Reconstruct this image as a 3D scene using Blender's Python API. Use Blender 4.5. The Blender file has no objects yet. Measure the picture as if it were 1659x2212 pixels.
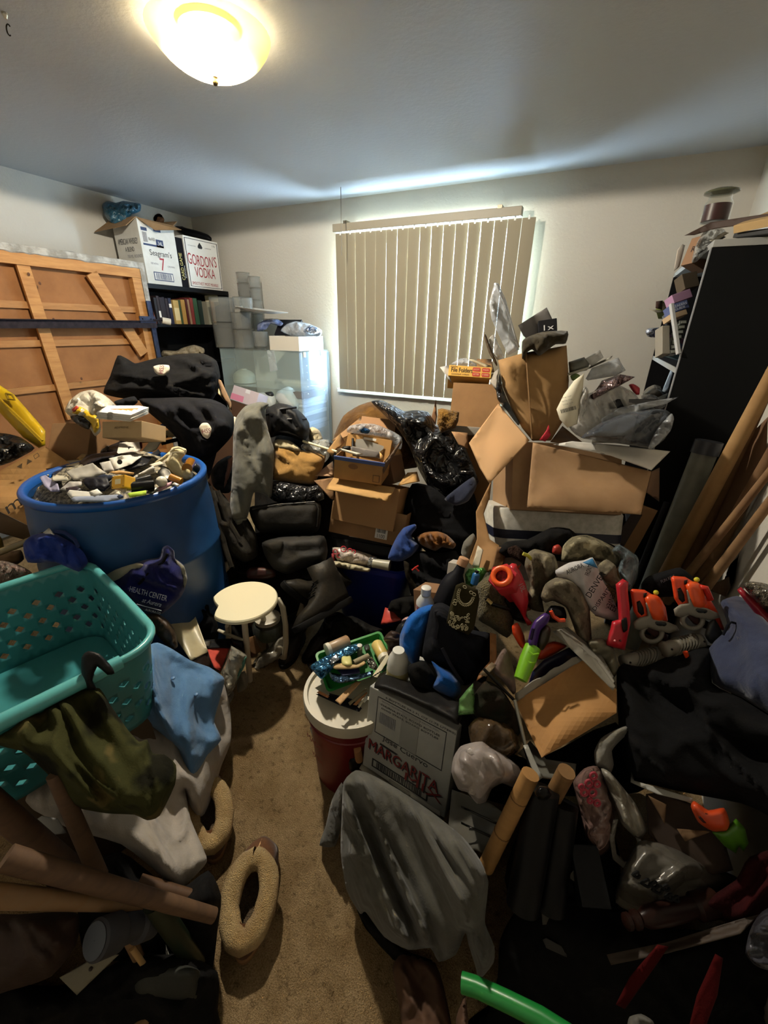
import bpy, bmesh, math, random
import numpy as np
from mathutils import Vector, Matrix, noise, geometry
random.seed(7)
S = bpy.context.scene
COL = S.collection
# ------------------------------------------------------------ camera
YAW, PIT, ROL = math.radians(25.6149), math.radians(23.9461), math.radians(.9206)
FPX, CX, CY = 898.28, 829.5, 1106.0
CAM = Vector((0, 0, 1.5))
_f = Vector((-math.sin(YAW)*math.cos(PIT), math.cos(YAW)*math.cos(PIT), -math.sin(PIT)))
_r = _f.cross(Vector((0, 0, 1))).normalized(); _u = _r.cross(_f)
_R = _r*math.cos(ROL)+_u*math.sin(ROL); _U = -_r*math.sin(ROL)+_u*math.cos(ROL)
cd = bpy.data.cameras.new('camera'); cam = bpy.data.objects.new('camera', cd); COL.objects.link(cam)
cam.matrix_world = Matrix(((_R.x, _U.x, -_f.x, CAM.x), (_R.y, _U.y, -_f.y, CAM.y), (_R.z, _U.z, -_f.z, CAM.z), (0, 0, 0, 1)))
cd.sensor_fit = 'HORIZONTAL'; cd.sensor_width = 36; cd.lens = 36*FPX/1659; cd.clip_start = .02
S.camera = cam
def ray(x, y): return _f+_R*((x-CX)/FPX)-_U*((y-CY)/FPX)
def P(x, y, d): return CAM+ray(x, y)*d
def pz(x, y, h): k = ray(x, y); return CAM+k*((h-1.5)/k.z)
def pX(x, y, X): k = ray(x, y); return CAM+k*(X/k.x)
def pY(x, y, Y): k = ray(x, y); return CAM+k*(Y/k.y)
def dz(x, y, h): return (h-1.5)/ray(x, y).z          # depth at which a pixel's ray meets height h
# ------------------------------------------------------------ materials
def lin(h):
    if not isinstance(h, str): return tuple(h)
    h = h.lstrip('#'); o = []
    for i in (0, 2, 4):
        c = int(h[i:i+2], 16)/255
        o.append(c/12.92 if c <= .04045 else ((c+.055)/1.055)**2.4)
    return tuple(o)
MC = {}
def mat(h, k='plain', rough=None, h2=None, sc=None, bump=None, al=None):
    key = (h, k, rough, h2, sc, bump, al)
    if key in MC: return MC[key]
    m = bpy.data.materials.new(f'{k}_{len(MC)}'); m.use_nodes = True; MC[key] = m
    nt = m.node_tree; N = nt.nodes; L = nt.links; b = N['Principled BSDF']; out = N['Material Output']
    c = lin(h)+(1,)
    D = dict(plain=(.6, 20, .0), cloth=(.95, 260, .25), card=(.85, 9, .12), plastic=(.38, 40, .0), metal=(.35, 30, 0.02), wood=(.7, 6, .1), paper=(.8, 30, .05),
             leather=(.5, 60, .25), fur=(1, 120, .8), film=(.16, 14, .4), bag=(.3, 18, .35), glass=(.05, 1, 0), wall=(.85, 60, .12), carpet=(1, 260, 1.0), foil=(.2, 25, .6), trans=(.9, 1, 0), print=(.7, 60, 0), camo=(.95, 260, .25), emit=(.5, 1, 0))[k]
    rg = D[0] if rough is None else rough; s = D[1] if sc is None else sc; bp = D[2] if bump is None else bump
    b.inputs['Roughness'].default_value = rg; b.inputs['Base Color'].default_value = c
    dark = sum(c[:3]) < .03
    def node(t, **kw):
        n = N.new(t)
        for q, v in kw.items(): n.inputs[q.replace('_', ' ')].default_value = v
        return n
    tc = N.new('ShaderNodeTexCoord'); co = tc.outputs['Object']
    def ramp(fac, stops):
        r = N.new('ShaderNodeValToRGB'); e = r.color_ramp.elements
        while len(e) < len(stops): e.new(.5)
        for q, (p, cc) in zip(e, stops): q.position = p; q.color = lin(cc)+(1,)
        L.new(fac, r.inputs[0]); return r.outputs[0]
    def nz(scale, det=3, ro=.6, vec=None):
        n = node('ShaderNodeTexNoise', Scale=scale, Detail=det, Roughness=ro); L.new(vec or co, n.inputs['Vector']); return n.outputs['Fac']
    def bmp(fac, st, dist=.01):
        n = node('ShaderNodeBump', Strength=st, Distance=dist); L.new(fac, n.inputs['Height'])
        if b.inputs['Normal'].links: L.new(b.inputs['Normal'].links[0].from_socket, n.inputs['Normal'])
        L.new(n.outputs[0], b.inputs['Normal'])
    def folds(scale, st, dist):
        n = node('ShaderNodeTexNoise', Scale=scale, Detail=2, Roughness=.5, Distortion=.7); L.new(co, n.inputs['Vector']); bmp(n.outputs['Fac'], st, dist)
    def crinkle(scale, st, dist):
        w_ = node('ShaderNodeTexNoise', Scale=scale*.6, Detail=2); L.new(co, w_.inputs['Vector']); v_ = N.new('ShaderNodeVectorMath'); v_.operation = 'MULTIPLY_ADD'; v_.inputs[1].default_value = (.07, .07, .07); L.new(w_.outputs['Color'], v_.inputs[0]); L.new(co, v_.inputs[2])
        n = node('ShaderNodeTexVoronoi', Scale=scale); n.feature = 'DISTANCE_TO_EDGE'; L.new(v_.outputs[0], n.inputs['Vector']); bmp(n.outputs['Distance'], st, dist)
    if k in ('cloth', 'fur'):
        b.inputs['Specular IOR Level'].default_value = .1 if k=='cloth' else .2
        lum = sum(c[:3])
        if lum > .06: b.inputs['Sheen Weight'].default_value = .15
        if h2: L.new(ramp(nz(s/20, 4), [(.38, h), (.62, h2)]), b.inputs['Base Color'])
        bmp(nz(s, 2), bp, .004 if k=='cloth' else .02)
        if k == 'cloth': folds(8, .4, .05)
    elif k == 'camo':
        n1 = nz(sc or 9, 3, .5); L.new(ramp(n1, [(.36, h2), (.44, h), (.55, h), (.6, al)]), b.inputs['Base Color'])
        b.inputs['Specular IOR Level'].default_value = .1; bmp(nz(260, 2), .25, .004); folds(8, .4, .05)
    elif k in ('card', 'paper', 'wood', 'plain', 'leather', 'bag', 'film', 'foil', 'print'):
        if k == 'wood':
            mp = node('ShaderNodeMapping'); mp.inputs['Scale'].default_value = (1, 1, 9); L.new(co, mp.inputs[0]); f = nz(s, 5, .65, mp.outputs[0])
        else: f = nz(s, 4)
        if h2: L.new(ramp(f, [(.35, h), (.65, h2)]), b.inputs['Base Color'])
        if bp: bmp(f, bp, .006)
        if k == 'film':
            b.inputs['Alpha'].default_value = .5 if al is None else al*.85
        if k == 'bag': b.inputs['Specular IOR Level'].default_value = .6
        if k in ('bag', 'film', 'foil'): crinkle(s*1.1, .8, .02)
        if k == 'foil': b.inputs['Metallic'].default_value = .8
        if k == 'leather': b.inputs['Specular IOR Level'].default_value = .35
    elif k == 'plastic':
        if h2: L.new(ramp(nz(s/8, 3), [(.4, h), (.7, h2)]), b.inputs['Base Color'])
        if bp: bmp(nz(s, 3), bp, .004)
    elif k == 'metal':
        b.inputs['Metallic'].default_value = .85
        if h2: L.new(ramp(nz(s, 4), [(.4, h), (.65, h2)]), b.inputs['Base Color'])
    elif k == 'glass':
        N.remove(b); tr = node('ShaderNodeBsdfTransparent'); gl = node('ShaderNodeBsdfGlossy', Roughness=rg); gl.inputs['Color'].default_value = (1, 1, 1, 1); tr.inputs['Color'].default_value = tuple(q**.2 for q in c[:3])+(1,)
        lw = node('ShaderNodeLayerWeight', Blend=.5); fr = N.new('ShaderNodeMath'); fr.operation = 'POWER'; fr.inputs[1].default_value = 3.5; L.new(lw.outputs['Facing'], fr.inputs[0]); mx = N.new('ShaderNodeMixShader'); di = node('ShaderNodeBsdfDiffuse'); di.inputs['Color'].default_value = c
        mx2 = N.new('ShaderNodeMixShader'); mx2.inputs[0].default_value = al or .06
        L.new(tr.outputs[0], mx2.inputs[1]); L.new(di.outputs[0], mx2.inputs[2])
        L.new(fr.outputs[0], mx.inputs[0]); L.new(mx2.outputs[0], mx.inputs[1]); L.new(gl.outputs[0], mx.inputs[2]); L.new(mx.outputs[0], out.inputs[0])
    elif k == 'trans':
        N.remove(b); di = node('ShaderNodeBsdfDiffuse'); t2 = node('ShaderNodeBsdfTranslucent'); mx = N.new('ShaderNodeMixShader'); mx.inputs[0].default_value = .4 if al is None else al
        di.inputs['Color'].default_value = c; t2.inputs['Color'].default_value = lin(h2)+(1,) if h2 else c
        L.new(di.outputs[0], mx.inputs[1]); L.new(t2.outputs[0], mx.inputs[2]); L.new(mx.outputs[0], out.inputs[0])
    if dark and k not in ('glass', 'trans', 'bag', 'foil', 'metal'): b.inputs['Specular IOR Level'].default_value = .16
    if k == 'emit':
        b.inputs['Emission Color'].default_value = c; b.inputs['Emission Strength'].default_value = al
    elif k == 'wall':
        f = nz(s, 4, .6)
        if h2: L.new(ramp(nz(1.3, 3), [(.3, h), (.7, h2)]), b.inputs['Base Color'])
        b.inputs['Specular IOR Level'].default_value = .3; bmp(f, bp, .01)
    elif k == 'carpet':
        f1 = nz(s, 3, .7); f2 = nz(5, 4, .65)
        r1 = ramp(f1, [(.3, h), (.7, h2)]); r2 = ramp(f2, [(.42, 'c9c2b6'), (.62, 'ffffff')])
        mu = N.new('ShaderNodeMix'); mu.data_type = 'RGBA'; mu.blend_type = 'MULTIPLY'; mu.inputs[0].default_value = .8
        L.new(r1, mu.inputs[6]); L.new(r2, mu.inputs[7]); m3 = N.new('ShaderNodeMix'); m3.data_type = 'RGBA'; m3.blend_type = 'MULTIPLY'; m3.inputs[0].default_value = .55
        L.new(mu.outputs[2], m3.inputs[6]); L.new(ramp(nz(48, 5, .75), [(.33, '5a4a34'), (.46, 'ffffff')]), m3.inputs[7]); L.new(m3.outputs[2], b.inputs['Base Color'])
        b.inputs['Specular IOR Level'].default_value = .05; bmp(f1, 1, .02)
    return m
# ------------------------------------------------------------ objects
def tagit(o, label, cat, group=None):
    o['label'] = label; o['category'] = cat
    if group: o['group'] = group
def thing(name, label, cat, loc, group=None):
    o = bpy.data.objects.new(name, None); COL.objects.link(o); o.empty_display_size = .05
    o.location = loc; tagit(o, label, cat, group); return o
def root_loc(o):
    while o.parent: o = o.parent
    return Vector(o.location)
class B:
    def __init__(s): s.v = []; s.f = []
    def add(s, vs, fs):
        n = len(s.v); s.v += [Vector(q) for q in vs]; s.f += [tuple(n+i for i in q) for q in fs]; return s
    def hexa(s, p):      # 8 points: bottom loop 0-3, top loop 4-7
        return s.add(p, [(3, 2, 1, 0), (4, 5, 6, 7), (0, 1, 5, 4), (1, 2, 6, 5), (2, 3, 7, 6), (3, 0, 4, 7)])
    def box(s, M, x0, x1, y0, y1, z0, z1):
        return s.hexa([M @ Vector(q) for q in ((x0, y0, z0), (x1, y0, z0), (x1, y1, z0), (x0, y1, z0), (x0, y0, z1), (x1, y0, z1), (x1, y1, z1), (x0, y1, z1))])
    def bx(s, x0, x1, y0, y1, z0, z1): return s.box(Matrix(), x0, x1, y0, y1, z0, z1)
    def tube(s, path, r, n=12, cap=True, sq=1):
        path = [Vector(q) for q in path]; m = len(path); rs = r if isinstance(r, (list, tuple)) else [r]*m
        a = None; vs = []
        for i, q in enumerate(path):
            t = (path[min(i+1, m-1)]-path[max(i-1, 0)]).normalized()
            if a is None: a = t.orthogonal().normalized()
            a = (a-t*a.dot(t)).normalized(); b2 = t.cross(a)
            for j in range(n):
                w = 2*math.pi*j/n; vs.append(q+(a*math.cos(w)+b2*math.sin(w)*sq)*rs[i])
        fs = [(i*n+j, i*n+(j+1) % n, (i+1)*n+(j+1) % n, (i+1)*n+j) for i in range(m-1) for j in range(n)]
        if cap: fs += [tuple(range(n-1, -1, -1)), tuple((m-1)*n+j for j in range(n))]
        return s.add(vs, fs)
    def lathe(s, M, prof, n=28, cap=(True, True), sx=1, sy=1):
        vs = [M @ Vector((r*math.cos(2*math.pi*j/n)*sx, r*math.sin(2*math.pi*j/n)*sy, z)) for r, z in prof for j in range(n)]; m = len(prof)
        fs = [(i*n+j, i*n+(j+1) % n, (i+1)*n+(j+1) % n, (i+1)*n+j) for i in range(m-1) for j in range(n)]
        if cap[0]: fs.append(tuple(range(n-1, -1, -1)))
        if cap[1]: fs.append(tuple((m-1)*n+j for j in range(n)))
        return s.add(vs, fs)
    def prism(s, M, poly, y0, y1):      # polygon in the frame's x,z plane, from y0 to y1
        n = len(poly); vs = [M @ Vector((x, y0, z)) for x, z in poly]+[M @ Vector((x, y1, z)) for x, z in poly]
        t = geometry.tessellate_polygon([[Vector((x, z, 0)) for x, z in poly]])
        fs = [tuple(q) for q in t]+[tuple(n+i for i in reversed(q)) for q in t]+[(i, (i+1) % n, n+(i+1) % n, n+i) for i in range(n)]
        return s.add(vs, fs)
    def ell(s, c, rx, ry=None, rz=None, M=None, n=16):
        ry = ry or rx; rz = rz or rx; R3 = M.to_3x3() if M else Matrix.Identity(3)
        k = n//2; c = Vector(c); vs = []; fs = []
        for i in range(k+1):
            th = math.pi*i/k
            for j in range(n):
                ph = 2*math.pi*j/n; vs.append(c+R3 @ Vector((rx*math.sin(th)*math.cos(ph), ry*math.sin(th)*math.sin(ph), rz*math.cos(th))))
        for i in range(k):
            for j in range(n): fs.append((i*n+j, (i+1)*n+j, (i+1)*n+(j+1) % n, i*n+(j+1) % n))
        return s.add(vs, fs)
    def make(s, name, m, parent=None, smooth=False, bev=0, org=None, crumple=0, csc=8):
        vs = s.v
        if parent: o0 = root_loc(parent)
        elif org is not None: o0 = Vector(org)
        else:
            a = np.array([tuple(q) for q in vs]); o0 = Vector(((a[:, 0].min()+a[:, 0].max())/2, (a[:, 1].min()+a[:, 1].max())/2, a[:, 2].min()))
        me = bpy.data.meshes.new(name)
        if crumple: vs = [q+noise.noise_vector(q*csc+Vector((len(vs), 3, 1)))*crumple for q in vs]
        if not name.startswith(('wall_', 'floor', 'ceiling', 'window', 'pane')): vs = [Vector((max(-3.795, min(.612, q.x)), min(q.y, 3.505), max(.002, min(2.46, q.z)))) for q in vs]
        me.from_pydata([q-o0 for q in vs], [], s.f)
        bm = bmesh.new(); bm.from_mesh(me); bmesh.ops.remove_doubles(bm, verts=bm.verts, dist=1e-6); bmesh.ops.recalc_face_normals(bm, faces=bm.faces)
        if bev: bmesh.ops.bevel(bm, geom=[e for e in bm.edges if len(e.link_faces) == 2 and e.calc_face_angle(0) > .6], offset=bev, segments=2, affect='EDGES', profile=.6)
        bm.to_mesh(me); bm.free()
        if smooth:
            me.shade_smooth()
            if smooth is not True: me.set_sharp_from_angle(angle=smooth)
        me.materials.append(m)
        o = bpy.data.objects.new(name, me); COL.objects.link(o)
        if parent: o.parent = parent
        else: o.location = o0
        return o
    def solo(s, name, m, label, cat, group=None, **k):
        o = s.make(name, m, None, **k); tagit(o, label, cat, group); return o
def fr(a, b, c):        # frame: origin a, x towards b, z towards c, y away from the viewer
    a, b, c = Vector(a), Vector(b), Vector(c); x = (b-a); w = x.length; x = x/w; z = c-a; z = z-x*z.dot(x); h = z.length; z = z/h; y = z.cross(x)
    return Matrix(((x.x, y.x, z.x, a.x), (x.y, y.y, z.y, a.y), (x.z, y.z, z.z, a.z), (0, 0, 0, 1))), w, h
def fpx(a, b, c): return fr(P(*a), P(*b), P(*c))
def at(loc, rz=0, rx=0, ry=0): return Matrix.Translation(loc) @ Matrix.Rotation(rz, 4, 'Z') @ Matrix.Rotation(ry, 4, 'Y') @ Matrix.Rotation(rx, 4, 'X')
def along(p, q):        # frame at p whose local z runs to q
    p, q = Vector(p), Vector(q); t = (q-p); l = t.length
    return Matrix.Translation(p) @ t.to_track_quat('Z', 'Y').to_matrix().to_4x4(), l
def text(s, M, x, z, w, h, m, parent, name='lettering', rot=0, off=.0015, sh=0, arc=0):
    cu = bpy.data.curves.new('t', 'FONT'); cu.body = s; cu.size = 1; cu.align_x = 'CENTER'; cu.align_y = 'CENTER'; cu.extrude = .001; cu.resolution_u = 3; cu.shear = sh
    t = bpy.data.objects.new('t', cu); COL.objects.link(t); bpy.context.view_layer.update()
    me = t.evaluated_get(bpy.context.evaluated_depsgraph_get()).to_mesh()
    a = [Vector(v.co) for v in me.vertices]; fs = [tuple(p.vertices) for p in me.polygons]
    xs = [v.x for v in a]; ys = [v.y for v in a]; cx_, cy_ = (min(xs)+max(xs))/2, (min(ys)+max(ys))/2
    sx = w/max(1e-6, max(xs)-min(xs)); sy = h/max(1e-6, max(ys)-min(ys))
    b = B(); cr, sr = math.cos(rot), math.sin(rot); out = []
    for v in a:
        X, Z = (v.x-cx_)*sx, (v.y-cy_)*sy
        if arc: Z += arc*(1-(2*X/w)**2)
        out.append(M @ Vector((x+X*cr-Z*sr, -off-(v.z if v.z > 0 else 0)*.3, z+X*sr+Z*cr)))
    b.add(out, fs); bpy.data.objects.remove(t)
    bpy.data.curves.remove(cu)
    return b.make(name, m, parent)
def bars(M, x0, x1, z0, z1, m, parent, n=26, name='barcode', off=.0012):
    b = B(); x = x0; w = (x1-x0)/n/2
    while x < x1-w*2:
        q = w*random.choice((.6, 1, 1.6)); b.box(M, x, x+q, -off-.0004, -off, z0, z1); x += q+w*random.choice((.6, 1, 1.3))
    return b.make(name, m, parent)
def decal(M, poly, m, parent, name, off=.001):
    return B().prism(M, poly, -off-.0006, -off+.0002).make(name, m, parent)
def rect(x0, x1, z0, z1): return [(x0, z0), (x1, z0), (x1, z1), (x0, z1)]
# ---- soft closed shapes: a front skin over an outline, bulging and folded, and a real back
def smooth_poly(p, k=4):
    n = len(p); o = []
    for i in range(n):
        a, b, c, d = (np.array(p[(i+j) % n], float) for j in (-1, 0, 1, 2))
        for q in range(k):
            t = q/k; m0, m1 = (c-a)*.31, (d-b)*.31; o.append(tuple((2*t**3-3*t*t+1)*b+(t**3-2*t*t+t)*m0+(3*t*t-2*t**3)*c+(t**3-t*t)*m1))
    return o
def blob(pts, d=None, bulge=.03, back=.08, amp=.012, fs=14., ang=None, st=2.5, res=14, rnd=.6, k=3, inner=(), seed=0):
    pts = [(q[0], q[1], q[2] if len(q) > 2 else d) for q in pts]
    if amp >= .01: fs *= 1.75; amp *= .85; res = max(4.5, res*.78)
    pl = smooth_poly(pts, k) if k > 1 else pts
    A = np.array(pl); xy = A[:, :2]
    # resample outline
    out = []
    for i in range(len(A)):
        a, b = A[i], A[(i+1) % len(A)]; m = max(1, int(np.linalg.norm(b[:2]-a[:2])/res))
        out += [a+(b-a)*j/m for j in range(m)]
    A = np.array(out); xy = A[:, :2]; n = len(A)
    x0, y0 = xy.min(0); x1, y1 = xy.max(0)
    gx, gy = np.meshgrid(np.arange(x0, x1, res), np.arange(y0, y1, res*.87)); gx = gx.astype(float); gx[1::2] += res/2
    G = np.stack([gx.ravel(), gy.ravel()], 1)
    def dist(G):
        a = xy; b = np.roll(xy, -1, 0); ab = b-a; L2 = (ab**2).sum(1)+1e-9
        t = np.clip(((G[:, None]-a)*ab).sum(2)/L2, 0, 1); q = a+t[..., None]*ab
        dd = np.sqrt(((G[:, None]-q)**2).sum(2)).min(1)
        c = ((a[:, 1] > G[:, None, 1]) != (b[:, 1] > G[:, None, 1])) & (G[:, None, 0] < (b[:, 0]-a[:, 0])*(G[:, None, 1]-a[:, 1])/(b[:, 1]-a[:, 1]+1e-12)+a[:, 0])
        return dd, c.sum(1) % 2 == 1
    dd, ins = dist(G); G = G[ins & (dd > res*.45)]
    tg = np.roll(xy, -1, 0)-np.roll(xy, 1, 0); tg /= np.linalg.norm(tg, axis=1)[:, None]+1e-9; ar = np.sum(xy[:, 0]*np.roll(xy[:, 1], -1)-np.roll(xy[:, 0], -1)*xy[:, 1])
    nrm = np.stack([-tg[:, 1], tg[:, 0]], 1)*(1 if ar > 0 else -1); o_ = res*.22; Q = xy+nrm*o_; qd, qi = dist(Q); Q = Q[qi & (qd > o_*.8)]
    V2 = [Vector(q) for q in xy]+[Vector(q) for q in G]+[Vector(q) for q in Q]
    r = geometry.delaunay_2d_cdt(V2, [], [list(range(n))], 1, 1e-4)
    VV = np.array([tuple(q) for q in r[0]]); F = [tuple(q) for q in r[2]]
    dd, ins = dist(VV); bd = dd < 1e-2
    ctrl = np.concatenate([A]+([np.array([list(q) for q in inner], float)] if len(inner) else []))
    wgt = 1/(((VV[:, None]-ctrl[None, :, :2])**2).sum(2)+4)**1.5
    if len(inner): wgt[:, n:] *= max(4, n/8)
    base = (wgt*ctrl[:, 2]).sum(1)/wgt.sum(1)
    R = max(dd.max()*rnd, 1); t = np.clip(dd/R, 0, 1); prof = (1-(1-t)**2)**.62
    a = random.uniform(0, math.pi) if ang is None else math.radians(ang); ca, sa = math.cos(a), math.sin(a)
    fv = []; bv = []; off = Vector((seed*7.3+x0*.13, y0*.07, 1.7))
    for i, (x, y) in enumerate(VV):
        m = base[i]/FPX; u, v = (x*ca+y*sa)*m, (-x*sa+y*ca)*m
        q = Vector((u*fs/st, v*fs, seed))+off
        q2 = q+Vector((noise.noise(q*.7), noise.noise(q*.7+Vector((5, 2, 1))), 0))*.8
        vd = noise.voronoi(q2*.8)[0]; w = (1-min(1, (vd[1]-vd[0])*1.7))**1.6*.85+noise.noise(q2*.6)*.55+noise.noise(q2*2.3)*.3+noise.noise(q2*5.5)*.12
        edge = min(1, t[i]*1.6+.15)
        fv.append(P(x, y, base[i]-bulge*prof[i]-amp*1.5*(w-.25)*edge*(0 if bd[i] else 1)))
        bv.append(P(x, y, base[i]+back*prof[i]))
    b = B(); vs = list(fv); mp = {}
    for i in range(len(VV)):
        if bd[i]: mp[i] = i
        else: mp[i] = len(vs); vs.append(bv[i])
    b.add(vs, F+[tuple(mp[i] for i in reversed(q)) for q in F]); return b
def cloth(name, m, label, cat, pts, d=None, group=None, parent=None, **k):
    b = blob(pts, d, **k)
    return b.make(name, m, parent, smooth=True) if parent else b.solo(name, m, label, cat, group, smooth=True)
def card(name, m, label, cat, pts, d=None, th=.003, group=None, parent=None, **k):     # thin stiff piece: straight outline
    k = dict(dict(bulge=0, back=th, amp=.002, k=1, rnd=.05, res=12, fs=8), **k)
    return cloth(name, m, label, cat, pts, d, group, parent, **k)
def qbox(name, m, label, cat, a, b, c, dep, group=None, bev=.002, wpx=True):   # closed box from three front corners (x,y,depth)
    M, w, h = fpx(a, b, c)
    o = B().box(M, 0, w, 0, dep, 0, h).solo(name, m, label, cat, group, bev=bev); return o, M, w, h
def boxparts(name, label, cat, M, w, h, dep, m, th=.004, flaps=(), group=None, inside=None, mf=None):
    """open carton: walls and bottom are its body, each flap a part. flaps: (edge F/B/L/R, length, angle down)"""
    t = thing(name, label, cat, M @ Vector((w/2, dep/2, 0)), group); b = B()
    b.box(M, 0, w, 0, th, 0, h); b.box(M, 0, w, dep-th, dep, 0, h); b.box(M, 0, th, th, dep-th, 0, h); b.box(M, w-th, w, th, dep-th, 0, h); b.box(M, th, w-th, th, dep-th, 0, th)
    body = b.make('carton', m, t)
    for e, l, an in flaps:
        ca, sa = math.cos(an), math.sin(an)
        if e == 'F': q = [(0, 0, h), (w, 0, h), (w*.99, -l*ca, h-l*sa), (w*.01, -l*ca, h-l*sa)]
        if e == 'B': q = [(0, dep, h), (w, dep, h), (w, dep+l*ca, h-l*sa), (0, dep+l*ca, h-l*sa)]
        if e == 'L': q = [(0, 0, h), (0, dep, h), (-l*ca, dep*.98, h-l*sa), (-l*ca, dep*.02, h-l*sa)]
        if e == 'R': q = [(w, 0, h), (w, dep, h), (w+l*ca, dep*.98, h-l*sa), (w+l*ca, dep*.02, h-l*sa)]
        q = [Vector(v) for v in q]; nn = (q[1]-q[0]).cross(q[3]-q[0]).normalized()*th
        if nn.z < 0: nn = -nn
        B().hexa([M @ v for v in q]+[M @ (v+nn) for v in q]).make('flap', mf or m, t)
    return t
def bottle(name, label, cat, base, up, r, h, m, cap=None, prof=None, capr=.45, caph=.12, group=None, lab=None, labz=(.15, .6), n=20):
    """bottle or jar lathed about the line base->up"""
    M, _ = along(base, up); t = thing(name, label, cat, base, group)
    pr = prof or [(.86, 0), (1, .03), (1, .68), (.9, .76), (capr*.95, .86), (capr*.95, 1-caph)]
    B().lathe(M, [(a*r, z*h) for a, z in pr], n).make('body', m, t, smooth=.7)
    if cap: B().lathe(M, [(capr*r*1.08, h*(1-caph)), (capr*r*1.08, h*.985), (capr*r*.9, h)], n).make('cap', cap, t, smooth=.7)
    if lab: B().lathe(M, [(r*1.01, h*labz[0]), (r*1.01, h*labz[1])], n, (False, False)).make('label_wrap', lab, t, smooth=True)
    return t
def cup(name, label, cat, p, r, h, m, group=None, n=24):
    return B().lathe(at(p), [(r*.9, .003), (r, h), (r*.96, h), (r*.87, .006)], n, (True, True)).solo(name, m, label, cat, group, smooth=.8)
def struct(o): o['kind'] = 'structure'; return o
def rod(name, m, label, cat, a, b, r0, r1=None, n=14, group=None, bend=None):
    a, b = Vector(a), Vector(b); k = 10
    pa = [a.lerp(b, i/k)+(Vector(bend)*math.sin(math.pi*i/k) if bend else Vector()) for i in range(k+1)]
    r1 = r1 or r0
    return B().tube(pa, [r0+(r1-r0)*i/k for i in range(k+1)], n).solo(name, m, label, cat, group, smooth=.8)
# ============================================================ the room
XL, XR, YB, YF, ZC = -3.80, .62, 3.509, -.55, 2.44
WX0, WX1, WZ0, WZ1 = -2.135, -.635, .97, 2.2
wallm = mat('bab5aa', 'wall', h2='c0bbb0', sc=55, bump=.25)
struct(B().bx(XL-.1, XR+.1, YF-.1, YB+.14, -.1, 0).make('floor', mat('a3875f', 'carpet', h2='dcbe92')))
struct(B().bx(XL-.1, XR+.1, YF-.1, YB+.14, ZC, ZC+.1).make('ceiling', mat('b2b6b9', 'wall', rough=.42, sc=40, bump=.16)))
struct(B().bx(XL-.1, XL, YF-.1, YB+.14, 0, ZC).make('wall_left', wallm))
struct(B().bx(XR, XR+.1, YF-.1, YB+.14, 0, ZC).make('wall_right', wallm))
struct(B().bx(XL, XR, YF-.1, YF, 0, ZC).make('wall_front', wallm))
b = B(); b.bx(XL, WX0, YB, YB+.14, 0, ZC); b.bx(WX1, XR, YB, YB+.14, 0, ZC); b.bx(WX0, WX1, YB, YB+.14, 0, WZ0); b.bx(WX0, WX1, YB, YB+.14, WZ1, ZC)
struct(b.make('wall_back', wallm))
white = mat('e4e4e0', 'plastic', rough=.4)
win = bpy.data.objects.new('window_1', None); COL.objects.link(win); win.location = ((WX0+WX1)/2, YB+.07, WZ0); struct(win)
b = B(); f = .04
b.bx(WX0, WX1, YB+.06, YB+.12, WZ0, WZ0+f); b.bx(WX0, WX1, YB+.06, YB+.12, WZ1-f, WZ1); b.bx(WX0, WX0+f, YB+.06, YB+.12, WZ0+f, WZ1-f); b.bx(WX1-f, WX1, YB+.06, YB+.12, WZ0+f, WZ1-f)
xm = (WX0+WX1)/2; b.bx(xm-.025, xm+.025, YB+.065, YB+.115, WZ0+f, WZ1-f); b.make('window_frame', white, win)
B().bx(WX0+f, WX1-f, YB+.088, YB+.092, WZ0+f, WZ1-f).make('pane', mat('f4faff', 'glass', al=.01), win)
B().bx(WX0-.035, WX1+.02, YB-.05, YB+.06, WZ0-.035, WZ0).make('window_sill', mat('dcdcd8', 'plastic', rough=.5), win, bev=.004)
# vertical blind
YV = YB-.105
bl = thing('vertical_blind', 'closed beige vertical blind hanging in front of the window', 'blind', ((WX0+WX1)/2, YV, .95))
tl, tr_ = pY(718, 497, YV-.03), pY(1127, 455, YV-.03); X0, X1, ZR = tl.x, tr_.x, (tl.z+tr_.z)/2
B().bx(X0, X1, YV-.03, YV+.03, ZR-.02, ZR+.035).make('headrail', mat('948b78', 'plastic', rough=.5), bl, bev=.004)
vm = mat('978e7a', 'trans', h2='978c74', al=.06)
xa, xb = pY(729, 600, YV).x, pY(1117, 520, YV).x; nv = 17; wv = (xb-xa)/(nv-1.25)
zb0, zb1 = pY(733, 840, YV).z, ZR-.03
gaps = [0, 0, .03, -.01, 0, .05, .03, -.01, .10, .05, .05, .0, .20, .04, .04, -.02, .02]
for i in range(nv):
    xc = xa+(i+.42)*wv; an = .05+gaps[i]*.7+random.uniform(-.015, .015); hw = wv*(.503 if gaps[i] < 0 else .492 if gaps[i] < .02 else .478 if gaps[i] < .08 else .462)
    b = B(); k = 8; vs = []
    for zz, tw in ((zb0, random.uniform(-.05, .09)), (zb1, 0)):
        for q in range(k+1):
            s_ = (q/k*2-1); c_ = .0025*(1-s_*s_); aa = an+tw
            vs.append((xc+hw*s_*math.cos(aa), YV+hw*s_*math.sin(aa)-c_, zz))
    fs = [(q, q+1, k+2+q, k+1+q) for q in range(k)]
    b.add(vs, fs)
    n0 = len(b.v); b.add([Vector(v)+Vector((0, .0012, 0)) for v in vs], [tuple(reversed(t)) for t in fs])
    o = b.make('vane', vm, bl, smooth=True)
    B().bx(xc-.006, xc+.006, YV-.004, YV+.004, ZR-.04, ZR-.015).make('carrier_clip', white, o)
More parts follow.
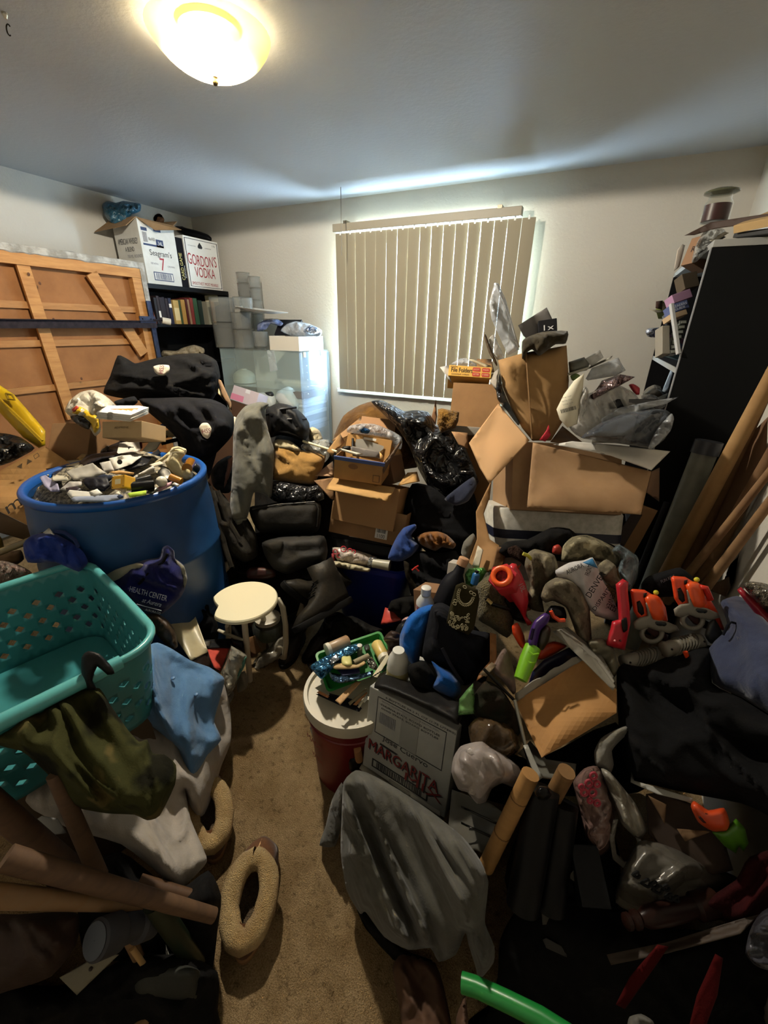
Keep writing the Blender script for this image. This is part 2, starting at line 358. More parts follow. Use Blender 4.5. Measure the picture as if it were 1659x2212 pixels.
for xq in (.08, .9):
    B().bx(X0+(X1-X0)*xq-.015, X0+(X1-X0)*xq+.015, YV-.034, YB, ZR+.03, ZR+.05).make('bracket', mat('7d7565', 'metal'), bl)
hk = pz(736, 404, ZC)
ck = Vector((hk.x, min(hk.y, YB-.02), ZC))
rod('hanging_cord', mat('8a8478', 'cloth'), 'thin cord hanging from the ceiling beside the blind', 'cord', ck, pY(738, 552, ck.y), .0028, n=6)
c0 = pz(14, 45, ZC-.02)
t = thing('ceiling_hook', 'small dark hook screwed into ceiling near the left edge', 'hook', (c0.x, c0.y, ZC-.052))
B().tube([c0+Vector((.012*math.cos(a), 0, -.012+.014*math.sin(a)-.01)) for a in np.linspace(.5, 4.9, 10)], .0022, 6).make('hook', mat('2a2118', 'metal'), t, smooth=True)
B().lathe(at((c0.x, c0.y, ZC-.016)), [(.004, 0), (.009, .01), (.009, .0155)], 12).make('plate', mat('b9b2a2', 'metal'), t)
# ceiling lamp
fz = ZC-.135; fin = pz(465, 178, fz-.012); LX, LY = fin.x, fin.y
lm = thing('ceiling_light', 'round frosted glass ceiling light glowing warm on the ceiling', 'lamp', (LX, LY, ZC))
dome = [(.002, 0)]+[(.205*math.sin(a), .112*(1-math.cos(a))/(1-math.cos(1.25))) for a in np.linspace(.12, 1.25, 12)]
dome = [(r*.205/(.205*math.sin(1.25)), z) for r, z in dome]
sh = mat('e0cfa6', 'trans', h2='c0a468', al=.5)
nt = sh.node_tree; mo = nt.nodes['Material Output']; src = mo.inputs[0].links[0].from_socket
mx = nt.nodes.new('ShaderNodeMixShader'); mx.inputs[0].default_value = .42; tt = nt.nodes.new('ShaderNodeBsdfTransparent'); tt.inputs[0].default_value = (1, .95, .85, 1)
nt.links.new(src, mx.inputs[1]); nt.links.new(tt.outputs[0], mx.inputs[2]); nt.links.new(mx.outputs[0], mo.inputs[0])
b = B(); b.lathe(at((LX, LY, fz)), dome, 40, (True, False)); b.make('glass_shade', sh, lm, smooth=True)
B().lathe(at((LX, LY, fz-.022)), [(.002, 0), (.008, .002), (.011, .009), (.007, .016), (.010, .024)], 16).make('finial', mat('6d624c', 'metal'), lm, smooth=True)
B().lathe(at((LX, LY, ZC-.014)), [(.10, 0), (.11, .013)], 30).make('base_pan', mat('d8d4c8', 'metal'), lm)
bb = Vector((LX-.095, LY+.02, ZC-.052)); 
B().ell(bb, .04, .04, .036).make('bulb', mat('ffe9c0', 'emit', al=18.), lm, smooth=True)
l = bpy.data.lights.new('bulb_light', 'SPOT'); l.spot_size = math.radians(179); l.spot_blend = .03; l.energy = 86; l.color = (1, .965, .9); l.shadow_soft_size = .04
lo = bpy.data.objects.new('bulb_light', l); COL.objects.link(lo); lo.location = bb+Vector((-.004, 0, -.034)); lo.location = bb
bpy.data.objects['bulb'].visible_shadow = True
lo.location = bb+Vector((.02, .0, -.042))
# daylight
w = bpy.data.worlds.new('sky'); S.world = w; w.use_nodes = True
bg = w.node_tree.nodes['Background']; bg.inputs[0].default_value = (.58, .8, 1, 1); bg.inputs[1].default_value = 16.0
pl = bpy.data.lights.new('window_portal', 'AREA'); pl.shape = 'RECTANGLE'; pl.size = WX1-WX0; pl.size_y = WZ1-WZ0; pl.cycles.is_portal = True
po = bpy.data.objects.new('window_portal', pl); COL.objects.link(po); po.location = ((WX0+WX1)/2, YB+.13, (WZ0+WZ1)/2); po.rotation_euler = (math.radians(-90), 0, 0)
S.view_settings.view_transform = 'Standard'; S.view_settings.look = 'None'; S.view_settings.gamma = 1; S.view_settings.use_curve_mapping = False
S.view_settings.exposure = 2.35
S.cycles.max_bounces = 7; S.cycles.diffuse_bounces = 4; S.cycles.transparent_max_bounces = 16; S.cycles.use_denoising = True; S.cycles.sample_clamp_indirect = 6
# ============================================================ left wall: black bookcase with books and cartons on top
black = mat('0d0d0f', 'plain', rough=.5)
XBF, XBB, Y0b, Y1b = -3.42, XL+.01, 2.56, 3.49
bc = thing('bookcase', 'black bookcase in the far left corner holding old books', 'bookcase', ((XBF+XBB)/2, (Y0b+Y1b)/2, 0))
for yy in (Y0b, Y1b-.02): B().bx(XBB, XBF, yy, yy+.02, 0, 1.765).make('side_panel', black, bc)
B().bx(XBB, XBF+.004, Y0b, Y1b, 1.765, 1.80).make('top_board', black, bc, bev=.002)
B().bx(XBB, XBB+.008, Y0b+.02, Y1b-.02, .05, 1.765).make('back_panel', black, bc)
for zz in (1.475, 1.16, .85, .5, .08): B().bx(XBB+.01, XBF-.004, Y0b+.021, Y1b-.021, zz, zz+.024).make('shelf', black, bc)
# books, left to right: pixel span of the spine at the shelf, top height, colours
bk = [(333, 342, .235, '7d3a24', 'leaning tall rust red book at left end of top shelf, beside the mattress frame'),
      (344, 349, .20, '1c171a', 'thin black book next to the rust red book on the top shelf'),
      (350, 355, .215, '2a1e20', 'dark brown book with pale spine mark beside the thin black book'),
      (356, 362, .205, '241a1f', 'very dark plum book third from the rust red book'),
      (363, 368, .21, '201820', 'black book with grey top edge among the dark plum books'),
      (369, 374, .20, '2b2228', 'dark grey brown book with worn spine left of the navy book'),
      (375, 381, .205, '22243a', 'navy blue book with white circle on its spine'),
      (383, 394, .19, 'b79a5c', 'thick tan book with cream label on the spine'),
      (395, 400, .195, '3a4a30', 'olive green book between the tan book and the yellow book'),
      (401, 409, .20, 'ad8648', 'mustard yellow book beside the olive green book'),
      (410, 414, .21, '4a1d1c', 'thin dark maroon book beside the mustard book'),
      (415, 419, .205, '96795f', 'thin taupe book between the maroon and red books'),
      (420, 426, .22, '7a2f2c', 'faded red cloth book left of the green books'),
      (428, 436, .22, '2f5039', 'dark green cloth book right of the red cloth book'),
      (437, 445, .205, '1d2b24', 'blackish green book at the right of the cloth books'),
      (454, 463, .20, '8c8674', 'grey paperback standing alone near right end of the shelf'),
      (465, 471, .20, 'd5a878', 'peach coloured thin book at the right end of the shelf')]
for i, (a, b_, h, c, lab) in enumerate(bk):
    ya, yb = pX(a, 708, XBF-.02).y, pX(b_, 708, XBF-.02).y; d = .15+.02*random.random(); z0 = 1.4995
    t = thing('book', lab, 'book', (XBF-.02-d/2, (ya+yb)/2, z0), 'books on the top shelf of the black bookcase')
    lean = .04 if i == 0 else random.uniform(-.004, .004); x1 = XBF-.02-random.uniform(0, .015)
    def hx(x0, x1_, y0, y1, zA, zB): return [Vector((x0, y0, zA)), Vector((x1_, y0, zA)), Vector((x1_, y1, zA)), Vector((x0, y1, zA)), Vector((x0, y0-lean*zB/h+lean*0, zB)), Vector((x1_, y0-lean, zB)), Vector((x1_, y1-lean, zB)), Vector((x0, y1-lean, zB))]
    def hb(x0, x1_, y0, y1, zA, zB): return [Vector((x, y-(lean*(z/h)), z0+z)) for z in (zA, zB) for x, y in ((x0, y0), (x1_, y0), (x1_, y1), (x0, y1))]
    m = mat(c, 'leather', rough=.6, sc=90)
    b = B(); b.hexa(hb(x1-d, x1, ya, ya+.002, 0, h)).hexa(hb(x1-d, x1, yb-.002, yb, 0, h)).hexa(hb(x1-.004, x1, ya+.002, yb-.002, 0, h)); b.make('cover', m, t)
    B().hexa(hb(x1-d+.004, x1-.0045, ya+.0025, yb-.0025, .003, h-.004)).make('pages', mat('c9bb98', 'paper'), t)
    if i in (2, 6, 7): 
        zz = {2: .05, 6: .13, 7: .03}[i]; hh = {2: .05, 6: .03, 7: .1}[i]
        B().hexa(hb(x1, x1+.0012, ya+.002, yb-.002, zz, zz+hh)).make('spine_label', mat('d8c898' if i == 7 else 'e8e4da', 'paper'), t)
z0 = 1.7
M, w_, h_ = fr(pX(338, 664, -3.44), pX(404, 657, -3.44), pX(338, 655, -3.44))
cloth('paper_bundle', mat('9a8f7c', 'paper', h2='6b6152'), 'crumpled grey paper bundle lying on top of the dark books', 'papers', [(337, 653), (370, 646), (400, 638), (410, 640), (412, 655), (400, 650), (372, 655), (340, 660)], 4.05, bulge=.02, back=.06, res=6)
qbox('book', mat('cdbf9c', 'paper'), 'cream box lying flat on the grey paperback at shelf end', 'box', (444, 653, 4.1), (472, 652, 4.13), (443, 638, 4.1), .1)
cloth('paper_pile', mat('b5a88e', 'paper', h2='84775f'), 'pile of curled papers on the second shelf above the black jackets', 'papers', [(350, 770), (352, 757), (380, 758), (392, 752), (405, 748), (420, 745), (440, 752), (440, 764), (400, 768)], 3.9, bulge=.03, back=.1, amp=.05, fs=26, res=6)
card('folder', mat('c9bb95', 'card'), 'buff folder edge under the curled papers on the second shelf', 'folder', [(352, 776), (352, 769), (439, 759), (438, 763)], 3.88, th=.12)
# cartons on top
Xc = XBF+.0
def cX(*p): return pX(p[0], p[1], Xc)
def carton_on_top(name, lab, tl, tr, br, bl_, dep, m):
    pts = [cX(*bl_), cX(*br), cX(*tl)]
    z = 1.801; a = pts[0].copy(); a.z = z; b2 = pts[1].copy(); b2.z = z; c2 = a+Vector((0, 0, pts[2].z-z))
    M, w, h = fr(a, b2, c2); return M, w, h
cw = mat('cfcdc6', 'card', h2='c3c0b6', bump=.02)
brown = mat('8f6f4c', 'card', h2='86673f'); kraft = mat('a47c4f', 'card', h2='977046'); tan_ = mat('b58d5c', 'card', h2='a98252')
ink = mat('26272b', 'print'); navy = mat('2f3c5c', 'print'); red = mat('9c2430', 'print'); gry = mat('85858a', 'print')
M, w, h = carton_on_top('c', '', (301, 470), (378, 508), (393, 611), (319, 602), .3, cw)
M = M @ Matrix.Translation((.0, 0, 0)); w = max(w, .2)
dep = .30
t = thing('whiskey_carton', 'white American whiskey carton with open flaps on top of the bookcase', 'box', M @ Vector((w/2, dep/2, 0)))
b = B(); b.box(M, 0, w, 0, .005, 0, h); b.box(M, 0, w, dep-.005, dep, 0, h); b.box(M, 0, .005, .005, dep-.005, 0, h); b.box(M, w-.005, w, .005, dep-.005, 0, h); b.box(M, .005, w-.005, .005, dep-.005, 0, .005); b.make('carton', cw, t)
def flapq(M, q, m, t, th=.004):
    q = [Vector(v) for v in q]; nn = (q[1]-q[0]).cross(q[3]-q[0]).normalized()*th
    B().hexa([M @ v for v in q]+[M @ (v+nn) for v in q]).make('flap', m, t)
flapq(M, [(0, -.002, h), (w, -.002, h), (w*1.05, -.075, h-.03), (w*.28, -.075, h-.075)], brown, t)
flapq(M, [(0, 0, h), (0, dep, h), (-.13, dep+.04, h-.10), (-.12, -.03, h-.08)], brown, t)
flapq(M, [(w, 0, h), (w, dep, h), (w+.05, dep, h+.05), (w+.05, 0, h+.04)], brown, t)
text('Seagram\'s', M, w*.5, h*.49, w*.62, h*.12, ink, t); text('7', M, w*.5, h*.33, w*.13, h*.2, red, t); text('SEVEN', M, w*.27, h*.33, w*.2, h*.03, gry, t); text('CROWN', M, w*.74, h*.31, w*.2, h*.03, gry, t)
decal(M, rect(w*.2, w*.76, h*.06, h*.20), navy, t, 'barcode_frame', .0006); decal(M, rect(w*.22, w*.74, h*.075, h*.185), mat('d6d4cd', 'print'), t, 'barcode_panel', .0016); bars(M, w*.25, w*.71, h*.08, h*.18, navy, t, 22, off=.0026)
decal(M, rect(w*.06, w*.62, h*.60, h*.63), navy, t, 'print_rule'); decal(M, rect(w*.42, w*.62, h*.6, h*.72), navy, t, 'print_panel'); text('.34L', M, w*.52, h*.66, w*.15, h*.06, mat('cfcdc6', 'print'), t, off=.003)
text('No.4150', M, w*.31, h*.71, w*.17, h*.05, ink, t); bars(M, w*.08, w*.21, h*.65, h*.8, gry, t, 12); decal(M, rect(w*.06, w*.22, h*.82, h*.87), navy, t, 'print_panel'); decal(M, rect(w*.4, w*.6, h*.84, h*.9), navy, t, 'print_panel')
ML = M @ Matrix.Translation((0, dep, 0)) @ Matrix.Rotation(-math.pi/2, 4, 'Z')
text('AMERICAN WHISKEY', ML, dep*.5, h*.66, dep*.8, h*.09, ink, t); text('A BLEND', ML, dep*.52, h*.54, dep*.36, h*.07, ink, t); text('750 ML  ROUNDS', ML, dep*.68, h*.43, dep*.6, h*.05, gry, t)
cloth('plastic_bag', mat('2f6076', 'bag', h2='1f4455'), 'crumpled blue plastic bag on top of the whiskey carton', 'bag', [(220, 443), (232, 434), (250, 438), (266, 434), (288, 437), (304, 440), (303, 456), (285, 464), (270, 480), (255, 489), (240, 482), (226, 466)], 3.3, bulge=.06, back=.1, amp=.06, fs=22, res=7, st=1.5)
cloth('brown_paper', mat('a06f45', 'paper', h2='7f5636'), 'crumpled brown paper sticking out of the open whiskey carton', 'paper', [(318, 470), (330, 463), (345, 469), (354, 471), (354, 480), (340, 483), (322, 478)], 3.75, bulge=.03, back=.05, amp=.03, fs=30, res=6)
M2, w2, h2_ = carton_on_top('c', '', (381, 512), (397, 515), (409, 613), (394, 611), .3, black)
t = thing('game_box', 'slim black box standing between the two liquor cartons', 'box', M2 @ Vector((w2/2, .14, 0)))
w2 = max(w2, .04); B().box(M2, .002, w2-.002, .004, .28, 0, h2_).make('box', mat('131216', 'card'), t, bev=.002)
M2r = M2 @ Matrix.Translation((w2*.35, .004, h2_*.42)) @ Matrix.Rotation(-math.pi/2, 4, 'Y')
text('CARD GAME', M2r, 0, 0, h2_*.55, w2*.4, mat('c9bc74', 'print'), t); text('EDITION', M2r, -h2_*.1, -w2*.36, h2_*.25, w2*.16, mat('c8c8c8', 'print'), t)
M3, w3, h3 = carton_on_top('c', '', (398, 508), (472, 525), (481, 621), (410, 613), .3, cw)
t = thing('vodka_carton', 'white vodka carton with red lettering on top of the bookcase', 'box', M3 @ Vector((w3/2, .14, 0)))
B().box(M3, 0, w3, 0, .28, 0, h3).make('carton', mat('dad8d2', 'card', bump=.02), t, bev=.002)
vr = mat('9a2029', 'print')
text('GORDON\'S', M3, w3*.47, h3*.59, w3*.84, h3*.22, vr, t, arc=-.012); text('VODKA', M3, w3*.5, h3*.33, w3*.6, h3*.2, vr, t); text('SMOOTHEST MOST MIXABLE', M3, w3*.47, h3*.1, w3*.78, h3*.06, vr, t); text('1.75L', M3, w3*.86, h3*.9, w3*.1, h3*.03, ink, t)
b = B(); q = .022
b.prism(M3, rect(w3*.04, w3*.97, h3*.955, h3*.965), -.0016, 0).prism(M3, rect(w3*.04, w3*.97, h3*.03, h3*.04), -.0016, 0).prism(M3, rect(w3*.96, w3*.975, h3*.03, h3*.965), -.0016, 0).prism(M3, rect(w3*.03, w3*.045, h3*.03, h3*.965), -.0016, 0); b.make('border_line', ink, t)
cr = [(w3*(.45+x*.07), h3*(.86+z*.06)) for x, z in ((-1, -.6), (-.6, -1), (.6, -1), (1, -.6), (.7, .1), (.3, .6), (0, 1), (-.3, .6), (-.7, .1))]; decal(M3, cr, ink, t, 'crest'); text('ESTABLISHED', M3, w3*.22, h3*.83, w3*.22, h3*.02, gry, t); text('LONDON', M3, w3*.68, h3*.83, w3*.18, h3*.02, gry, t)
t = cloth('case', mat('101012', 'leather'), 'black padded case lying on top of the vodka carton', 'case', [(376, 489), (395, 491), (425, 498), (448, 506), (457, 514), (455, 521), (430, 515), (398, 508), (380, 497)], 3.9, bulge=.04, back=.12, amp=.004, res=6)
# ============================================================ box spring leaning on the left wall
XS = -3.40
wood = mat('c08a4c', 'wood', h2='a8713a', sc=5); ply = mat('9a673a', 'card', h2='8a5a30', sc=6); ticking = mat('b9b4ab', 'cloth', h2='8f8a80')
ytop = [(-40, 529), (300, 580)]
Yr = pX(303, 590, XS).y; zt = pX(150, 557, XS).z; Yl = .55; zb = zt-1.52
ms = thing('box_spring', 'upturned box spring showing its pine frame, leaning on the left wall', 'box spring', (XS-.1, (Yr+Yl)/2, zb))
def sx(y0, y1, z0, z1, x0, x1, nm, m, bev=.0): return B().bx(x0, x1, y0, y1, z0, z1).make(nm, m, ms, bev=bev)
b = B(); b.bx(XS-.2, XS+.012, Yl-.02, Yr+.035, zt-.005, zt+.035); b.bx(XS-.2, XS+.006, Yr, Yr+.04, zb, zt); b.bx(XS-.2, XS+.006, Yl-.04, Yl, zb, zt); b.bx(XS-.2, XS, Yl, Yr, zb-.02, zb)
# fluffed edge of the ticking
bm_ = B()
vs = []
for i in range(60):
    y = Yl+(Yr+.03-Yl)*i/59; vs.append(Vector((XS-.01, y, zt+.012+.008*noise.noise(Vector((y*9, 1, 0))))))
b.tube(vs, [.026+.007*noise.noise(Vector((i*.9, 4, 2))) for i in range(60)], 8)
vs = [Vector((XS-.008, Yr+.022+.006*noise.noise(Vector((z*11, 7, 0))), zt-z)) for z in np.linspace(0, 1.4, 50)]
b.tube(vs, .02, 8); b.make('ticking_cover', ticking, ms, smooth=.9)
sx(Yl, Yr, zb, zt, XS-.19, XS-.06, 'panel', ply)
sx(Yl, Yr-.0, zt-.075, zt-.004, XS-.055, XS, 'rail', wood); sx(Yr-.075, Yr-.003, zb, zt-.077, XS-.055, XS-.002, 'rail', wood); sx(Yl, Yl+.07, zb, zt-.077, XS-.055, XS-.002, 'rail', wood); sx(Yl+.07, Yr-.077, zb, zb+.07, XS-.055, XS-.002, 'rail', wood)
for px_ in (668, 745, 838):
    z = pX(150, px_, XS-.05).z; sx(Yl+.07, Yr-.077, z-.006, z+.036, XS-.057, XS-.037, 'panel_batten', mat('b07c45', 'wood', h2='9d6a36'))
def slat(p0, p1, wd, off=0, n='slat'):
    a, c = pX(*p0, XS+off), pX(*p1, XS+off); d = (c-a).normalized(); nn = Vector((1, 0, 0)).cross(d)*wd/2
    b = B(); b.hexa([a-nn+Vector((-.02, 0, 0)), a+nn+Vector((-.02, 0, 0)), c+nn+Vector((-.02, 0, 0)), c-nn+Vector((-.02, 0, 0)), a-nn, a+nn, c+nn, c-nn]); return b.make(n, wood, ms)
slat((50, 572), (158, 905), .075, -.012); slat((198, 590), (312, 765), .085, .0)
slat((-160, 572), (-60, 930), .075, -.012)
for q in ((86, 612), (62, 592), (116, 690), (176, 818)):
    c = pX(q[0], q[1], XS+.001); B().ell(c, .003, .008, .010).make('knot', mat('5c3517', 'wood'), ms)
# folded steel bed frame in front
steel = mat('383b4c', 'metal', rough=.6, h2='2b2d3a'); dsteel = mat('2b2528', 'metal', rough=.7, h2='3a3134')
bf = thing('bed_frame', 'folded steel bed frame with white caster across the box spring', 'bed frame', (XS+.06, 2.3, .2))
a, c = pX(-120, 697, XS+.05), pX(338, 700, XS+.05)
b = B(); b.hexa([a+Vector((0, 0, -.03)), c+Vector((0, 0, -.03)), c+Vector((.005, 0, -.03)), a+Vector((.005, 0, -.03)), a+Vector((0, 0, .025)), c+Vector((0, 0, .025)), c+Vector((.005, 0, .025)), a+Vector((.005, 0, .025))])
b.hexa([a+Vector((0, 0, .02)), c+Vector((0, 0, .02)), c+Vector((.03, 0, .02)), a+Vector((.03, 0, .02)), a+Vector((0, 0, .025)), c+Vector((0, 0, .025)), c+Vector((.03, 0, .025)), a+Vector((.03, 0, .025))]); b.make('cross_bar', dsteel, bf)
a, c = pX(320, 650, XS+.025), pX(345, 790, XS+.025); a2 = a.copy(); a2.z += .0
b = B(); b.bx(XS+.02, XS+.03, a.y-.02, a.y+.025, a.z-1.1, a.z); b.bx(XS-.01, XS+.03, a.y+.02, a.y+.025, a.z-1.1, a.z); b.make('side_bar', steel, bf)
c = pX(316, 689, XS+.058); b = B(); b.bx(XS+.056, XS+.062, c.y-.06, c.y+.08, c.z-.028, c.z+.02); bk_ = b.make('bracket', steel, bf)
for dy in (-.035, .04): B().ell((XS+.064, c.y+dy, c.z), .003, .006, .006).make('rivet', mat('15151a', 'metal'), bk_)
c2 = pX(352, 692, XS+.06); B().tube([c+Vector((0, .06, -.005)), c2], .008, 8).make('caster_stem', dsteel, bf)
B().tube([c2+Vector((-.01, -.0, .0)), c2+Vector((.02, .055, -.012))], .026, 18).make('caster_wheel', mat('d5cdbb', 'plastic', h2='bdb4a0'), bf, smooth=.8)
# ============================================================ glass cabinet in the far corner and what stands on it
gl = mat('e4f0ea', 'glass', al=.12); tubem = mat('b4b4ae', 'glass', al=.16, rough=.1)
x0, x1, y0, y1, zt = -3.2, -2.285, 3.03, 3.48, 1.325
x0 = pY(474, 760, y0).x; x1 = pY(646, 770, y0).x; zt = pY(600, 757, y0).z
gc = thing('glass_cabinet', 'glass display cabinet in the corner left of the window', 'cabinet', ((x0+x1)/2, (y0+y1)/2, 0))
B().bx(x0, x1, y0, y1, zt-.008, zt).make('glass_top', gl, gc); B().bx(x0+.01, x1-.006, y0, y0+.005, .06, zt-.01).make('glass_door', gl, gc); B().bx(x1-.005, x1, y0+.006, y1, .06, zt-.01).make('glass_side', mat('d2e4f4', 'glass', al=.22), gc); B().bx(x0, x0+.005, y0+.006, y1, .06, zt-.01).make('glass_side', gl, gc)  # right pane tinted blue for the window light it faces
B().bx(x0, x1, y0, y1, 0, .055).make('plinth', black, gc)
B().bx(x0+.006, x1-.006, y1-.012, y1, .06, zt-.01).make('back_panel', mat('d9ddd3', 'plain'), gc)
for zz in (.98, .66, .36): B().bx(x0+.008, x1-.008, y0+.03, y1-.014, zz-.006, zz).make('glass_shelf', gl, gc)
for yy in (y0+.06, y1-.13): B().bx(x1-.004, x1+.012, yy, yy+.022, zt-.05, zt-.009).make('hinge', white, gc, bev=.002)
B().bx(x1-.006, x1+.004, y1-.02, y1+.01, .1, zt-.02).make('edge_strip', mat('9fb0bb', 'metal'), gc)
for zz in np.linspace(zt-.12, .95, 5):
    for yy in (y0+.1, y1-.09): B().ell((x1+.001, yy, zz), .003, .005, .005).make('shelf_peg', white, gc)
t = [pY(577, 757, y0-.004), pY(592, 757, y0-.004), pY(600, 800, y0-.004), pY(584, 803, y0-.004)]
o = B().add([q for q in t]+[q+Vector((0, -.002, 0)) for q in t], [(0, 1, 2, 3), (7, 6, 5, 4), (0, 4, 5, 1), (1, 5, 6, 2), (2, 6, 7, 3), (3, 7, 4, 0)]).solo('tape_strip', mat('c9d2d2', 'film', al=.6), 'clear tape strip hanging from the top of the glass cabinet', 'tape')
# cups / tubes in stacks
tl_ = [((489, 748), .072, .17, 2, 'front left stack'), ((530, 748), .07, .135, 2, 'stack')]
G = 'clear plastic tubs stacked on the glass cabinet'
def tub(x, y, d, r, h, lab, n0=0):
    p = P(x, y, d); p = Vector((p.x, p.y, p.z)); return cup('plastic_tub', lab, 'tub', p, r, h, tubem, G)
def stack(px_, yb_, Y, hs, r, labs, z0=None):
    p = pY(px_, yb_, Y); z = zt+.001 if z0 is None else z0
    for h, lab in zip(hs, labs):
        t = thing('plastic_tub', lab, 'tub', (p.x, p.y, z), G)
        B().lathe(at((p.x, p.y, z)), [(r*.93, .002), (r*.97, h*.7), (r, h), (r*.96, h), (r*.92, h*.7), (r*.88, .007)], 26, (True, True)).make('wall', tubem, t, smooth=.8)
        B().lathe(at((p.x, p.y, z+h-.006)), [(r, 0), (r*1.04, .003), (r, .006)], 26, (False, False)).make('rim', mat('77776f', 'glass', al=.4), t, smooth=True)
        z += h+.001
    return p, z
zA = pY(490, 697, y0+.09).z; zB = pY(490, 643, y0+.09).z; rA = (pY(509, 700, y0+.09).x-pY(471, 700, y0+.09).x)/2
stack(491, 748, y0+.09, [zA-zt, zB-zA], rA, ['lower wide clear tub at left end of the glass cabinet', 'upper wide clear tub at left end of the glass cabinet'])
q0 = lambda y: pY(530, y, y0+.1).z
stack(528, 748, y0+.1, [q0(712)-zt, q0(675)-q0(712)], rA*.85, ['lower clear tub under the white plate, beside the wide tubs', 'second clear tub directly under the white plate'])
q1 = lambda y: pY(555, y, y1-.1).z
pp, zz_ = stack(541, 748, y1-.1, [(q1(673)-zt)*.5, (q1(673)-zt)*.5, q1(643)-q1(673), q1(612)-q1(643), q1(597)-q1(612)+.03], .062, ['bottom clear tub of the tall left rear stack, behind plate', 'second clear tub up in the tall left rear stack', 'third clear tub of the tall left rear stack, above plate', 'fourth clear tub of the tall left rear stack', 'topmost clear tub of the tall left rear stack'])
stack(563, 748, y1-.14, [(q1(678)-zt)*.5, (q1(678)-zt)*.5, q1(650)-q1(678), q1(625)-q1(650), q1(600)-q1(625)], .055, ['bottom clear tub of the tall right rear stack, behind plate', 'second clear tub up in the tall right rear stack', 'third clear tub of the tall right rear stack, above plate', 'fourth clear tub of the tall right rear stack', 'topmost clear tub of the tall right rear stack'])
zP = q0(673)+.004; p = pY(520, 672, y0+.1)
stack(518, 670, y0+.1, [.1], .05, ['small clear tub standing at left on the white plate'], zP+.012); stack(535, 670, y0+.06, [.09], .05, ['small clear tub standing right on the white plate edge'], zP+.012)
pa = pz(508, 676, zP); M = at(Vector((pY(566, 680, y0+.12).x, y0+.12, zP-.012)), rz=.05, ry=.10)
B().lathe(M, [(.10, 0), (.24, .022), (.245, .026), (.10, .006)], 36, sy=.75).solo('platter', mat('cfcac0', 'plastic', rough=.3), 'white oval platter balanced on the tubs of the cabinet', 'plate', smooth=.9)
qbox('picture_frame', mat('1b1a1d', 'plastic'), 'black flat frame leaning on the cabinet box', 'frame', (592, 723, 3.75), (640, 724, 3.66), (570, 690, 3.85), .02)
zz = pY(640, 727, y0+.02).z
bxm = mat('c9b795', 'card'); xa = pY(584, 750, y0+.01).x
t = thing('shallow_box', 'shallow white box tray on the cabinet corner beside the window', 'box', ((xa+x1)/2, (y0+y1)/2, zt))
b = B(); b.bx(xa, x1+.002, y0+.005, y0+.011, zt+.001, zz); b.bx(xa, x1+.002, y1-.09, y1-.084, zt+.001, zz); b.bx(xa, xa+.006, y0+.011, y1-.09, zt+.001, zz); b.bx(x1-.004, x1+.002, y0+.011, y1-.09, zt+.001, zz); b.bx(xa+.006, x1-.004, y0+.011, y1-.09, zt+.001, zt+.006); b.make('carton', mat('d8d3c6', 'card', bump=.02), t)
cloth('plastic_bag', mat('9a9c9e', 'film', al=.8, h2='c9ccd0'), 'grey plastic bag of papers in the shallow box tray', 'bag', [(606, 715), (620, 700), (640, 694), (670, 700), (695, 713), (690, 727), (640, 728)], 3.65, bulge=.05, back=.12, amp=.05, fs=20, res=8)
cloth('foil_bag', mat('4a6a98', 'foil', h2='dfe6f2'), 'small blue and silver crinkled bag on the shallow box', 'bag', [(655, 716), (668, 703), (686, 708), (690, 718), (672, 723)], 3.5, bulge=.03, back=.05, amp=.04, fs=40, res=5)
cloth('plastic_bag', mat('5d6a94', 'film', al=.85, h2='8a93ae'), 'bluish clear bag under the white platter', 'bag', [(556, 700), (575, 690), (600, 690), (612, 698), (606, 705), (585, 700), (575, 712), (556, 716)], 3.72, bulge=.03, back=.06, amp=.03, fs=25, res=6)
cup('glass_bowl', 'small clear square bowl beside the shallow white box', 'bowl', pY(565, 748, y0+.06), .065, .12, tubem)
# inside the cabinet
zs = .981
def inpos(x, y, Y): p = pY(x, y, Y); return p
p = pY(536, 885, y0+.2); p.z = zs
jp = [(.9, 0), (1, .03), (1, .45), (.93, .62), (.66, .82), (.33, .93), (.3, 1)]
bottle('milk_jug', 'translucent gallon jug standing inside the glass cabinet', 'jug', p, p+Vector((0, 0, 1)), .105, pY(536, 797, y0+.2).z-zs, mat('aeb3a2', 'plastic', rough=.5), None, jp, n=24)
o, M, w, h = qbox('pink_box', mat('cfc3cc', 'card'), 'pink and white shoe box in front of the gallon jug', 'box', (497, 862, 3.55), (551, 880, 3.45), (497, 829, 3.55), .12)
decal(M, rect(0, w*.5, h*.05, h*.45), mat('d889a8', 'print'), o, 'pink_patch'); decal(M, rect(w*.5, w*.68, h*.72, h*.98), mat('e6e6ee', 'print'), o, 'paper_label')
B().box(M, .005, w*.98, .01, .115, -.9, -.004).solo('brown_carton', mat('4a3222', 'card'), 'dark brown carton under the pink and white shoe box', 'box')
for i, (poly, c, lab) in enumerate([([(551, 868), (560, 848), (590, 852), (598, 868), (590, 884), (556, 882)], 'b8bdb8', 'white plastic container lying beside the pink box'), ([(594, 860), (600, 845), (622, 835), (636, 842), (648, 870), (640, 888), (610, 880)], 'c3c8c6', 'tilted clear plastic bin inside the cabinet'), ([(572, 848), (588, 846), (592, 856), (580, 858)], '1d1d1f', 'black cloth behind the white plastic container')]):
    cloth(['container', 'storage_bin', 'dark_bundle'][i], mat(c, 'plastic', rough=.4), lab, 'container', poly, 3.75, bulge=.05, back=.08, amp=.004, res=7)
cols = ['5a3428', 'c9ccd2', 'd5dbe2', 'bfc6cc', 'dde3ea', '9aa3ac', 'ccd4de']
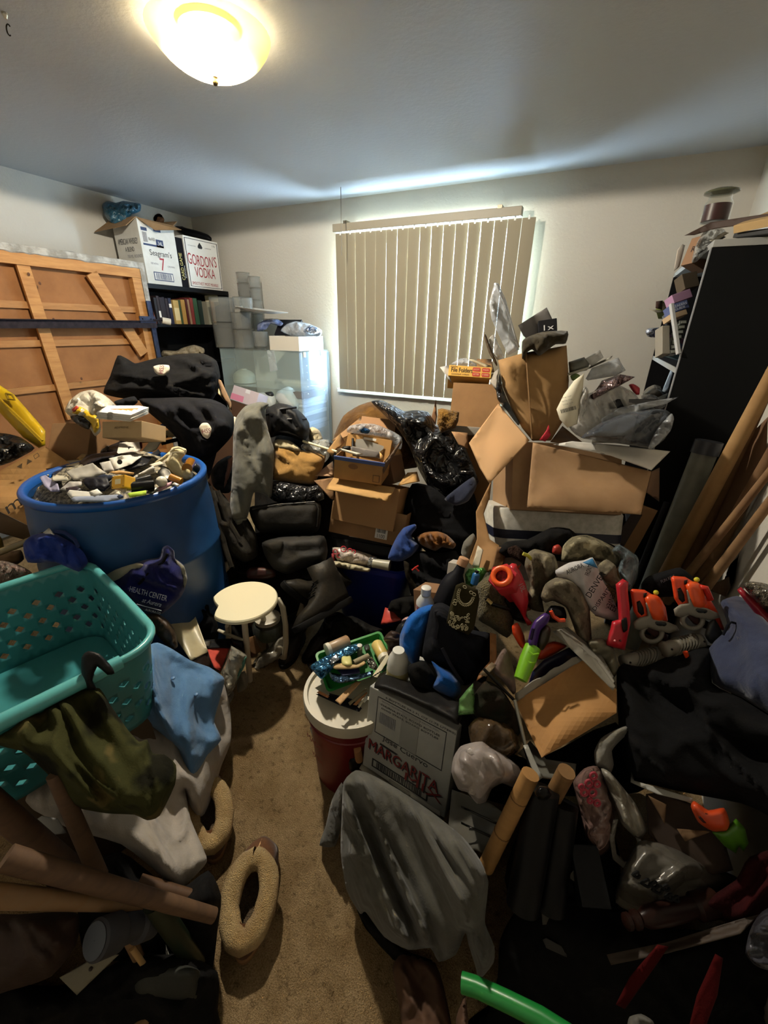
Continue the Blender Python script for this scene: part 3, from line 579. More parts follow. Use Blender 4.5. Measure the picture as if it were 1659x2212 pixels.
ys = [842, 856, 868, 874, 884, 892, 905]; labs = ['brown edged binder box at top of the pile in the cabinet', 'pale blue binder second in the cabinet pile', 'white ring binder third in the cabinet pile', 'grey thin case fourth in the cabinet pile', 'white flat box fifth in the cabinet pile', 'dark grey thin case sixth in the cabinet pile', 'white wide box at bottom of the cabinet pile']
for i in range(7):
    zt_ = pY(672, ys[i], y1-.2).z; zb_ = pY(672, ys[i+1] if i < 6 else 925, y1-.2).z+.003
    B().bx(x1-.30+.01*(i % 3), x1-.02-.012*(i % 2), y0+.06+.01*(i % 2), y1-.03, zb_, zt_).solo('binder', mat(cols[i], 'plastic'), labs[i], 'binder', 'binders piled in the glass cabinet', bev=.003)
# ============================================================ right bookcase, standing on the right wall
def kid(name, m, parent, pts, d=None, th=.003, **k): return card(name, m, '', '', pts, d, th, parent=parent, **k)
XF, Yn, Yf = .31, 2.24, 3.36
rb = thing('bookcase', 'tall black bookcase at right with its bare side towards the camera', 'bookcase', ((XF+XR)/2, (Yn+Yf)/2, 0))
grey = mat('9a9a96', 'plain', rough=.5)
B().bx(XF, XR-.005, Yn, Yn+.02, 0, 1.80).make('side_panel', mat('060708', 'plain', rough=.7), rb); B().bx(XF, XR-.005, Yf-.02, Yf, 0, 1.80).make('side_panel', black, rb)
B().bx(XF, XR-.005, Yn-.004, Yf+.004, 1.80, 1.825).make('top_board', grey, rb, bev=.002); B().bx(XF-.004, XF, Yn+.0, Yn+.02, 0, 1.80).make('edge_trim', mat('8d8f92', 'plain'), rb); B().bx(XR-.015, XR-.006, Yn+.02, Yf-.02, 0, 1.8).make('back_panel', black, rb)
for zz in (1.335, .95, .5): B().bx(XF+.005, XR-.016, Yn+.021, Yf-.021, zz, zz+.022).make('shelf', mat('16161a', 'plain'), rb)
for zz in (1.335,): B().bx(XF-.0, XF+.005, Yn+.021, Yf-.021, zz, zz+.022).make('shelf_edge', grey, rb)
# shelf contents
D = 1.78
for nm, c, lab, a, b_, c_ in [
 ('box', '4f4434', 'brown rounded box on top of the pink book in the right bookcase', (1480, 624, D), (1512, 617, D), (1482, 590, D)),
 ('book', 'a982a0', 'pink book at the top of the stack in the right bookcase', (1457, 655, D), (1497, 641, D), (1460, 634, D)),
 ('book', '55608c', 'blue book with white title under the pink book', (1454, 676, D), (1490, 664, D), (1457, 656, D)),
 ('book', 'b99f7f', 'peach book under the blue titled book', (1450, 690, D), (1486, 678, D), (1453, 677, D)),
 ('box', '8a8478', 'cardboard strip box at left of the cassette stack', (1431, 764, D), (1447, 764, D), (1441, 703, D))]:
    o, M, w, h = qbox(nm, mat(c, 'card'), lab, nm, a, b_, c_, .05, 'books stacked in the right bookcase' if nm == 'book' else None)
    if '55608c' == c: text('READERS', M, w*.5, h*.65, w*.8, h*.3, mat('c8ccd8', 'print'), o); text('GUIDE', M, w*.45, h*.28, w*.6, h*.25, mat('c8ccd8', 'print'), o)
    for ch in o.children: ch.location = ch.location
for i in range(7):
    y = 765-i*10.6; x = 1447+i*3.6
    o, M, w, h = qbox('cassette', mat('55574f', 'plastic'), ['lowest', 'second lowest', 'third from bottom', 'middle', 'third from top', 'second from top', 'topmost'][i]+' grey cassette of the stack in the right bookcase', 'cassette', (x, y, D), (x+16, y-1, D), (x+2.6, y-9.5, D), .03, 'cassettes stacked in the right bookcase')
    decal(M, rect(w*.15, w*.85, h*.25, h*.8), mat('9fa196', 'print'), o, 'paper_label')
qbox('white_board', mat('b5b7b8', 'plain'), 'white upright board beside the cassette stack in the bookcase', 'board', (1465, 764, D-.03), (1472, 763, D-.03), (1497, 648, D-.03), .015)
o = qbox('box', mat('6f7a3c', 'card'), 'green and brown open box poking out of right bookcase', 'box', (1416, 669, 2.05), (1456, 670, 2.0), (1419, 650, 2.05), .1)[0]
kid('flap', mat('8d8674', 'card'), o, [(1401, 668), (1416, 669), (1452, 674), (1420, 676)], 2.0)
kid('front_panel', mat('a79b83', 'card'), o, [(1432, 652), (1444, 649), (1446, 669), (1430, 670)], 2.02)
kid('inside_panel', mat('3a241c', 'card'), o, [(1417, 651), (1432, 649), (1430, 669), (1416, 666)], 2.03)
cloth('camera_strap', mat('1c1e22', 'leather', h2='70747a'), 'black and grey tangled strap below the green box', 'strap', [(1430, 684), (1445, 675), (1454, 690), (1450, 704), (1436, 702)], 1.95, bulge=.03, back=.05, amp=.04, fs=40, res=5)
cloth('foil_bag', mat('8e95a6', 'foil', h2='c9cede'), 'silver foil bag sticking out of the right bookcase', 'bag', [(1394, 716), (1402, 709), (1440, 707), (1446, 716), (1438, 727), (1408, 729), (1398, 726)], 1.95, bulge=.02, back=.05, amp=.03, fs=30, res=5)
for i, (c, lab) in enumerate([('7fa7b4', 'pale blue paperback at bottom of the shelf end stack'), ('b5627c', 'pink paperback above the pale blue one'), ('6b7cae', 'blue paperback above the pink one'), ('ac7f9c', 'mauve paperback at top of the shelf end stack')]):
    y = 764-i*11.5; qbox('paperback', mat(c, 'card'), lab, 'book', (1414+i*2.2, y, 1.95), (1432+i*2.2, y+3, 1.9), (1416+i*2.2, y-11, 1.95), .12, 'paperbacks at the shelf end')
cloth('helmet', mat('5d5a55', 'plastic', rough=.25), 'round grey helmet on the lower shelf of the right bookcase', 'helmet', [(1388, 850), (1398, 838), (1414, 831), (1430, 836), (1440, 850), (1430, 862), (1395, 862)], 2.0, bulge=.1, back=.12, amp=0, res=6, rnd=1)
for i, (p, c, lab) in enumerate([([(1430, 845), (1448, 800), (1456, 802), (1442, 850)], '9fb2c8', 'pale blue magazine leaning on the lower bookcase shelf'), ([(1412, 862), (1444, 848), (1446, 860), (1420, 868)], 'd5e0e2', 'white paper lying beside the round helmet'), ([(1416, 876), (1440, 862), (1442, 876), (1420, 886)], 'c8d2d4', 'second white paper under the one beside the helmet')]):
    card('magazine', mat(c, 'paper'), lab, 'paper', p, 1.92, th=.02)
# on top of the right bookcase
zt = 1.826
o, M, w, h = qbox('carton', mat('8c6a4e', 'card'), 'small upright brown carton on the right bookcase', 'box', (1470, 574, 1.9), (1495, 568, 1.85), (1481, 519, 1.9), .1)
text('R', M, w*.6, h*.55, w*.3, h*.2, mat('2b1a14', 'print'), o)
card('envelope', mat('b9afa2', 'paper'), 'white envelope standing left of the small brown carton', 'envelope', [(1455, 587), (1463, 540), (1474, 527), (1480, 530), (1468, 576)], 1.93, th=.02)
jb = pz(1541, 481, zt+.10); jp = [(.95, 0), (1, .05), (1, .55), (.8, .68), (.78, .82)]
t = bottle('candle_jar', 'glass candle jar with dark red wax on top of right bookcase', 'candle', jb, jb+Vector((0, 0, 1)), .052, .115, mat('c9c9bb', 'glass', al=.02), None, jp)
B().lathe(at(jb), [(.047, .004), (.048, .062)], 24).make('wax', mat('35090f', 'plastic', rough=.4), t, smooth=.8)
B().lathe(at(jb+Vector((0, 0, .094))), [(.04, 0), (.062, .008), (.062, .014), (.04, .022)], 26).make('lid', mat('5a5c45', 'glass', al=.5), t, smooth=.8)
card('board', mat('3b2a20', 'wood'), 'dark brown board under the candle jar', 'board', [(1478, 509, 1.75), (1535, 480, 1.72), (1700, 455, 1.4), (1700, 474, 1.4), (1545, 494, 1.7), (1500, 508, 1.74)], th=.03, amp=.0, res=14)
cloth('plastic_bag', mat('8e8f8a', 'film', al=.7, h2='b9bab4'), 'clear plastic bag on the front edge of the right bookcase', 'bag', [(1494, 566), (1502, 532), (1525, 495), (1560, 493), (1568, 505), (1530, 540), (1505, 565)], 1.75, bulge=.03, back=.08, amp=.05, fs=20, res=7)
card('envelope', mat('a79f8d', 'paper'), 'white envelope under the candle board on the bookcase', 'envelope', [(1532, 520), (1565, 500), (1575, 503), (1545, 522)], 1.7, th=.006)
card('folder', mat('201d1c', 'paper'), 'black folder lying on the bookcase below the clear bag', 'folder', [(1505, 540), (1530, 528), (1560, 508), (1568, 512), (1530, 536), (1508, 550)], 1.71, th=.006)
qbox('manila_box', mat('a88a5c', 'card'), 'tan flat box at the right end on the bookcase', 'box', (1584, 505, 1.6), (1700, 482, 1.4), (1578, 489, 1.6), .2)
qbox('tray', mat('1d1c1b', 'plain'), 'black tray under the tan flat box on the bookcase', 'tray', (1582, 514, 1.62), (1700, 500, 1.42), (1582, 503, 1.62), .2)
# ============================================================ rolls and tubes leaning at the right wall
a, b_ = P(1530, 958, 1.75), P(1358, 1392, 2.12)
t = thing('mailing_tube', 'grey plastic mailing tube with black cap leaning by the bookcase', 'tube', b_)
dr = (b_-a).normalized(); B().tube([a, a+(b_-a)*.5, b_], .046, 22).make('tube', mat('8a8b7e', 'plastic', h2='72736a', sc=60), t, smooth=.8)
B().tube([a-dr*.012, a-dr*.01, a+dr*.045], [.044, .051, .051], 22).make('end_cap', mat('45484f', 'plastic'), t, smooth=.8)
kr = mat('a27e50', 'card', h2='8f6b40'); kr2 = mat('7d5d3c', 'card', h2='684a2e'); kr3 = mat('8d6c47', 'card', h2='75563a')
GR = 'paper rolls leaning in the right corner'
for a, b_, r0, r1, m, lab in [((1705, 742, 1.3), (1415, 1290, 2.0), .022, .036, kr, 'light brown paper roll leaning right of the grey mailing tube'),
  ((1672, 800, 1.4), (1450, 1290, 2.0), .022, .034, kr2, 'darker brown paper roll behind the light brown roll'),
  ((1690, 985, 1.25), (1440, 1300, 1.75), .011, .018, kr3, 'thin kraft roll crossing in front of the other rolls'),
  ((1740, 850, 1.3), (1490, 1290, 1.85), .016, .026, kr2, 'dull brown paper roll in the middle of the corner rolls'),
  ((1720, 1010, 1.2), (1500, 1300, 1.65), .013, .02, kr3, 'short kraft roll nearest the right wall')]:
    rod('paper_roll', m, lab, 'paper roll', P(*a), P(*b_), r0, r1, group=GR)
card('cardboard_sheet', mat('6d5038', 'card'), 'brown folded cardboard sheet leaning behind the rolls', 'cardboard', [(1600, 960, 1.55), (1659, 900, 1.45), (1655, 1010, 1.5), (1560, 1190, 1.75), (1520, 1240, 1.8), (1490, 1230, 1.85)], th=.02)
card('cardboard_sheet', mat('5d4632', 'card'), 'dark brown cardboard strip standing at the foot of the rolls', 'cardboard', [(1590, 1240, 1.6), (1620, 1198, 1.55), (1600, 1260, 1.55), (1570, 1290, 1.6), (1520, 1270, 1.65)], th=.03)
rod('rod', mat('1b1b1d', 'plain'), 'black rod leaning left of the grey mailing tube', 'rod', P(1440, 1085, 1.95), P(1370, 1260, 2.1), .012)
card('cardboard_sheet', mat('94704b', 'card'), 'tan cardboard panel leaning behind the big open carton', 'cardboard', [(1389, 1091, 1.85), (1421, 1103, 1.85), (1365, 1205, 1.95), (1318, 1340, 2.1), (1285, 1330, 2.1), (1335, 1180, 1.95)], th=.03)
card('wooden_plank', mat('241611', 'wood'), 'dark stained plank between the cooler and the cardboard panel', 'plank', [(1365, 1108, 1.82), (1388, 1112, 1.82), (1345, 1185, 1.85), (1318, 1175, 1.85)], th=.03)
# ============================================================ foam cooler and the big open carton on it
wh = mat('c4c0b6', 'plain', h2='a8a498', sc=30, rough=.6); nv_ = mat('14182c', 'plain', rough=.5)
A_, B_, C_ = (1098, 1180, 1.72), (1335, 1192, 1.72), (1108, 1098, 1.70); M, w, h = fpx(A_, B_, C_)
cw_ = thing('cooler', 'white foam cooler with navy band under the big open carton', 'cooler', M @ Vector((w/2, .2, 0)))
def rr(x0, x1, y0, y1, r, n=5):
    o = []
    for cx_, cy_, a0 in ((x1-r, y0+r, -90), (x1-r, y1-r, 0), (x0+r, y1-r, 90), (x0+r, y0+r, 180)):
        for i in range(n+1): a = math.radians(a0+90*i/n); o.append((cx_+r*math.cos(a), cy_+r*math.sin(a)))
    return o
def loft(M, rings, cap=(True, True)):      # rings: list of (list of xy, z)
    b = B(); n = len(rings[0][0]); vs = [M @ Vector((x, y, z)) for pl, z in rings for x, y in pl]
    fs = [(i*n+j, i*n+(j+1) % n, (i+1)*n+(j+1) % n, (i+1)*n+j) for i in range(len(rings)-1) for j in range(n)]
    if cap[0]: fs.append(tuple(range(n-1, -1, -1)))
    if cap[1]: fs.append(tuple((len(rings)-1)*n+j for j in range(n)))
    return b.add(vs, fs)
R0 = rr(-.06, w+.02, -.01, .34, .05); R1 = rr(-.055, w+.015, -.005, .335, .05); R2 = rr(-.062, w+.022, -.012, .342, .05)
loft(M, [(R1, -.14), (R0, -.13), (R0, h-.01), (R1, h)]).make('body', wh, cw_, smooth=.6)
loft(M, [(R2, h*.22), (R2, h*.45)], (False, False)).make('band', nv_, cw_, smooth=.6)
A_, B_, C_ = (1105, 1100, 1.66), (1342, 1112, 1.64), (1146, 955, 1.68); M, w, h = fpx(A_, B_, C_); dep = .36
ct = thing('open_carton', 'big open brown carton overflowing with plastic packaging, on the cooler', 'box', M @ Vector((w/2, dep/2, 0)))
bc_ = mat('9b7a56', 'card', h2='8d6c4a', sc=7); bci = mat('7d5f40', 'card')
b = B(); th = .005; b.box(M, 0, w, 0, th, 0, h); b.box(M, 0, w, dep-th, dep, 0, h); b.box(M, 0, th, th, dep-th, 0, h); b.box(M, w-th, w, th, dep-th, 0, h); b.box(M, th, w-th, th, dep-th, 0, th); b.make('carton', bc_, ct)
TL, TR = M @ Vector((0, 0, h)), M @ Vector((w, 0, h))
kid('flap', mat('b48d62', 'card'), ct, [(1076, 872, 1.82), (1144, 951, 1.665), (1057, 1045, 1.60), (1036, 1010, 1.66), (1013, 957, 1.74)], th=.005, amp=.004)
kid('flap', bc_, ct, [(1151, 956, 1.655), (1280, 987, 1.61), (1407, 1018, 1.56), (1384, 1112, 1.50), (1138, 1097, 1.57)], th=.005, amp=.004)
kid('flap', mat('6b503a', 'card'), ct, [(1407, 1018, 1.62), (1425, 1010, 1.75), (1424, 1084, 1.72), (1396, 1064, 1.60)], th=.005)
kid('flap', bci, ct, [(1188, 955, 1.70), (1215, 920, 1.85), (1262, 958, 1.85), (1240, 962, 1.7)], th=.005)
card('paper_sheet', mat('c9c4ba', 'paper'), 'large pale sheet standing in for the lit inner flap of the open carton', 'paper', [(1194, 960, 1.60), (1236, 953, 1.62), (1340, 962, 1.62), (1448, 975, 1.58), (1407, 1016, 1.535), (1320, 985, 1.575)], th=.002, amp=.004)  # white colour carries the light on the carton's inner flap
card('paper_sheet', mat('a9a699', 'paper'), 'small grey paper above the white sheet in the open carton', 'paper', [(1280, 945), (1352, 940), (1338, 957), (1278, 957)], 1.66, th=.002)
# kraft bag standing in the carton
kb = mat('9a7648', 'card', h2='8a673c', sc=5, bump=.3)
t = cloth('paper_bag', kb, 'kraft paper bag standing in the big open carton', 'bag', [(1076, 778), (1132, 762), (1224, 746), (1229, 822), (1222, 900), (1190, 952), (1150, 952), (1128, 925), (1108, 890), (1086, 836)], 1.72, bulge=.05, back=.14, amp=.014, fs=9, k=1, res=12, rnd=.35)
B().tube([P(1136, 764, 1.665), P(1143, 860, 1.655), P(1149, 948, 1.66)], .0035, 5).make('crease', mat('7d5c35', 'card'), t)
cp = mat('8c8f92', 'film', al=.72, h2='b4b7ba', sc=9); cp2 = mat('75777b', 'film', al=.8, h2='999b9f', sc=12); cp3 = mat('a7a39c', 'film', al=.7, h2='c0bcb4', sc=12)
cloth('plastic_package', cp, 'tall clear plastic package sticking up from the kraft bag', 'package', [(1068, 610), (1078, 613), (1094, 650), (1108, 700), (1122, 755), (1098, 768), (1082, 735), (1062, 690), (1056, 655)], 1.78, bulge=.02, back=.05, amp=.025, fs=10, ang=65, k=1, res=8)
B().tube([P(1069, 612, 1.77), P(1092, 662, 1.76), P(1121, 750, 1.755)], .004, 6).solo('wire_edge', mat('d5d8db', 'plastic'), 'clear rib along the tall plastic package', 'plastic strip', smooth=True)
cloth('leather_strap', mat('4a3a26', 'leather'), 'brown leather strap arching out left of the kraft bag', 'strap', [(1045, 726), (1049, 722), (1060, 750), (1074, 785), (1072, 790), (1056, 762)], 1.8, bulge=.006, back=.02, amp=.002, res=5)
cloth('plastic_bag', cp3, 'clear bag bulging left of the tall plastic package', 'bag', [(1055, 735), (1066, 722), (1080, 750), (1090, 775), (1078, 780), (1064, 765)], 1.83, bulge=.02, back=.04, amp=.03, fs=20, res=6)
card('grey_card', mat('6f6b68', 'card'), 'grey cardboard sheet sticking up behind the black box', 'card', [(1119, 703), (1181, 664), (1204, 712), (1150, 742), (1130, 725)], 1.80, th=.01)
o, M, w, h = qbox('black_box', mat('17171a', 'card'), 'small black box with white print in the kraft bag', 'box', (1164, 722, 1.76), (1204, 716, 1.74), (1157, 694, 1.76), .06)
text('1x', M, w*.55, h*.4, w*.55, h*.4, mat('c9c9c9', 'print'), o)
cloth('olive_hat', mat('3a3222', 'cloth', h2='2a2418'), 'dark olive cap lying over the top of the kraft bag', 'cap', [(1128, 776), (1128, 738), (1142, 727), (1172, 717), (1226, 715), (1222, 742), (1200, 744), (1178, 760), (1164, 769), (1150, 755), (1138, 762)], 1.66, bulge=.05, back=.10, amp=.02, fs=16, res=8)
cloth('black_cable', mat('17181a', 'film', al=.9), 'black and clear crumpled packaging left of the kraft bag', 'packaging', [(1072, 838), (1080, 806), (1086, 838), (1100, 872), (1122, 912), (1118, 918), (1090, 882), (1074, 862)], 1.70, bulge=.02, back=.04, amp=.05, fs=25, res=6)
card('red_tag', mat('b01f30', 'paper'), 'red paper corner at the foot of the kraft bag', 'paper', [(1165, 950), (1180, 930), (1185, 917), (1190, 940), (1178, 954)], 1.63, th=.003)
# heap of packaging on the right half
cloth('plastic_block', mat('5a5a50', 'plastic'), 'olive grey plastic block at the top of the packaging heap', 'box', [(1228, 782), (1262, 771), (1274, 786), (1268, 800), (1230, 808)], 1.74, bulge=.03, back=.06, amp=0, k=1, res=8)
card('clear_case', cp3, 'clear blister case right of the olive plastic block', 'package', [(1264, 775), (1296, 756), (1304, 772), (1278, 792)], 1.74, th=.05, amp=.02, fs=30)
card('white_card', mat('aaa698', 'card'), 'thin white card edge under the olive plastic block', 'card', [(1206, 813), (1230, 805), (1275, 791), (1324, 768), (1318, 776), (1272, 797), (1235, 810)], 1.70, th=.006)
cloth('cloth_ball', mat('5d7040', 'cloth'), 'small green ball of cloth under the white card edge', 'cloth', [(1232, 812), (1244, 806), (1254, 812), (1250, 822), (1236, 822)], 1.69, bulge=.03, back=.04, res=5)
cloth('blister_pack', cp, 'wide clear blister pack in the middle of the packaging heap', 'package', [(1265, 818), (1278, 795), (1336, 772), (1344, 788), (1352, 800), (1330, 812), (1270, 822)], 1.72, bulge=.03, back=.06, amp=.03, fs=14, k=1, res=9)
cloth('foil_wrap', mat('6d5558', 'foil', h2='b8a0a0'), 'pinkish foil wrap pointing right in the packaging heap', 'wrapper', [(1300, 822), (1340, 808), (1372, 814), (1356, 824), (1330, 838), (1282, 864), (1270, 860), (1290, 838)], 1.66, bulge=.02, back=.05, amp=.05, fs=28, k=1, res=8)
t = cloth('receipt', mat('d2cbb4', 'paper'), 'long cream receipt curling over the front of the packaging', 'receipt', [(1240, 822), (1262, 806), (1258, 850), (1247, 916), (1226, 924), (1209, 906), (1202, 884), (1218, 852)], 1.58, bulge=.02, back=.004, amp=.003, k=1, res=10, rnd=.9)
Mr, w, h = fpx((1207, 898, 1.57), (1244, 888, 1.57), (1216, 858, 1.57)); bars(Mr, w*.02, w*.95, h*.05, h*.27, mat('55534c', 'print'), t, 24, off=.022)
for i in range(3): text('TOTAL 12.'+'0459'[i]+'9', Mr, w*.5, h*(.9-.2*i), w*.6, h*.07, mat('8a867a', 'print'), t, off=.022)
for lab, p, d, m in [('clear plastic bag filling the middle of the packaging heap', [(1228, 920), (1250, 860), (1285, 845), (1330, 830), (1372, 850), (1385, 880), (1330, 900), (1290, 935), (1255, 945)], 1.70, cp3),
  ('cloudy plastic bag behind the receipt', [(1246, 880), (1262, 835), (1272, 845), (1268, 880), (1252, 912)], 1.62, cp3),
  ('grey plastic bag at far right end of the packaging heap', [(1385, 855), (1410, 852), (1440, 872), (1425, 885), (1395, 882)], 1.8, cp2)]:
    cloth('plastic_bag', m, lab, 'bag', p, d, bulge=.05, back=.1, amp=.045, fs=13, res=9)
cloth('red_plastic', mat('a5202c', 'plastic'), 'red plastic piece sticking up from the packaging heap', 'plastic piece', [(1358, 832), (1368, 829), (1382, 838), (1381, 852), (1372, 852)], 1.74, bulge=.02, back=.04, amp=0, res=5)
card('black_tray', mat('26272a', 'plastic'), 'black plastic tray in the middle of the packaging heap', 'tray', [(1313, 872), (1334, 862), (1420, 862), (1430, 870), (1350, 880), (1316, 884)], 1.66, th=.05)
card('blister_sheet', cp, 'long curved clear blister sheet pointing right', 'package', [(1298, 905), (1340, 880), (1400, 868), (1466, 857), (1440, 872), (1380, 888), (1330, 905), (1300, 915)], 1.60, th=.012, amp=.02, fs=14)
cloth('clamshell', mat('56595e', 'film', al=.9, h2='3d4045', sc=8), 'dark grey clamshell packaging, largest at the right of carton', 'package', [(1254, 945), (1300, 912), (1350, 893), (1410, 884), (1440, 886), (1454, 900), (1448, 930), (1430, 955), (1405, 968), (1350, 960), (1290, 952)], 1.56, bulge=.06, back=.12, amp=.03, fs=9, ang=-20, res=10)
cloth('clear_wrap', cp, 'clear film hanging at right end of the dark clamshell', 'plastic wrap', [(1400, 966), (1420, 925), (1450, 893), (1456, 905), (1448, 932), (1425, 957), (1408, 970)], 1.50, bulge=.015, back=.02, amp=.03, fs=22, res=7)
# ============================================================ back centre: folder carton, garbage bag, quilt
A_, B_, C_ = (970, 915, 2.35), (1075, 922, 2.3), (974, 826, 2.35); M, w, h = fpx(A_, B_, C_)
t = thing('folder_carton', 'brown carton below the right side of the blind, flaps open', 'box', M @ Vector((w/2, .15, 0)))
b = B(); b.box(M, 0, w, 0, .3, -.6, h); b.make('carton', mat('8f6a42', 'card', h2='83603a'), t)
kid('flap', mat('b4b0aa', 'card'), t, [(950, 793, 2.35), (968, 789, 2.37), (976, 829, 2.34)], th=.006); kid('flap', mat('8f6a42', 'card'), t, [(1030, 775, 2.6), (1062, 776, 2.6), (1068, 805, 2.5), (1030, 800, 2.5)], th=.006); kid('flap', mat('9c9488', 'card'), t, [(1058, 812, 2.33), (1078, 795, 2.3), (1072, 845, 2.28), (1060, 826, 2.3)], th=.006)
o, M, w, h = qbox('file_folder_box', mat('cfa04a', 'card'), 'yellow and red box of file folders on the brown carton', 'box', (968, 811, 2.34), (1060, 817, 2.31), (969, 788, 2.34), .24)
text('File Folders', M, w*.31, h*.58, w*.5, h*.42, mat('2a1a12', 'print'), o); text('assorted colors', M, w*.28, h*.2, w*.42, h*.14, mat('6b4a2a', 'print'), o); text('manila', M, w*.12, h*.88, w*.16, h*.12, mat('6b4a2a', 'print'), o)
for i in range(4):
    x = w*(.56+.22*(i % 2)); z = h*(.08+.46*(i//2)); decal(M, rr(x, x+w*.18, z, z+h*.36, h*.1), mat('b23a2a', 'print'), o, 'print_panel'); text(['LETTER', '100', '1/3 CUT', 'PACK'][i], M, x+w*.09, z+h*.18, w*.13, h*.13, mat('e0c49a', 'print'), o, off=.0025)
for ch in o.children: pass
cloth('plastic_bag', mat('aeb0b4', 'film', al=.7, h2='c9cacc'), 'clear plastic film on top of the file folder box', 'bag', [(975, 786), (990, 776), (1006, 773), (1018, 780), (1030, 790), (990, 790)], 2.42, bulge=.03, back=.05, amp=.04, fs=20, res=6)
card('envelope', mat('c2b494', 'paper'), 'cream envelope on top of the file folder box', 'envelope', [(1008, 776), (1022, 776), (1062, 791), (1048, 794)], 2.4, th=.006)
card('white_board', mat('8d877c', 'plain'), 'grey white shelf edge below the brown folder carton', 'board', [(968, 918), (1060, 925), (1060, 944), (966, 936)], 2.25, th=.15)
cloth('sponge_block', mat('8a6428', 'fur', h2='4a3212', sc=60), 'mottled brown foam block beside the folder carton', 'foam block', [(946, 884), (955, 882), (992, 890), (990, 910), (984, 924), (952, 936), (944, 915)], 2.15, bulge=.03, back=.08, amp=.02, fs=30, k=1, res=6, rnd=.3)
card('cardboard_piece', mat('7a5636', 'card'), 'narrow pointed cardboard flap standing by the garbage bag', 'cardboard', [(931, 905), (942, 862), (944, 900), (940, 925)], 2.3, th=.005)
card('cardboard_piece', mat('a47c56', 'card'), 'small tan cardboard corner right of the garbage bag', 'cardboard', [(975, 932), (1010, 935), (1012, 970), (990, 960)], 2.1, th=.01)
qc = mat('6b4c24', 'cloth', h2='47301a', sc=120)
cloth('quilt', qc, 'brown satin quilt heaped behind the middle cardboard boxes', 'quilt', [(718, 975), (722, 940), (742, 898), (775, 876), (805, 867), (838, 875), (862, 900), (890, 930), (910, 970), (900, 1010), (780, 1020), (735, 1000)], 2.75, bulge=.14, back=.3, amp=.05, fs=6, ang=60, st=2, res=11)
gb = mat('0c0c0d', 'bag', h2='141415', sc=22, bump=.5)
cloth('garbage_bag', gb, 'shiny black garbage bag spread over the heap below the window', 'bag', [(802, 868), (822, 864), (850, 876), (872, 888), (895, 886), (925, 890), (942, 918), (972, 926), (992, 940), (1008, 975), (1022, 1010), (1034, 1040), (1020, 1058), (985, 1072), (958, 1090), (938, 1070), (918, 1040), (902, 1010), (884, 965), (862, 930), (834, 900)], 2.28, bulge=.12, back=.4, amp=.075, fs=7, ang=50, st=2.4, res=10)
cloth('garbage_bag', gb, 'second black garbage bag peeking out at right of the sponge block', 'bag', [(975, 985), (1000, 960), (1015, 990), (1030, 1030), (1015, 1045), (990, 1030)], 2.15, bulge=.06, back=.2, amp=.05, fs=11, res=8)
cloth('black_clothes', mat('0f0f11', 'cloth'), 'mound of black clothes under the garbage bag', 'clothes', [(890, 1045), (930, 1050), (975, 1075), (1020, 1060), (1032, 1100), (1035, 1180), (990, 1210), (930, 1200), (885, 1150), (870, 1100)], 2.2, bulge=.12, back=.4, amp=.03, fs=7, res=12)
cloth('navy_cloth', mat('2a2e3e', 'cloth'), 'slate blue shirt hanging out below the garbage bag', 'shirt', [(960, 1078), (990, 1052), (1022, 1030), (1030, 1050), (1012, 1082), (985, 1092)], 2.05, bulge=.03, back=.06, amp=.02, res=8)
# ============================================================ blue tote with cartons stacked on it
A_, B_, C_ = (778, 1338, 2.24), (890, 1352, 2.16), (722, 1215, 2.12)
tb = pz(826, 1345, .0); bm0 = mat('1a2876', 'plastic', rough=.35, h2='162264', bump=.02)
pL, pR = pz(706, 1208, .42), pz(878, 1238, .42); xd = (pR-pL); xd.z = 0; W = xd.length; xd.normalize(); yd = Vector((-xd.y, xd.x, 0))
Mt = Matrix(((xd.x, yd.x, 0, pL.x), (xd.y, yd.y, 0, pL.y), (0, 0, 1, 0), (0, 0, 0, 1)))
dt = .36
t = thing('storage_tote', 'dark blue plastic storage tote on the carpet under the cartons', 'tote', Mt @ Vector((W/2, dt/2, 0)))
o1 = rr(0, W, 0, dt, .06); o0 = rr(.05, W-.05, .04, dt-.04, .05); i1 = rr(.008, W-.008, .008, dt-.008, .055); i0 = rr(.055, W-.055, .045, dt-.045, .05); ob = rr(-.014, W+.014, -.014, dt+.014, .07)
loft(Mt, [(o0, 0), (o1, .40), (i1, .40), (i0, .01)]).make('tub', bm0, t, smooth=.6)
loft(Mt, [(o1, .385), (ob, .387), (ob, .412), (o1, .418), (i1, .415), (i1, .40)], (False, False)).make('rim', mat('1d2a80', 'plastic', rough=.3), t, smooth=.6)
kid_ = cloth('grocery_bag', mat('b9aca0', 'bag', h2='a89a8e'), 'white shopping bag with red rings in the blue tote', 'bag', [(718, 1190), (722, 1182), (760, 1186), (800, 1198), (826, 1212), (815, 1224), (770, 1222), (730, 1212)], 2.06, bulge=.05, back=.12, amp=.03, fs=14, res=8)
for x, y, r in ((724, 1192, 5), (733, 1200, 5), (742, 1186, 6), (756, 1190, 5), (764, 1192, 4)):
    c = P(x, y, 2.0); B().tube([c+(_R*math.cos(a)+_U*math.sin(a))*r*2.0/FPX for a in np.linspace(0, 2*math.pi, 15)], .0022, 5, False).make('red_ring', mat('b32838', 'print'), kid_)
cloth('papers', mat('bfb596', 'paper', h2='8f866c'), 'heap of torn cream papers along front of the blue tote', 'papers', [(716, 1214), (730, 1212), (780, 1222), (800, 1228), (795, 1236), (750, 1230), (722, 1224)], 2.02, bulge=.04, back=.1, amp=.06, fs=34, res=6)
card('red_wrapper', mat('7d1c20', 'paper'), 'dark red wrapper corner at left of the blue tote', 'wrapper', [(716, 1196), (722, 1194), (723, 1212), (716, 1208)], 2.05, th=.01)
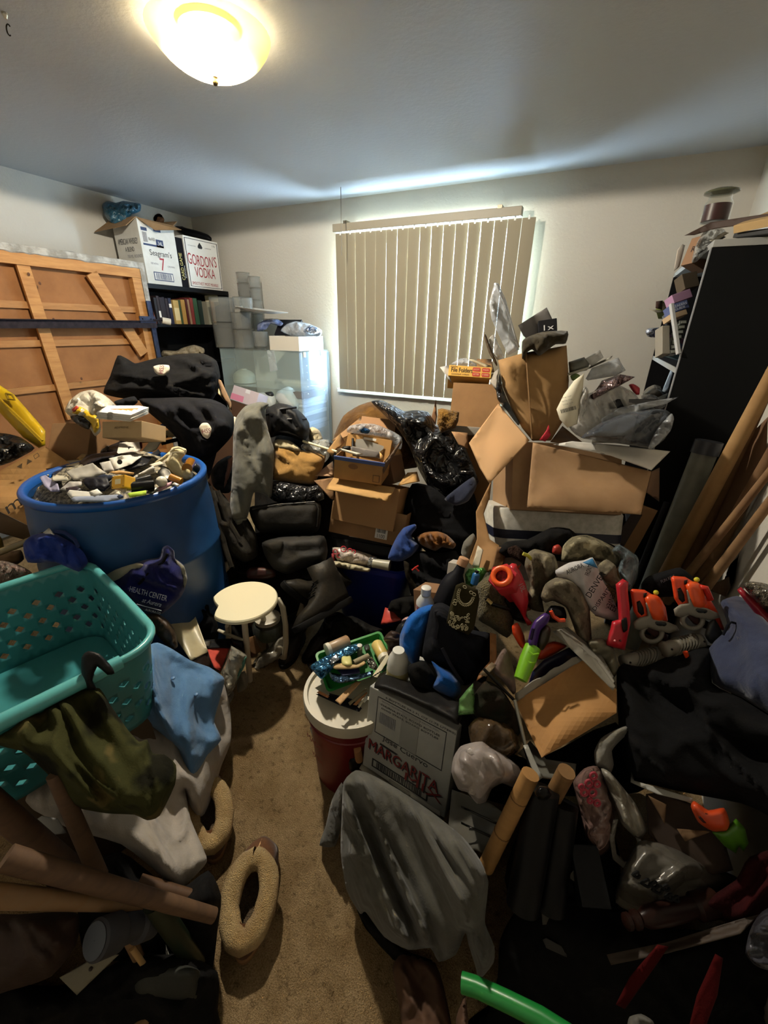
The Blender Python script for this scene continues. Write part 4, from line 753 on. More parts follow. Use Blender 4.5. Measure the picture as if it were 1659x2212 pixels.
a, b_ = P(806, 1216, 2.0), P(842, 1222, 1.98)
rod('paper_cup', mat('9c9884', 'plastic'), 'clear plastic tumbler lying in the blue tote', 'cup', a, b_, .022, .026); rod('foil_roll', mat('9a9c9f', 'foil'), 'foil covered roll end beside the tumbler in the tote', 'roll', P(800, 1212, 2.02), P(812, 1216, 2.01), .03)
qbox('black_case', mat('101010', 'leather'), 'flat black case across the tote under the lower carton', 'case', (714, 1182, 2.1), (845, 1205, 2.03), (714, 1160, 2.1), .3, bev=.01)
o, M, w, h = qbox('black_case', mat('151312', 'plain'), 'upper black case directly under the lower carton', 'case', (712, 1166, 2.13), (842, 1186, 2.06), (712, 1148, 2.13), .3, bev=.008)
decal(M, rect(w*.32, w*.5, h*.75, h*.98), mat('c5b9a5', 'print'), o, 'tag')
# lower carton
A_, B_, C_ = (710, 1148, 2.12), (868, 1182, 2.03), (711, 1080, 2.10); M, w, h = fpx(A_, B_, C_); dep = .32
kf = mat('8f6c46', 'card', h2='84623e', sc=6); kfl = mat('b08a54', 'card', h2='a27c48')
t = thing('lower_carton', 'open brown carton with barcode sticker stacked on the blue tote', 'box', M @ Vector((w/2, dep/2, 0)))
b = B(); b.box(M, 0, w, 0, th, 0, h); b.box(M, 0, w, dep-th, dep, 0, h); b.box(M, 0, th, th, dep-th, 0, h); b.box(M, w-th, w, th, dep-th, 0, h); b.box(M, th, w-th, th, dep-th, 0, th); b.make('carton', kf, t)
decal(M, rect(w*.63, w*.79, h*.12, h*.52), mat('c9c4ba', 'print'), t, 'sticker'); bars(M, w*.65, w*.77, h*.3, h*.5, ink, t, 14, off=.002); text('1100', M, w*.71, h*.2, w*.1, h*.12, ink, t, off=.002)
t2 = thing('middle_carton', 'brown carton with wide flaps nested in the lower carton', 'box', M @ Vector((w/2, dep/2, h*.3)))
M2, w2, h2_ = fpx((722, 1078, 2.06), (856, 1105, 1.99), (720, 1030, 2.05))
b = B(); d2 = .25; b.box(M2, 0, w2, 0, th, -.1, h2_); b.box(M2, 0, w2, d2-th, d2, -.1, h2_); b.box(M2, 0, th, th, d2-th, -.1, h2_); b.box(M2, w2-th, w2, th, d2-th, -.1, h2_); b.make('carton', mat('9a744a', 'card'), t2)
kid('flap', kfl, t2, [(721, 1031, 2.04), (854, 1053, 1.98), (839, 1084, 1.88), (702, 1057, 1.94)], th=.004)
kid('flap', mat('7a5a3a', 'card'), t2, [(678, 1038, 2.02), (721, 1031, 2.06), (722, 1081, 2.04), (712, 1076, 2.0)], th=.004); kid('flap', mat('b39070', 'card'), t2, [(677, 1028, 2.04), (719, 996, 2.2), (722, 1030, 2.07)], th=.004)
kid('flap', kfl, t2, [(858, 1050, 1.99), (880, 1021, 2.14), (901, 1019, 2.12), (907, 1040, 2.0)], th=.004)
# upper carton, with smaller boxes in it
A_, B_, C_ = (721, 1032, 1.98), (823, 1048, 1.94), (711, 984, 1.94); M, w, h = fpx(A_, B_, C_); dep = .2
t = thing('upper_carton', 'small open carton with blue taped edge on top of the carton stack', 'box', M @ Vector((w/2, dep/2, 0)))
kk = mat('94703f', 'card', h2='88653a')
b = B(); b.box(M, 0, w, 0, .003, 0, h); b.box(M, 0, w, dep-.003, dep, 0, h*1.1); b.box(M, 0, .003, .003, dep-.003, 0, h); b.box(M, w-.003, w, .003, dep-.003, 0, h); b.box(M, .003, w-.003, .003, dep-.003, 0, .003); b.make('carton', kk, t)
B().box(M, -.002, w+.01, -.004, .008, h*.86, h*1.03).make('tape', mat('3a4878', 'plastic', rough=.3), t, bev=.002); decal(M, [(w*(.4+.1*math.cos(a)), h*(.66+.12*math.sin(a))) for a in np.linspace(0, 6.0, 14)], mat('6b4a28', 'print'), t, 'stamp'); decal(M, rect(w*.82, w*.96, h*.1, h*.42), mat('4a3018', 'print'), t, 'printed_square'); decal(M, rect(w*.832, w*.948, h*.125, h*.395), kk, t, 'printed_square_inside', .0018)
kid('flap', kk, t, [(706, 974, 1.96), (735, 936, 2.12), (745, 955, 2.1), (716, 985, 1.95)], th=.003); kid('flap', mat('5d4a3a', 'card'), t, [(826, 1006, 1.92), (866, 950, 2.05), (868, 956, 2.05), (828, 1024, 1.92)], th=.003)
kid('flap', mat('8d6a44', 'card'), t, [(716, 952, 2.15), (778, 902, 2.4), (790, 925, 2.3), (735, 950, 2.12)], th=.003)
A_, B_, C_ = (744, 975, 2.06), (840, 990, 2.02), (748, 936, 2.06); M, w, h = fpx(A_, B_, C_)
t = thing('inner_box', 'brown box with grey inner tray inside the upper carton', 'box', M @ Vector((w/2, .03, 0)))
b = B(); b.box(M, 0, w, .004, .10, -.05, h); b.make('box', mat('a0763f', 'card'), t, bev=.002); decal(M, [(w*.2, 0), (w*.85, -h*.1), (w*.85, h*.6), (w*.35, h*.82), (w*.22, h*.75)], mat('8b867c', 'card'), t, 'inner_panel', .003); decal(M, rect(w*.38, w*.66, h*.8, h*.93), mat('c9c4b8', 'card'), t, 'tab', .005)
card('grey_tray', mat('77706a', 'card'), 'grey folded tray leaning in the upper carton', 'tray', [(757, 966), (762, 964), (818, 975), (822, 990), (762, 985)], 1.98, th=.02)
cloth('black_gadget', mat('141414', 'plastic'), 'black gadget standing left of the grey tray', 'gadget', [(740, 965), (757, 963), (757, 972), (740, 972)], 2.0, bulge=.02, back=.04, amp=0, res=4); rod('marker', mat('0f0f10', 'plastic'), 'black marker standing up in the upper carton', 'pen', P(762, 966, 2.02), P(762, 948, 2.05), .006)
card('white_card', mat('cdc6b4', 'card'), 'white card lying along front of the upper carton', 'card', [(727, 970), (735, 968), (785, 981), (770, 984)], 1.97, th=.01); card('tan_divider', mat('b78d54', 'card'), 'small tan divider right of the grey tray', 'card', [(820, 976), (828, 970), (828, 1000), (821, 998)], 1.95, th=.004)
bw = mat('a6a7a8', 'film', al=.62, h2='d0d2d4', sc=40, bump=.9)
cloth('bubble_wrap', bw, 'bubble wrap bundle behind the inner brown box', 'bubble wrap', [(750, 934), (756, 920), (780, 915), (810, 916), (845, 930), (868, 945), (866, 970), (845, 965), (842, 948), (800, 940)], 2.1, bulge=.05, back=.1, amp=.05, fs=30, res=7)
cloth('blue_wrapper', mat('24507a', 'foil'), 'blue wrapper showing through the bubble wrap', 'wrapper', [(776, 928), (786, 923), (800, 929), (795, 937), (780, 935)], 2.03, bulge=.01, back=.02, amp=.02, fs=40, res=4)
qbox('tan_cardboard', mat('9a7350', 'card'), 'tan carton flap standing behind the bubble wrap', 'cardboard', (776, 930, 2.3), (852, 940, 2.3), (780, 898, 2.35), .02)
qbox('dark_carton', mat('5d442e', 'card'), 'dark brown carton at right behind the upper carton', 'box', (852, 1045, 2.08), (878, 1035, 2.2), (850, 985, 2.1), .2)
# ============================================================ left: yellow case, cartons, drum
blk = mat('0e0e10', 'cloth'); blk2 = mat('15151a', 'cloth', h2='0d0d10'); bkn = mat('131210', 'leather', rough=.7)
t = cloth('yellow_case', mat('c9a414', 'plastic', rough=.35, h2='b28e10'), 'yellow plastic case leaning in front of the box spring', 'case', [(-40, 800), (0, 832), (30, 852), (66, 893), (98, 930), (98, 962), (84, 968), (50, 945), (0, 892), (-40, 855)], 2.3, bulge=.04, back=.10, amp=.0, k=1, res=10, rnd=.3)
B().tube([P(0, 862, 2.245), P(45, 905, 2.245), P(92, 952, 2.245)], .006, 6).make('rib', mat('a8860c', 'plastic'), t)
b = B(); q = [P(13, 850, 2.235), P(26, 853, 2.235), P(32, 864, 2.235), P(18, 862, 2.235), P(13, 850, 2.235)]; b.tube(q, .006, 6); b.make('handle_hole', mat('8a6d10', 'plastic'), t)
cloth('cable_bundle', mat('141312', 'bag'), 'black cable bundle below the yellow case', 'cables', [(-30, 940), (10, 936), (45, 945), (75, 968), (50, 985), (20, 1000), (-30, 1010)], 2.2, bulge=.06, back=.15, amp=.06, fs=16, res=9)
A_, B_, C_ = (98, 1010, 1.98), (185, 1010, 1.98), (98, 914, 2.02)
qbox('carton', mat('84623f', 'card', h2='7a5937'), 'plain brown carton wedged behind the blue drum', 'box', A_, B_, C_, .25)
M, w, h = fpx((0, 1103, 1.72), (92, 1149, 1.66), (6, 1017, 1.86))
M, w, h = fpx((-60, 1076, 1.78), (92, 1149, 1.66), (-25, 1030, 1.86))
t = thing('computer_carton', 'tilted brown computer carton left of the blue drum', 'box', M @ Vector((w/2, .1, 0)))
kx = mat('a47b48', 'card', h2='98703e'); 
FA, FB, FC, FD = (-90, 1060, 1.80), (92, 1149, 1.62), (140, 1075, 1.70), (98, 965, 1.86)
t0 = blob([(-90, 1062, 1.80), (92, 1150, 1.62), (150, 1122, 1.66), (150, 1000, 1.82), (98, 964, 1.88), (0, 1017, 1.86), (-90, 1052, 1.84)], None, bulge=0, back=.16, amp=0, k=1, res=14, rnd=.02).make('carton', kx, t)
kid('lower_face', mat('4a3823', 'card'), t, [(-40, 1088, 1.76), (92, 1150, 1.615), (60, 1168, 1.70), (-40, 1140, 1.78)], th=.02)
Mt_, w, h = fpx((22, 1118, 1.66), (86, 1072, 1.69), (8, 1096, 1.69)); text('msi', Mt_, w*.5, h*.55, w*.92, h*.9, mat('241c14', 'print'), t, off=.01)
Mt_, w, h = fpx((48, 1024, 1.82), (98, 990, 1.83), (44, 1010, 1.83)); text('\u25bc \u25b2 \u25a1', Mt_, w*.5, h*.5, w*.9, h*.7, mat('4a3820', 'print'), t, off=.02)
dc = pz(262, 1022, .93); R = (pz(427, 1030, .93)-pz(92, 1022, .93)).length/2; dc = (pz(427, 1030, .93)+pz(92, 1022, .93))/2
dm = mat('184272', 'plastic', rough=.42, h2='143a66', bump=.06, sc=60)
t = thing('drum', 'big blue open top plastic drum heaped with junk', 'drum', (dc.x, dc.y, 0))
b = B(); Md = at((dc.x, dc.y, 0)); pr = [(R*.97, 0), (R*1.03, .03), (R*1.06, .2), (R*1.06, .32), (R*1.075, .335), (R*1.075, .35), (R*1.055, .365), (R*1.06, .5), (R*1.06, .60), (R*1.075, .615), (R*1.075, .63), (R*1.055, .645), (R*1.03, .8), (R*.985, .91)]
b.lathe(Md, pr+[(R*.95, .91), (R*.97, .7), (R*.97, .04)], 56, (True, True)); b.make('body', dm, t, smooth=.9)
B().lathe(Md, [(R*.985, .90), (R*1.02, .905), (R*1.025, .925), (R*1.0, .935), (R*.95, .93), (R*.945, .905)], 56, (False, False)).make('rim', mat('174b90', 'plastic', rough=.35), t, smooth=True)
# the heap in the drum: a mass of junk that rests under the single things
B().lathe(Md, [(R*.93, .72), (R*.93, .87), (R*.8, .915), (R*.5, .97), (.02, 1.0)], 30).make('junk_fill', mat('1c1a18', 'paper', h2='a0957c', sc=70, bump=.8), t, crumple=.03, csc=20)
def hd(x, y, extra=0):      # depth on the drum heap surface
    best = None
    for i in range(60):
        d = 1.3+i*.02; p = P(x, y, d); r_ = math.hypot(p.x-dc.x, p.y-dc.y)/R
        hz = .90+.13*max(0, 1-r_)
        if p.z <= hz: return d-.02-extra
    return 2.2
def junk(nm, c, k, lab, cat, pts, ex=.02, th=.02, f=card, **kw):
    cx_ = sum(p[0] for p in pts)/len(pts); cy_ = sum(p[1] for p in pts)/len(pts)
    pts = [(x, y, hd(x, y, ex)*.5+hd(cx_, cy_, ex)*.5) for x, y in pts]
    if f is card: return card(nm, mat(c, k), lab, cat, pts, th=th, res=7, **kw)
    return cloth(nm, mat(c, k), lab, cat, pts, res=7, back=th, **kw)
o, M, w, h = qbox('shoe_box', mat('a98f68', 'card', h2='a08660'), 'small tan shoe box on top of the junk in the drum', 'box', (221, 946, 1.66), (306, 945, 1.62), (216, 911, 1.66), .13)
text('ADIPRENE', M, w*.5, h*.62, w*.36, h*.12, mat('6b5535', 'print'), o)
b2 = [P(306, 945, 1.62), P(332, 934, 1.72)]
st_labels = ['bottom', 'second', 'third', 'fourth', 'fifth', 'top']
for i in range(6):
    dy = -i*2.6; c = ['cfc8bb', 'c5bfb4', 'd4cfc4', 'c9c4b8', 'd9d4ca', 'e2ded4'][i]; s_ = random.uniform(-2, 2)
    o = card('booklet', mat(c, 'paper'), st_labels[i]+' booklet of the stack on the tan shoe box', 'booklet', [(206+s_, 904+dy, 1.66), (282+s_, 911+dy, 1.60), (322, 893+dy, 1.70), (300, 889+dy, 1.76), (232+s_, 889+dy, 1.75)], th=.004, amp=.001, group='booklets on the shoe box')
kid('orange_cover', mat('d97a32', 'print'), o, [(226, 888, 1.682), (240, 883, 1.70), (300, 882, 1.70), (286, 890, 1.665)], th=.001)
b = cloth('grocery_bag', mat('c6bfae', 'bag', h2='b3ab98'), 'white and yellow shopping bag behind the stack of booklets', 'bag', [(140, 888), (150, 866), (172, 848), (200, 842), (228, 855), (250, 876), (240, 892), (215, 895), (218, 930), (205, 942), (190, 920), (160, 905)], 1.85, bulge=.08, back=.15, amp=.04, fs=12, res=8)
for nm, c, p in [('yellow_print', 'c9a21c', [(155, 892), (172, 878), (195, 890), (212, 900), (214, 926), (204, 936), (196, 915), (178, 898)]), ('red_print', 'a83020', [(155, 884), (166, 876), (172, 884), (160, 892)]), ('black_print', '1d1a18', [(152, 898), (176, 896), (196, 908), (192, 928), (172, 920), (156, 908)])]:
    cloth(nm, mat(c, 'bag'), '', '', p, 1.765, parent=b, bulge=.01, back=.03, amp=.02, fs=20, res=6)
J = [
 ('magazine', '2b3a66', 'paper', 'blue magazine with curled white edge right of the shoe box', 'magazine', [(332, 927), (350, 915), (404, 896), (398, 904), (370, 920), (340, 932)], .06, .015),
 ('cream_board', 'c2b58c', 'card', 'cream card behind the blue magazine on the drum', 'card', [(340, 940), (346, 932), (382, 926), (384, 943), (360, 946)], .0, .01),
 ('wire_clump', '6f5a38', 'leather', 'tan tangle of cord behind the shoe box', 'cord', [(300, 946), (325, 938), (360, 938), (364, 945), (330, 955), (305, 957)], .03, .03),
 ('black_pouch', '17161a', 'leather', 'black pouch under the tan shoe box', 'pouch', [(220, 950), (250, 947), (300, 950), (305, 965), (260, 980), (225, 975)], .03, .06),
 ('foam_tray', 'b3a887', 'plastic', 'cream foam tray leaning at the left of the drum heap', 'tray', [(132, 936), (140, 932), (158, 931), (200, 962), (214, 978), (180, 985), (170, 978)], .06, .03),
 ('foam_edge', 'cfc4a4', 'plastic', 'pale rim strip along the cream foam tray', 'strip', [(131, 936), (138, 934), (170, 972), (182, 985), (172, 990), (140, 950)], .085, .02),
 ('plush_bear', '3b332b', 'fur', 'dark crumpled fabric right of the foam tray', 'cloth', [(208, 955), (222, 945), (236, 960), (232, 980), (215, 978)], .06, .05),
 ('white_board', 'b9ad90', 'card', 'long pale foam strip lying at left edge of the heap', 'strip', [(88, 1008), (112, 998), (170, 993), (190, 996), (180, 1005), (110, 1010)], .04, .02),
 ('belt', '171418', 'leather', 'black strap across the middle of the drum heap', 'strap', [(170, 1000), (188, 982), (250, 975), (262, 985), (220, 992), (185, 1008)], .06, .02),
 ('buckle', 'a98b56', 'metal', 'brass buckle on the black strap', 'buckle', [(164, 992), (176, 980), (190, 981), (192, 990), (175, 996)], .09, .015),
 ('red_booklet', 'c9c2b4', 'paper', 'white booklet with dark red edge in the drum', 'booklet', [(251, 982), (258, 957), (300, 950), (305, 972), (290, 978)], .08, .012),
 ('red_edge', '6d1a1e', 'paper', 'dark red spine beside the white booklet', 'book', [(296, 952), (306, 947), (308, 967), (302, 973)], .08, .03),
 ('letter', 'd2cbb2', 'paper', 'big folded letter right of the red edged booklet', 'letter', [(306, 975), (322, 955), (355, 944), (338, 972), (312, 984)], .06, .01),
 ('photo_card', 'b7b3a6', 'paper', 'white photo card with dark round mark in the drum centre', 'card', [(235, 990), (262, 984), (312, 980), (304, 988), (285, 1003), (247, 1016)], .10, .008),
 ('black_sleeve', '131316', 'leather', 'black sleeve under the photo card', 'sleeve', [(258, 1010), (300, 988), (330, 985), (318, 1004), (280, 1018)], .08, .03),
 ('umbrella', '1a1a1c', 'leather', 'folded black umbrella right of the photo card', 'umbrella', [(308, 992), (342, 970), (348, 978), (320, 1000)], .10, .05),
 ('black_tube', '101012', 'plastic', 'black tube at upper right of the drum heap', 'tube', [(345, 954), (398, 942), (400, 950), (350, 962)], .06, .04),
 ('dark_lid', '1a1b1f', 'plastic', 'black lid at far right behind the cotton bag', 'lid', [(390, 960), (405, 956), (420, 985), (408, 990)], .03, .03),
 ('white_band', 'c5c0b4', 'plastic', 'white ring at the right rim of the drum', 'ring', [(402, 996), (418, 992), (424, 1005), (416, 1008)], .05, .02),
 ('card_stack', 'b5ab98', 'paper', 'pale card between the photo card and the cotton bag', 'card', [(322, 1004), (345, 996), (357, 1002), (330, 1010)], .07, .02),
 ('pencil_bundle', 'b88c50', 'wood', 'wooden sticks lying across middle of the heap', 'sticks', [(234, 1020), (258, 1016), (290, 1021), (288, 1025), (250, 1025)], .10, .012),
 ('clear_package', '9a958a', 'paper', 'clear curved package at left of the game block', 'package', [(142, 1020), (152, 1015), (200, 1000), (212, 1010), (232, 1022), (205, 1032), (160, 1038)], .09, .04),
 ('clear_film', 'a49f96', 'paper', 'crinkled clear film behind the curved package', 'plastic wrap', [(215, 1000), (238, 995), (248, 1018), (225, 1020)], .10, .03),
 ('black_box', '131218', 'plastic', 'black box at the left edge of the heap', 'box', [(99, 1012), (133, 1008), (140, 1020), (135, 1028), (106, 1025)], .04, .05),
 ('grey_box', '77736a', 'plastic', 'grey clear case behind the curved package', 'case', [(133, 1010), (140, 1005), (170, 1006), (160, 1018), (140, 1025)], .06, .05),
 ('crumpled_paper', 'cbc4b0', 'paper', 'crumpled white paper at left rim of the drum', 'paper', [(92, 1022), (100, 1016), (108, 1022), (106, 1028), (96, 1030)], .05, .03),
 ('carton_lid', 'c4bca6', 'card', 'small white open carton left of the black phone', 'box', [(112, 1040), (114, 1026), (145, 1028), (150, 1038)], .07, .03),
 ('plastic_bag_flap', '8f8aa0', 'paper', 'lilac clear bag flap hanging over the left rim', 'bag', [(85, 1030), (98, 1026), (125, 1045), (130, 1062), (110, 1062), (95, 1050)], .05, .02),
 ('phone_case', '15141a', 'leather', 'black phone case left of the yellow cube', 'case', [(176, 1040), (185, 1032), (232, 1030), (238, 1050), (225, 1062), (190, 1055)], .12, .04),
 ('blue_case', '1b2333', 'plastic', 'dark blue shiny case behind the yellow cube', 'case', [(205, 1030), (225, 1024), (250, 1028), (236, 1040)], .10, .03),
 ('white_package', 'a7a19a', 'paper', 'clear white package along the front of the heap', 'package', [(128, 1058), (150, 1040), (176, 1040), (178, 1050), (145, 1060)], .10, .03),
 ('dark_strip', '2a2026', 'plastic', 'dark gadget with red end near the front left rim', 'gadget', [(142, 1054), (165, 1050), (178, 1058), (160, 1064), (143, 1062)], .13, .03),
 ('white_carton', 'bdb9ae', 'card', 'white slim box along the front left rim', 'box', [(144, 1066), (150, 1058), (192, 1062), (205, 1072), (200, 1080), (152, 1076)], .13, .03),
 ('tag_strip', 'd0ccc0', 'paper', 'white folded tag beside the slim white box', 'tag', [(192, 1062), (210, 1056), (222, 1066), (205, 1074)], .14, .012),
 ('toothbrush_pack', '8c93a4', 'plastic', 'grey blue blister pack at the front of the drum', 'package', [(152, 1078), (160, 1073), (262, 1068), (268, 1076), (235, 1084), (160, 1084)], .14, .03),
 ('blue_clip', '2a3f66', 'plastic', 'blue clip lying on the blister pack', 'clip', [(252, 1072), (262, 1068), (268, 1073), (258, 1078)], .17, .012),
 ('soap_bar', '9f947f', 'plastic', 'round beige disc below the yellow cube', 'disc', [(258, 1058), (268, 1051), (276, 1056), (272, 1063), (262, 1064)], .15, .02),
 ('paper_scrap', 'c2bcaa', 'paper', 'white scrap right of the blister pack', 'paper', [(246, 1068), (256, 1061), (262, 1068), (252, 1073)], .15, .015),
 ('green_package', 'a6c23c', 'card', 'lime green sweet packet at the front rim', 'packet', [(275, 1066), (282, 1064), (316, 1059), (316, 1069), (280, 1075)], .15, .02),
 ('label_patch', 'b38a92', 'paper', 'pink striped wrapper near the right front rim', 'wrapper', [(330, 1060), (352, 1046), (372, 1040), (368, 1050), (345, 1062)], .12, .02),
 ('metal_scrap', '4c4a40', 'metal', 'small dark metal lump right of the lime packet', 'metal', [(315, 1066), (322, 1056), (338, 1052), (344, 1058), (330, 1068)], .13, .03),
 ('white_cap', 'cfcabd', 'plastic', 'white scrap at right front rim of the drum', 'paper', [(370, 1046), (380, 1040), (392, 1044), (384, 1052)], .08, .02),
 ('notebook', '9d988c', 'paper', 'grey notebook leaning right of the yellow cube', 'notebook', [(276, 1044), (288, 1030), (330, 1010), (338, 1020), (300, 1034)], .12, .03),
 ('white_pages', 'bcb6aa', 'paper', 'white pages on top of the grey notebook', 'papers', [(290, 1028), (305, 1020), (330, 1006), (336, 1012), (310, 1024)], .14, .02),
 ('silver_watch', '3a3834', 'metal', 'dark round metal watch near the cotton bag', 'watch', [(340, 1020), (350, 1008), (366, 1015), (374, 1030), (360, 1042), (346, 1036)], .12, .04),
]
ren = {'plush_bear': 'dark_cloth', 'dark_lid': 'black_disc', 'label_patch': 'striped_wrapper', 'white_cap': 'paper_scrap', 'carton_lid': 'small_carton', 'white_band': 'white_ring', 'red_edge': 'red_book', 'foam_edge': 'foam_strip', 'white_board': 'foam_strip', 'blue_clip': 'hair_clip'}
for nm, c, k, lab, cat, p, ex, th_ in J:
    o = junk(ren.get(nm, nm), c, k, lab, cat, p, ex, th_, amp=.012 if k in ('paper', 'fur', 'leather') else .001, fs=30, bulge=.012 if k in ('fur', 'leather') else .003, rnd=.5)
    if nm == 'photo_card':
        c_ = P(259, 998, hd(259, 998, .125)); B().tube([c_, c_+_f*-.002], .009, 14).make('dark_mark', mat('242424', 'print'), o)
for a_, b_, r_, c, lab in [((282, 1052), (332, 1047), .018, '141416', 'glossy black tube lying right of the yellow cube'), ((286, 1042), (325, 1032), .013, '1c1c1e', 'second black tube above the glossy black tube'), ((404, 1012), (412, 998), .02, '8a5a1c', 'amber pill bottle at the right rim of the drum'), ((368, 1030), (392, 1040), .013, '9a661c', 'amber bottle lying at right of the watch')]:
    rod('black_tube' if '1' == c[0] else 'pill_bottle', mat(c, 'plastic', rough=.2), lab, 'tube' if c[0] == '1' else 'bottle', P(*a_, hd(*a_, .14)), P(*b_, hd(*b_, .14)), r_)
B().ell(P(349, 1040, hd(349, 1040, .15)), .019).solo('white_ball', mat('cfc8b4', 'plastic'), 'white ball in the drum beside the black tubes', 'ball', smooth=True)
d_ = hd(250, 1040, .17); o, M, w, h = qbox('yellow_cube', mat('d6a01e', 'plastic', rough=.4), 'plain yellow cube in the middle of the drum heap', 'cube', (240, 1056, d_), (269, 1052, d_-.01), (234, 1030, d_+.01), .045, bev=.003)
decal(M, rect(w*.3, w*.7, h*.3, h*.7), mat('e0d2a4', 'print'), o, 'pale_patch')
for x, z in ((.1, .1), (.9, .1), (.1, .9), (.9, .9)): B().box(M, w*x-.002, w*x+.002, -.0012, 0, h*z-.002, h*z+.002).make('corner_dot', mat('8a6410', 'print'), o)
cb = mat('c6b890', 'cloth', h2='b5a67c')
t = cloth('cotton_bag', cb, 'cream cotton drawstring bag at right of the drum heap', 'bag', [(366, 982), (370, 968), (384, 964), (402, 970), (402, 980), (392, 992), (396, 1002), (414, 1012), (416, 1030), (404, 1036), (378, 1026), (364, 1012), (356, 998)], hd(385, 1005, .10), bulge=.04, back=.05, amp=.015, fs=12, res=6)
B().tube([P(x, y, hd(385, 1005, .145)) for x, y in ((368, 976), (376, 969), (388, 967), (400, 973), (399, 979), (386, 976), (372, 978))], .004, 6).make('gathered_hem', mat('d2c6a2', 'cloth'), t)
card('cotton_strap', cb, 'cream cotton strap left of the drawstring bag', 'strap', [(330, 1000), (350, 988), (366, 975), (370, 982), (352, 996), (335, 1004)], hd(350, 990, .12), th=.01, bulge=.006, res=6)
# ============================================================ black jackets, luggage, clothes in the back
jk = mat('121214', 'cloth', h2='0e0e10')
def patch(t, pts, d, lab, tx, ty, rot):
    o = cloth('patch', mat('c4bba8', 'cloth'), '', '', pts, d, parent=t, bulge=.02, back=.03, amp=0, res=4, rnd=.3); o['label'] = lab
    M, w, h = fpx((tx-9, ty+5, d-.024), (tx+9, ty+5, d-.024), (tx-9, ty-5, d-.024)); M = M @ Matrix.Translation((w/2, 0, h/2)) @ Matrix.Rotation(-rot, 4, 'Y')
    text('HSS', M, 0, 0, w*1.0, h*.95, mat('6b1f30', 'print'), t)
t = cloth('jacket', jk, 'black uniform jacket with collar, upper of the two on the heap', 'jacket', [(254, 768), (275, 775), (292, 785), (320, 778), (355, 770), (400, 764), (440, 764), (468, 780), (476, 815), (470, 845), (452, 872), (410, 880), (372, 874), (305, 866), (250, 858), (224, 850), (228, 832), (238, 812)], 2.25, bulge=.12, back=.4, amp=.06, fs=7, ang=10, st=3.5, res=8)
patch(t, [(331, 792), (344, 788), (365, 789), (366, 802), (355, 811), (342, 810), (334, 803)], 2.06, 'white embroidered patch', 349, 798, 1.4)
B().ell(P(267, 825, 2.14), .006).make('button', mat('a39a86', 'metal'), t)
t = cloth('jacket', mat('131318', 'cloth', h2='0f0f12'), 'black uniform jacket, lower of the two beside the drum', 'jacket', [(300, 862), (340, 860), (400, 858), (455, 862), (485, 875), (505, 900), (502, 940), (478, 968), (455, 990), (425, 1006), (405, 985), (385, 950), (350, 915), (318, 888)], 2.08, bulge=.12, back=.4, amp=.06, fs=7, ang=50, st=3.5, res=8)
patch(t, [(430, 924), (437, 914), (449, 914), (457, 926), (454, 942), (448, 948), (438, 942)], 1.885, 'white embroidered patch', 446, 931, .1)
cloth('black_fold', mat('17171a', 'cloth'), 'black folded strap above the booklet stack', 'strap', [(246, 868), (262, 862), (290, 856), (298, 868), (285, 878), (258, 880)], 1.98, bulge=.02, back=.06, amp=.02, res=6)
card('wooden_lath', mat('6f563c', 'wood'), 'brown lath standing right of the upper jacket', 'lath', [(470, 818), (478, 822), (500, 870), (502, 905), (494, 880), (478, 850)], 2.2, th=.02); card('cream_lining', mat('cdb98c', 'card'), 'pale yellow card beside the brown lath', 'card', [(464, 842), (472, 836), (486, 868), (478, 858)], 2.22, th=.01)
card('cream_disc', mat('cfc7b0', 'card'), 'cream round lid behind the grey shirt', 'lid', [(498, 905), (506, 900), (512, 905), (508, 930), (498, 934)], 2.12, th=.02, k=3)
cloth('grey_shirt', mat('5d5c54', 'cloth', h2='55544c', sc=300), 'grey long sleeve shirt hanging over the suitcase stack', 'shirt', [(510, 902), (530, 877), (562, 868), (581, 873), (572, 886), (580, 932), (593, 975), (590, 1020), (586, 1074), (566, 1066), (548, 1064), (540, 1098), (534, 1118), (528, 1126), (510, 1128), (496, 1116), (499, 1062), (503, 990), (504, 937)], 1.98, bulge=.06, back=.08, amp=.03, fs=9, ang=80, st=3, res=8)
cloth('cuff', mat('5a594f', 'cloth'), '', '', [(505, 1118), (532, 1118), (530, 1128), (512, 1134)], 1.97, parent=bpy.data.objects['grey_shirt'], bulge=.02, back=.03, amp=.02, res=5)
cloth('duffel_bag', mat('131315', 'leather', rough=.6), 'black padded bag right of the grey shirt', 'bag', [(574, 885), (600, 871), (628, 876), (652, 892), (668, 914), (668, 938), (655, 955), (632, 945), (605, 940), (582, 945), (576, 915)], 2.15, bulge=.12, back=.25, amp=.03, fs=12, ang=40, res=8)
for a_, b_ in (((575, 896), (640, 880)), ((585, 915), (662, 905)), ((590, 930), (655, 945))): B().tube([P(a_[0], a_[1], 2.06), P((a_[0]+b_[0])/2, (a_[1]+b_[1])/2-4, 2.02), P(b_[0], b_[1], 2.07)], .006, 6).solo('webbing', mat('1e1e22', 'leather', rough=.45), {575: 'upper', 585: 'middle', 590: 'lower'}[a_[0]]+' webbing strap over the black padded bag', 'strap', smooth=True)
cm = mat('b5a888', 'cloth', h2='a2967a')
cloth('cream_towel', cm, 'cream towel under the black padded bag', 'towel', [(588, 958), (600, 948), (625, 952), (648, 968), (650, 978), (620, 972), (592, 968)], 2.1, bulge=.05, back=.1, amp=.03, res=7)
cloth('cream_cloth', cm, 'cream cloth ball right of the black padded bag', 'cloth', [(665, 930), (675, 922), (690, 930), (698, 950), (690, 960), (670, 955)], 2.25, bulge=.05, back=.1, amp=.03, res=7)
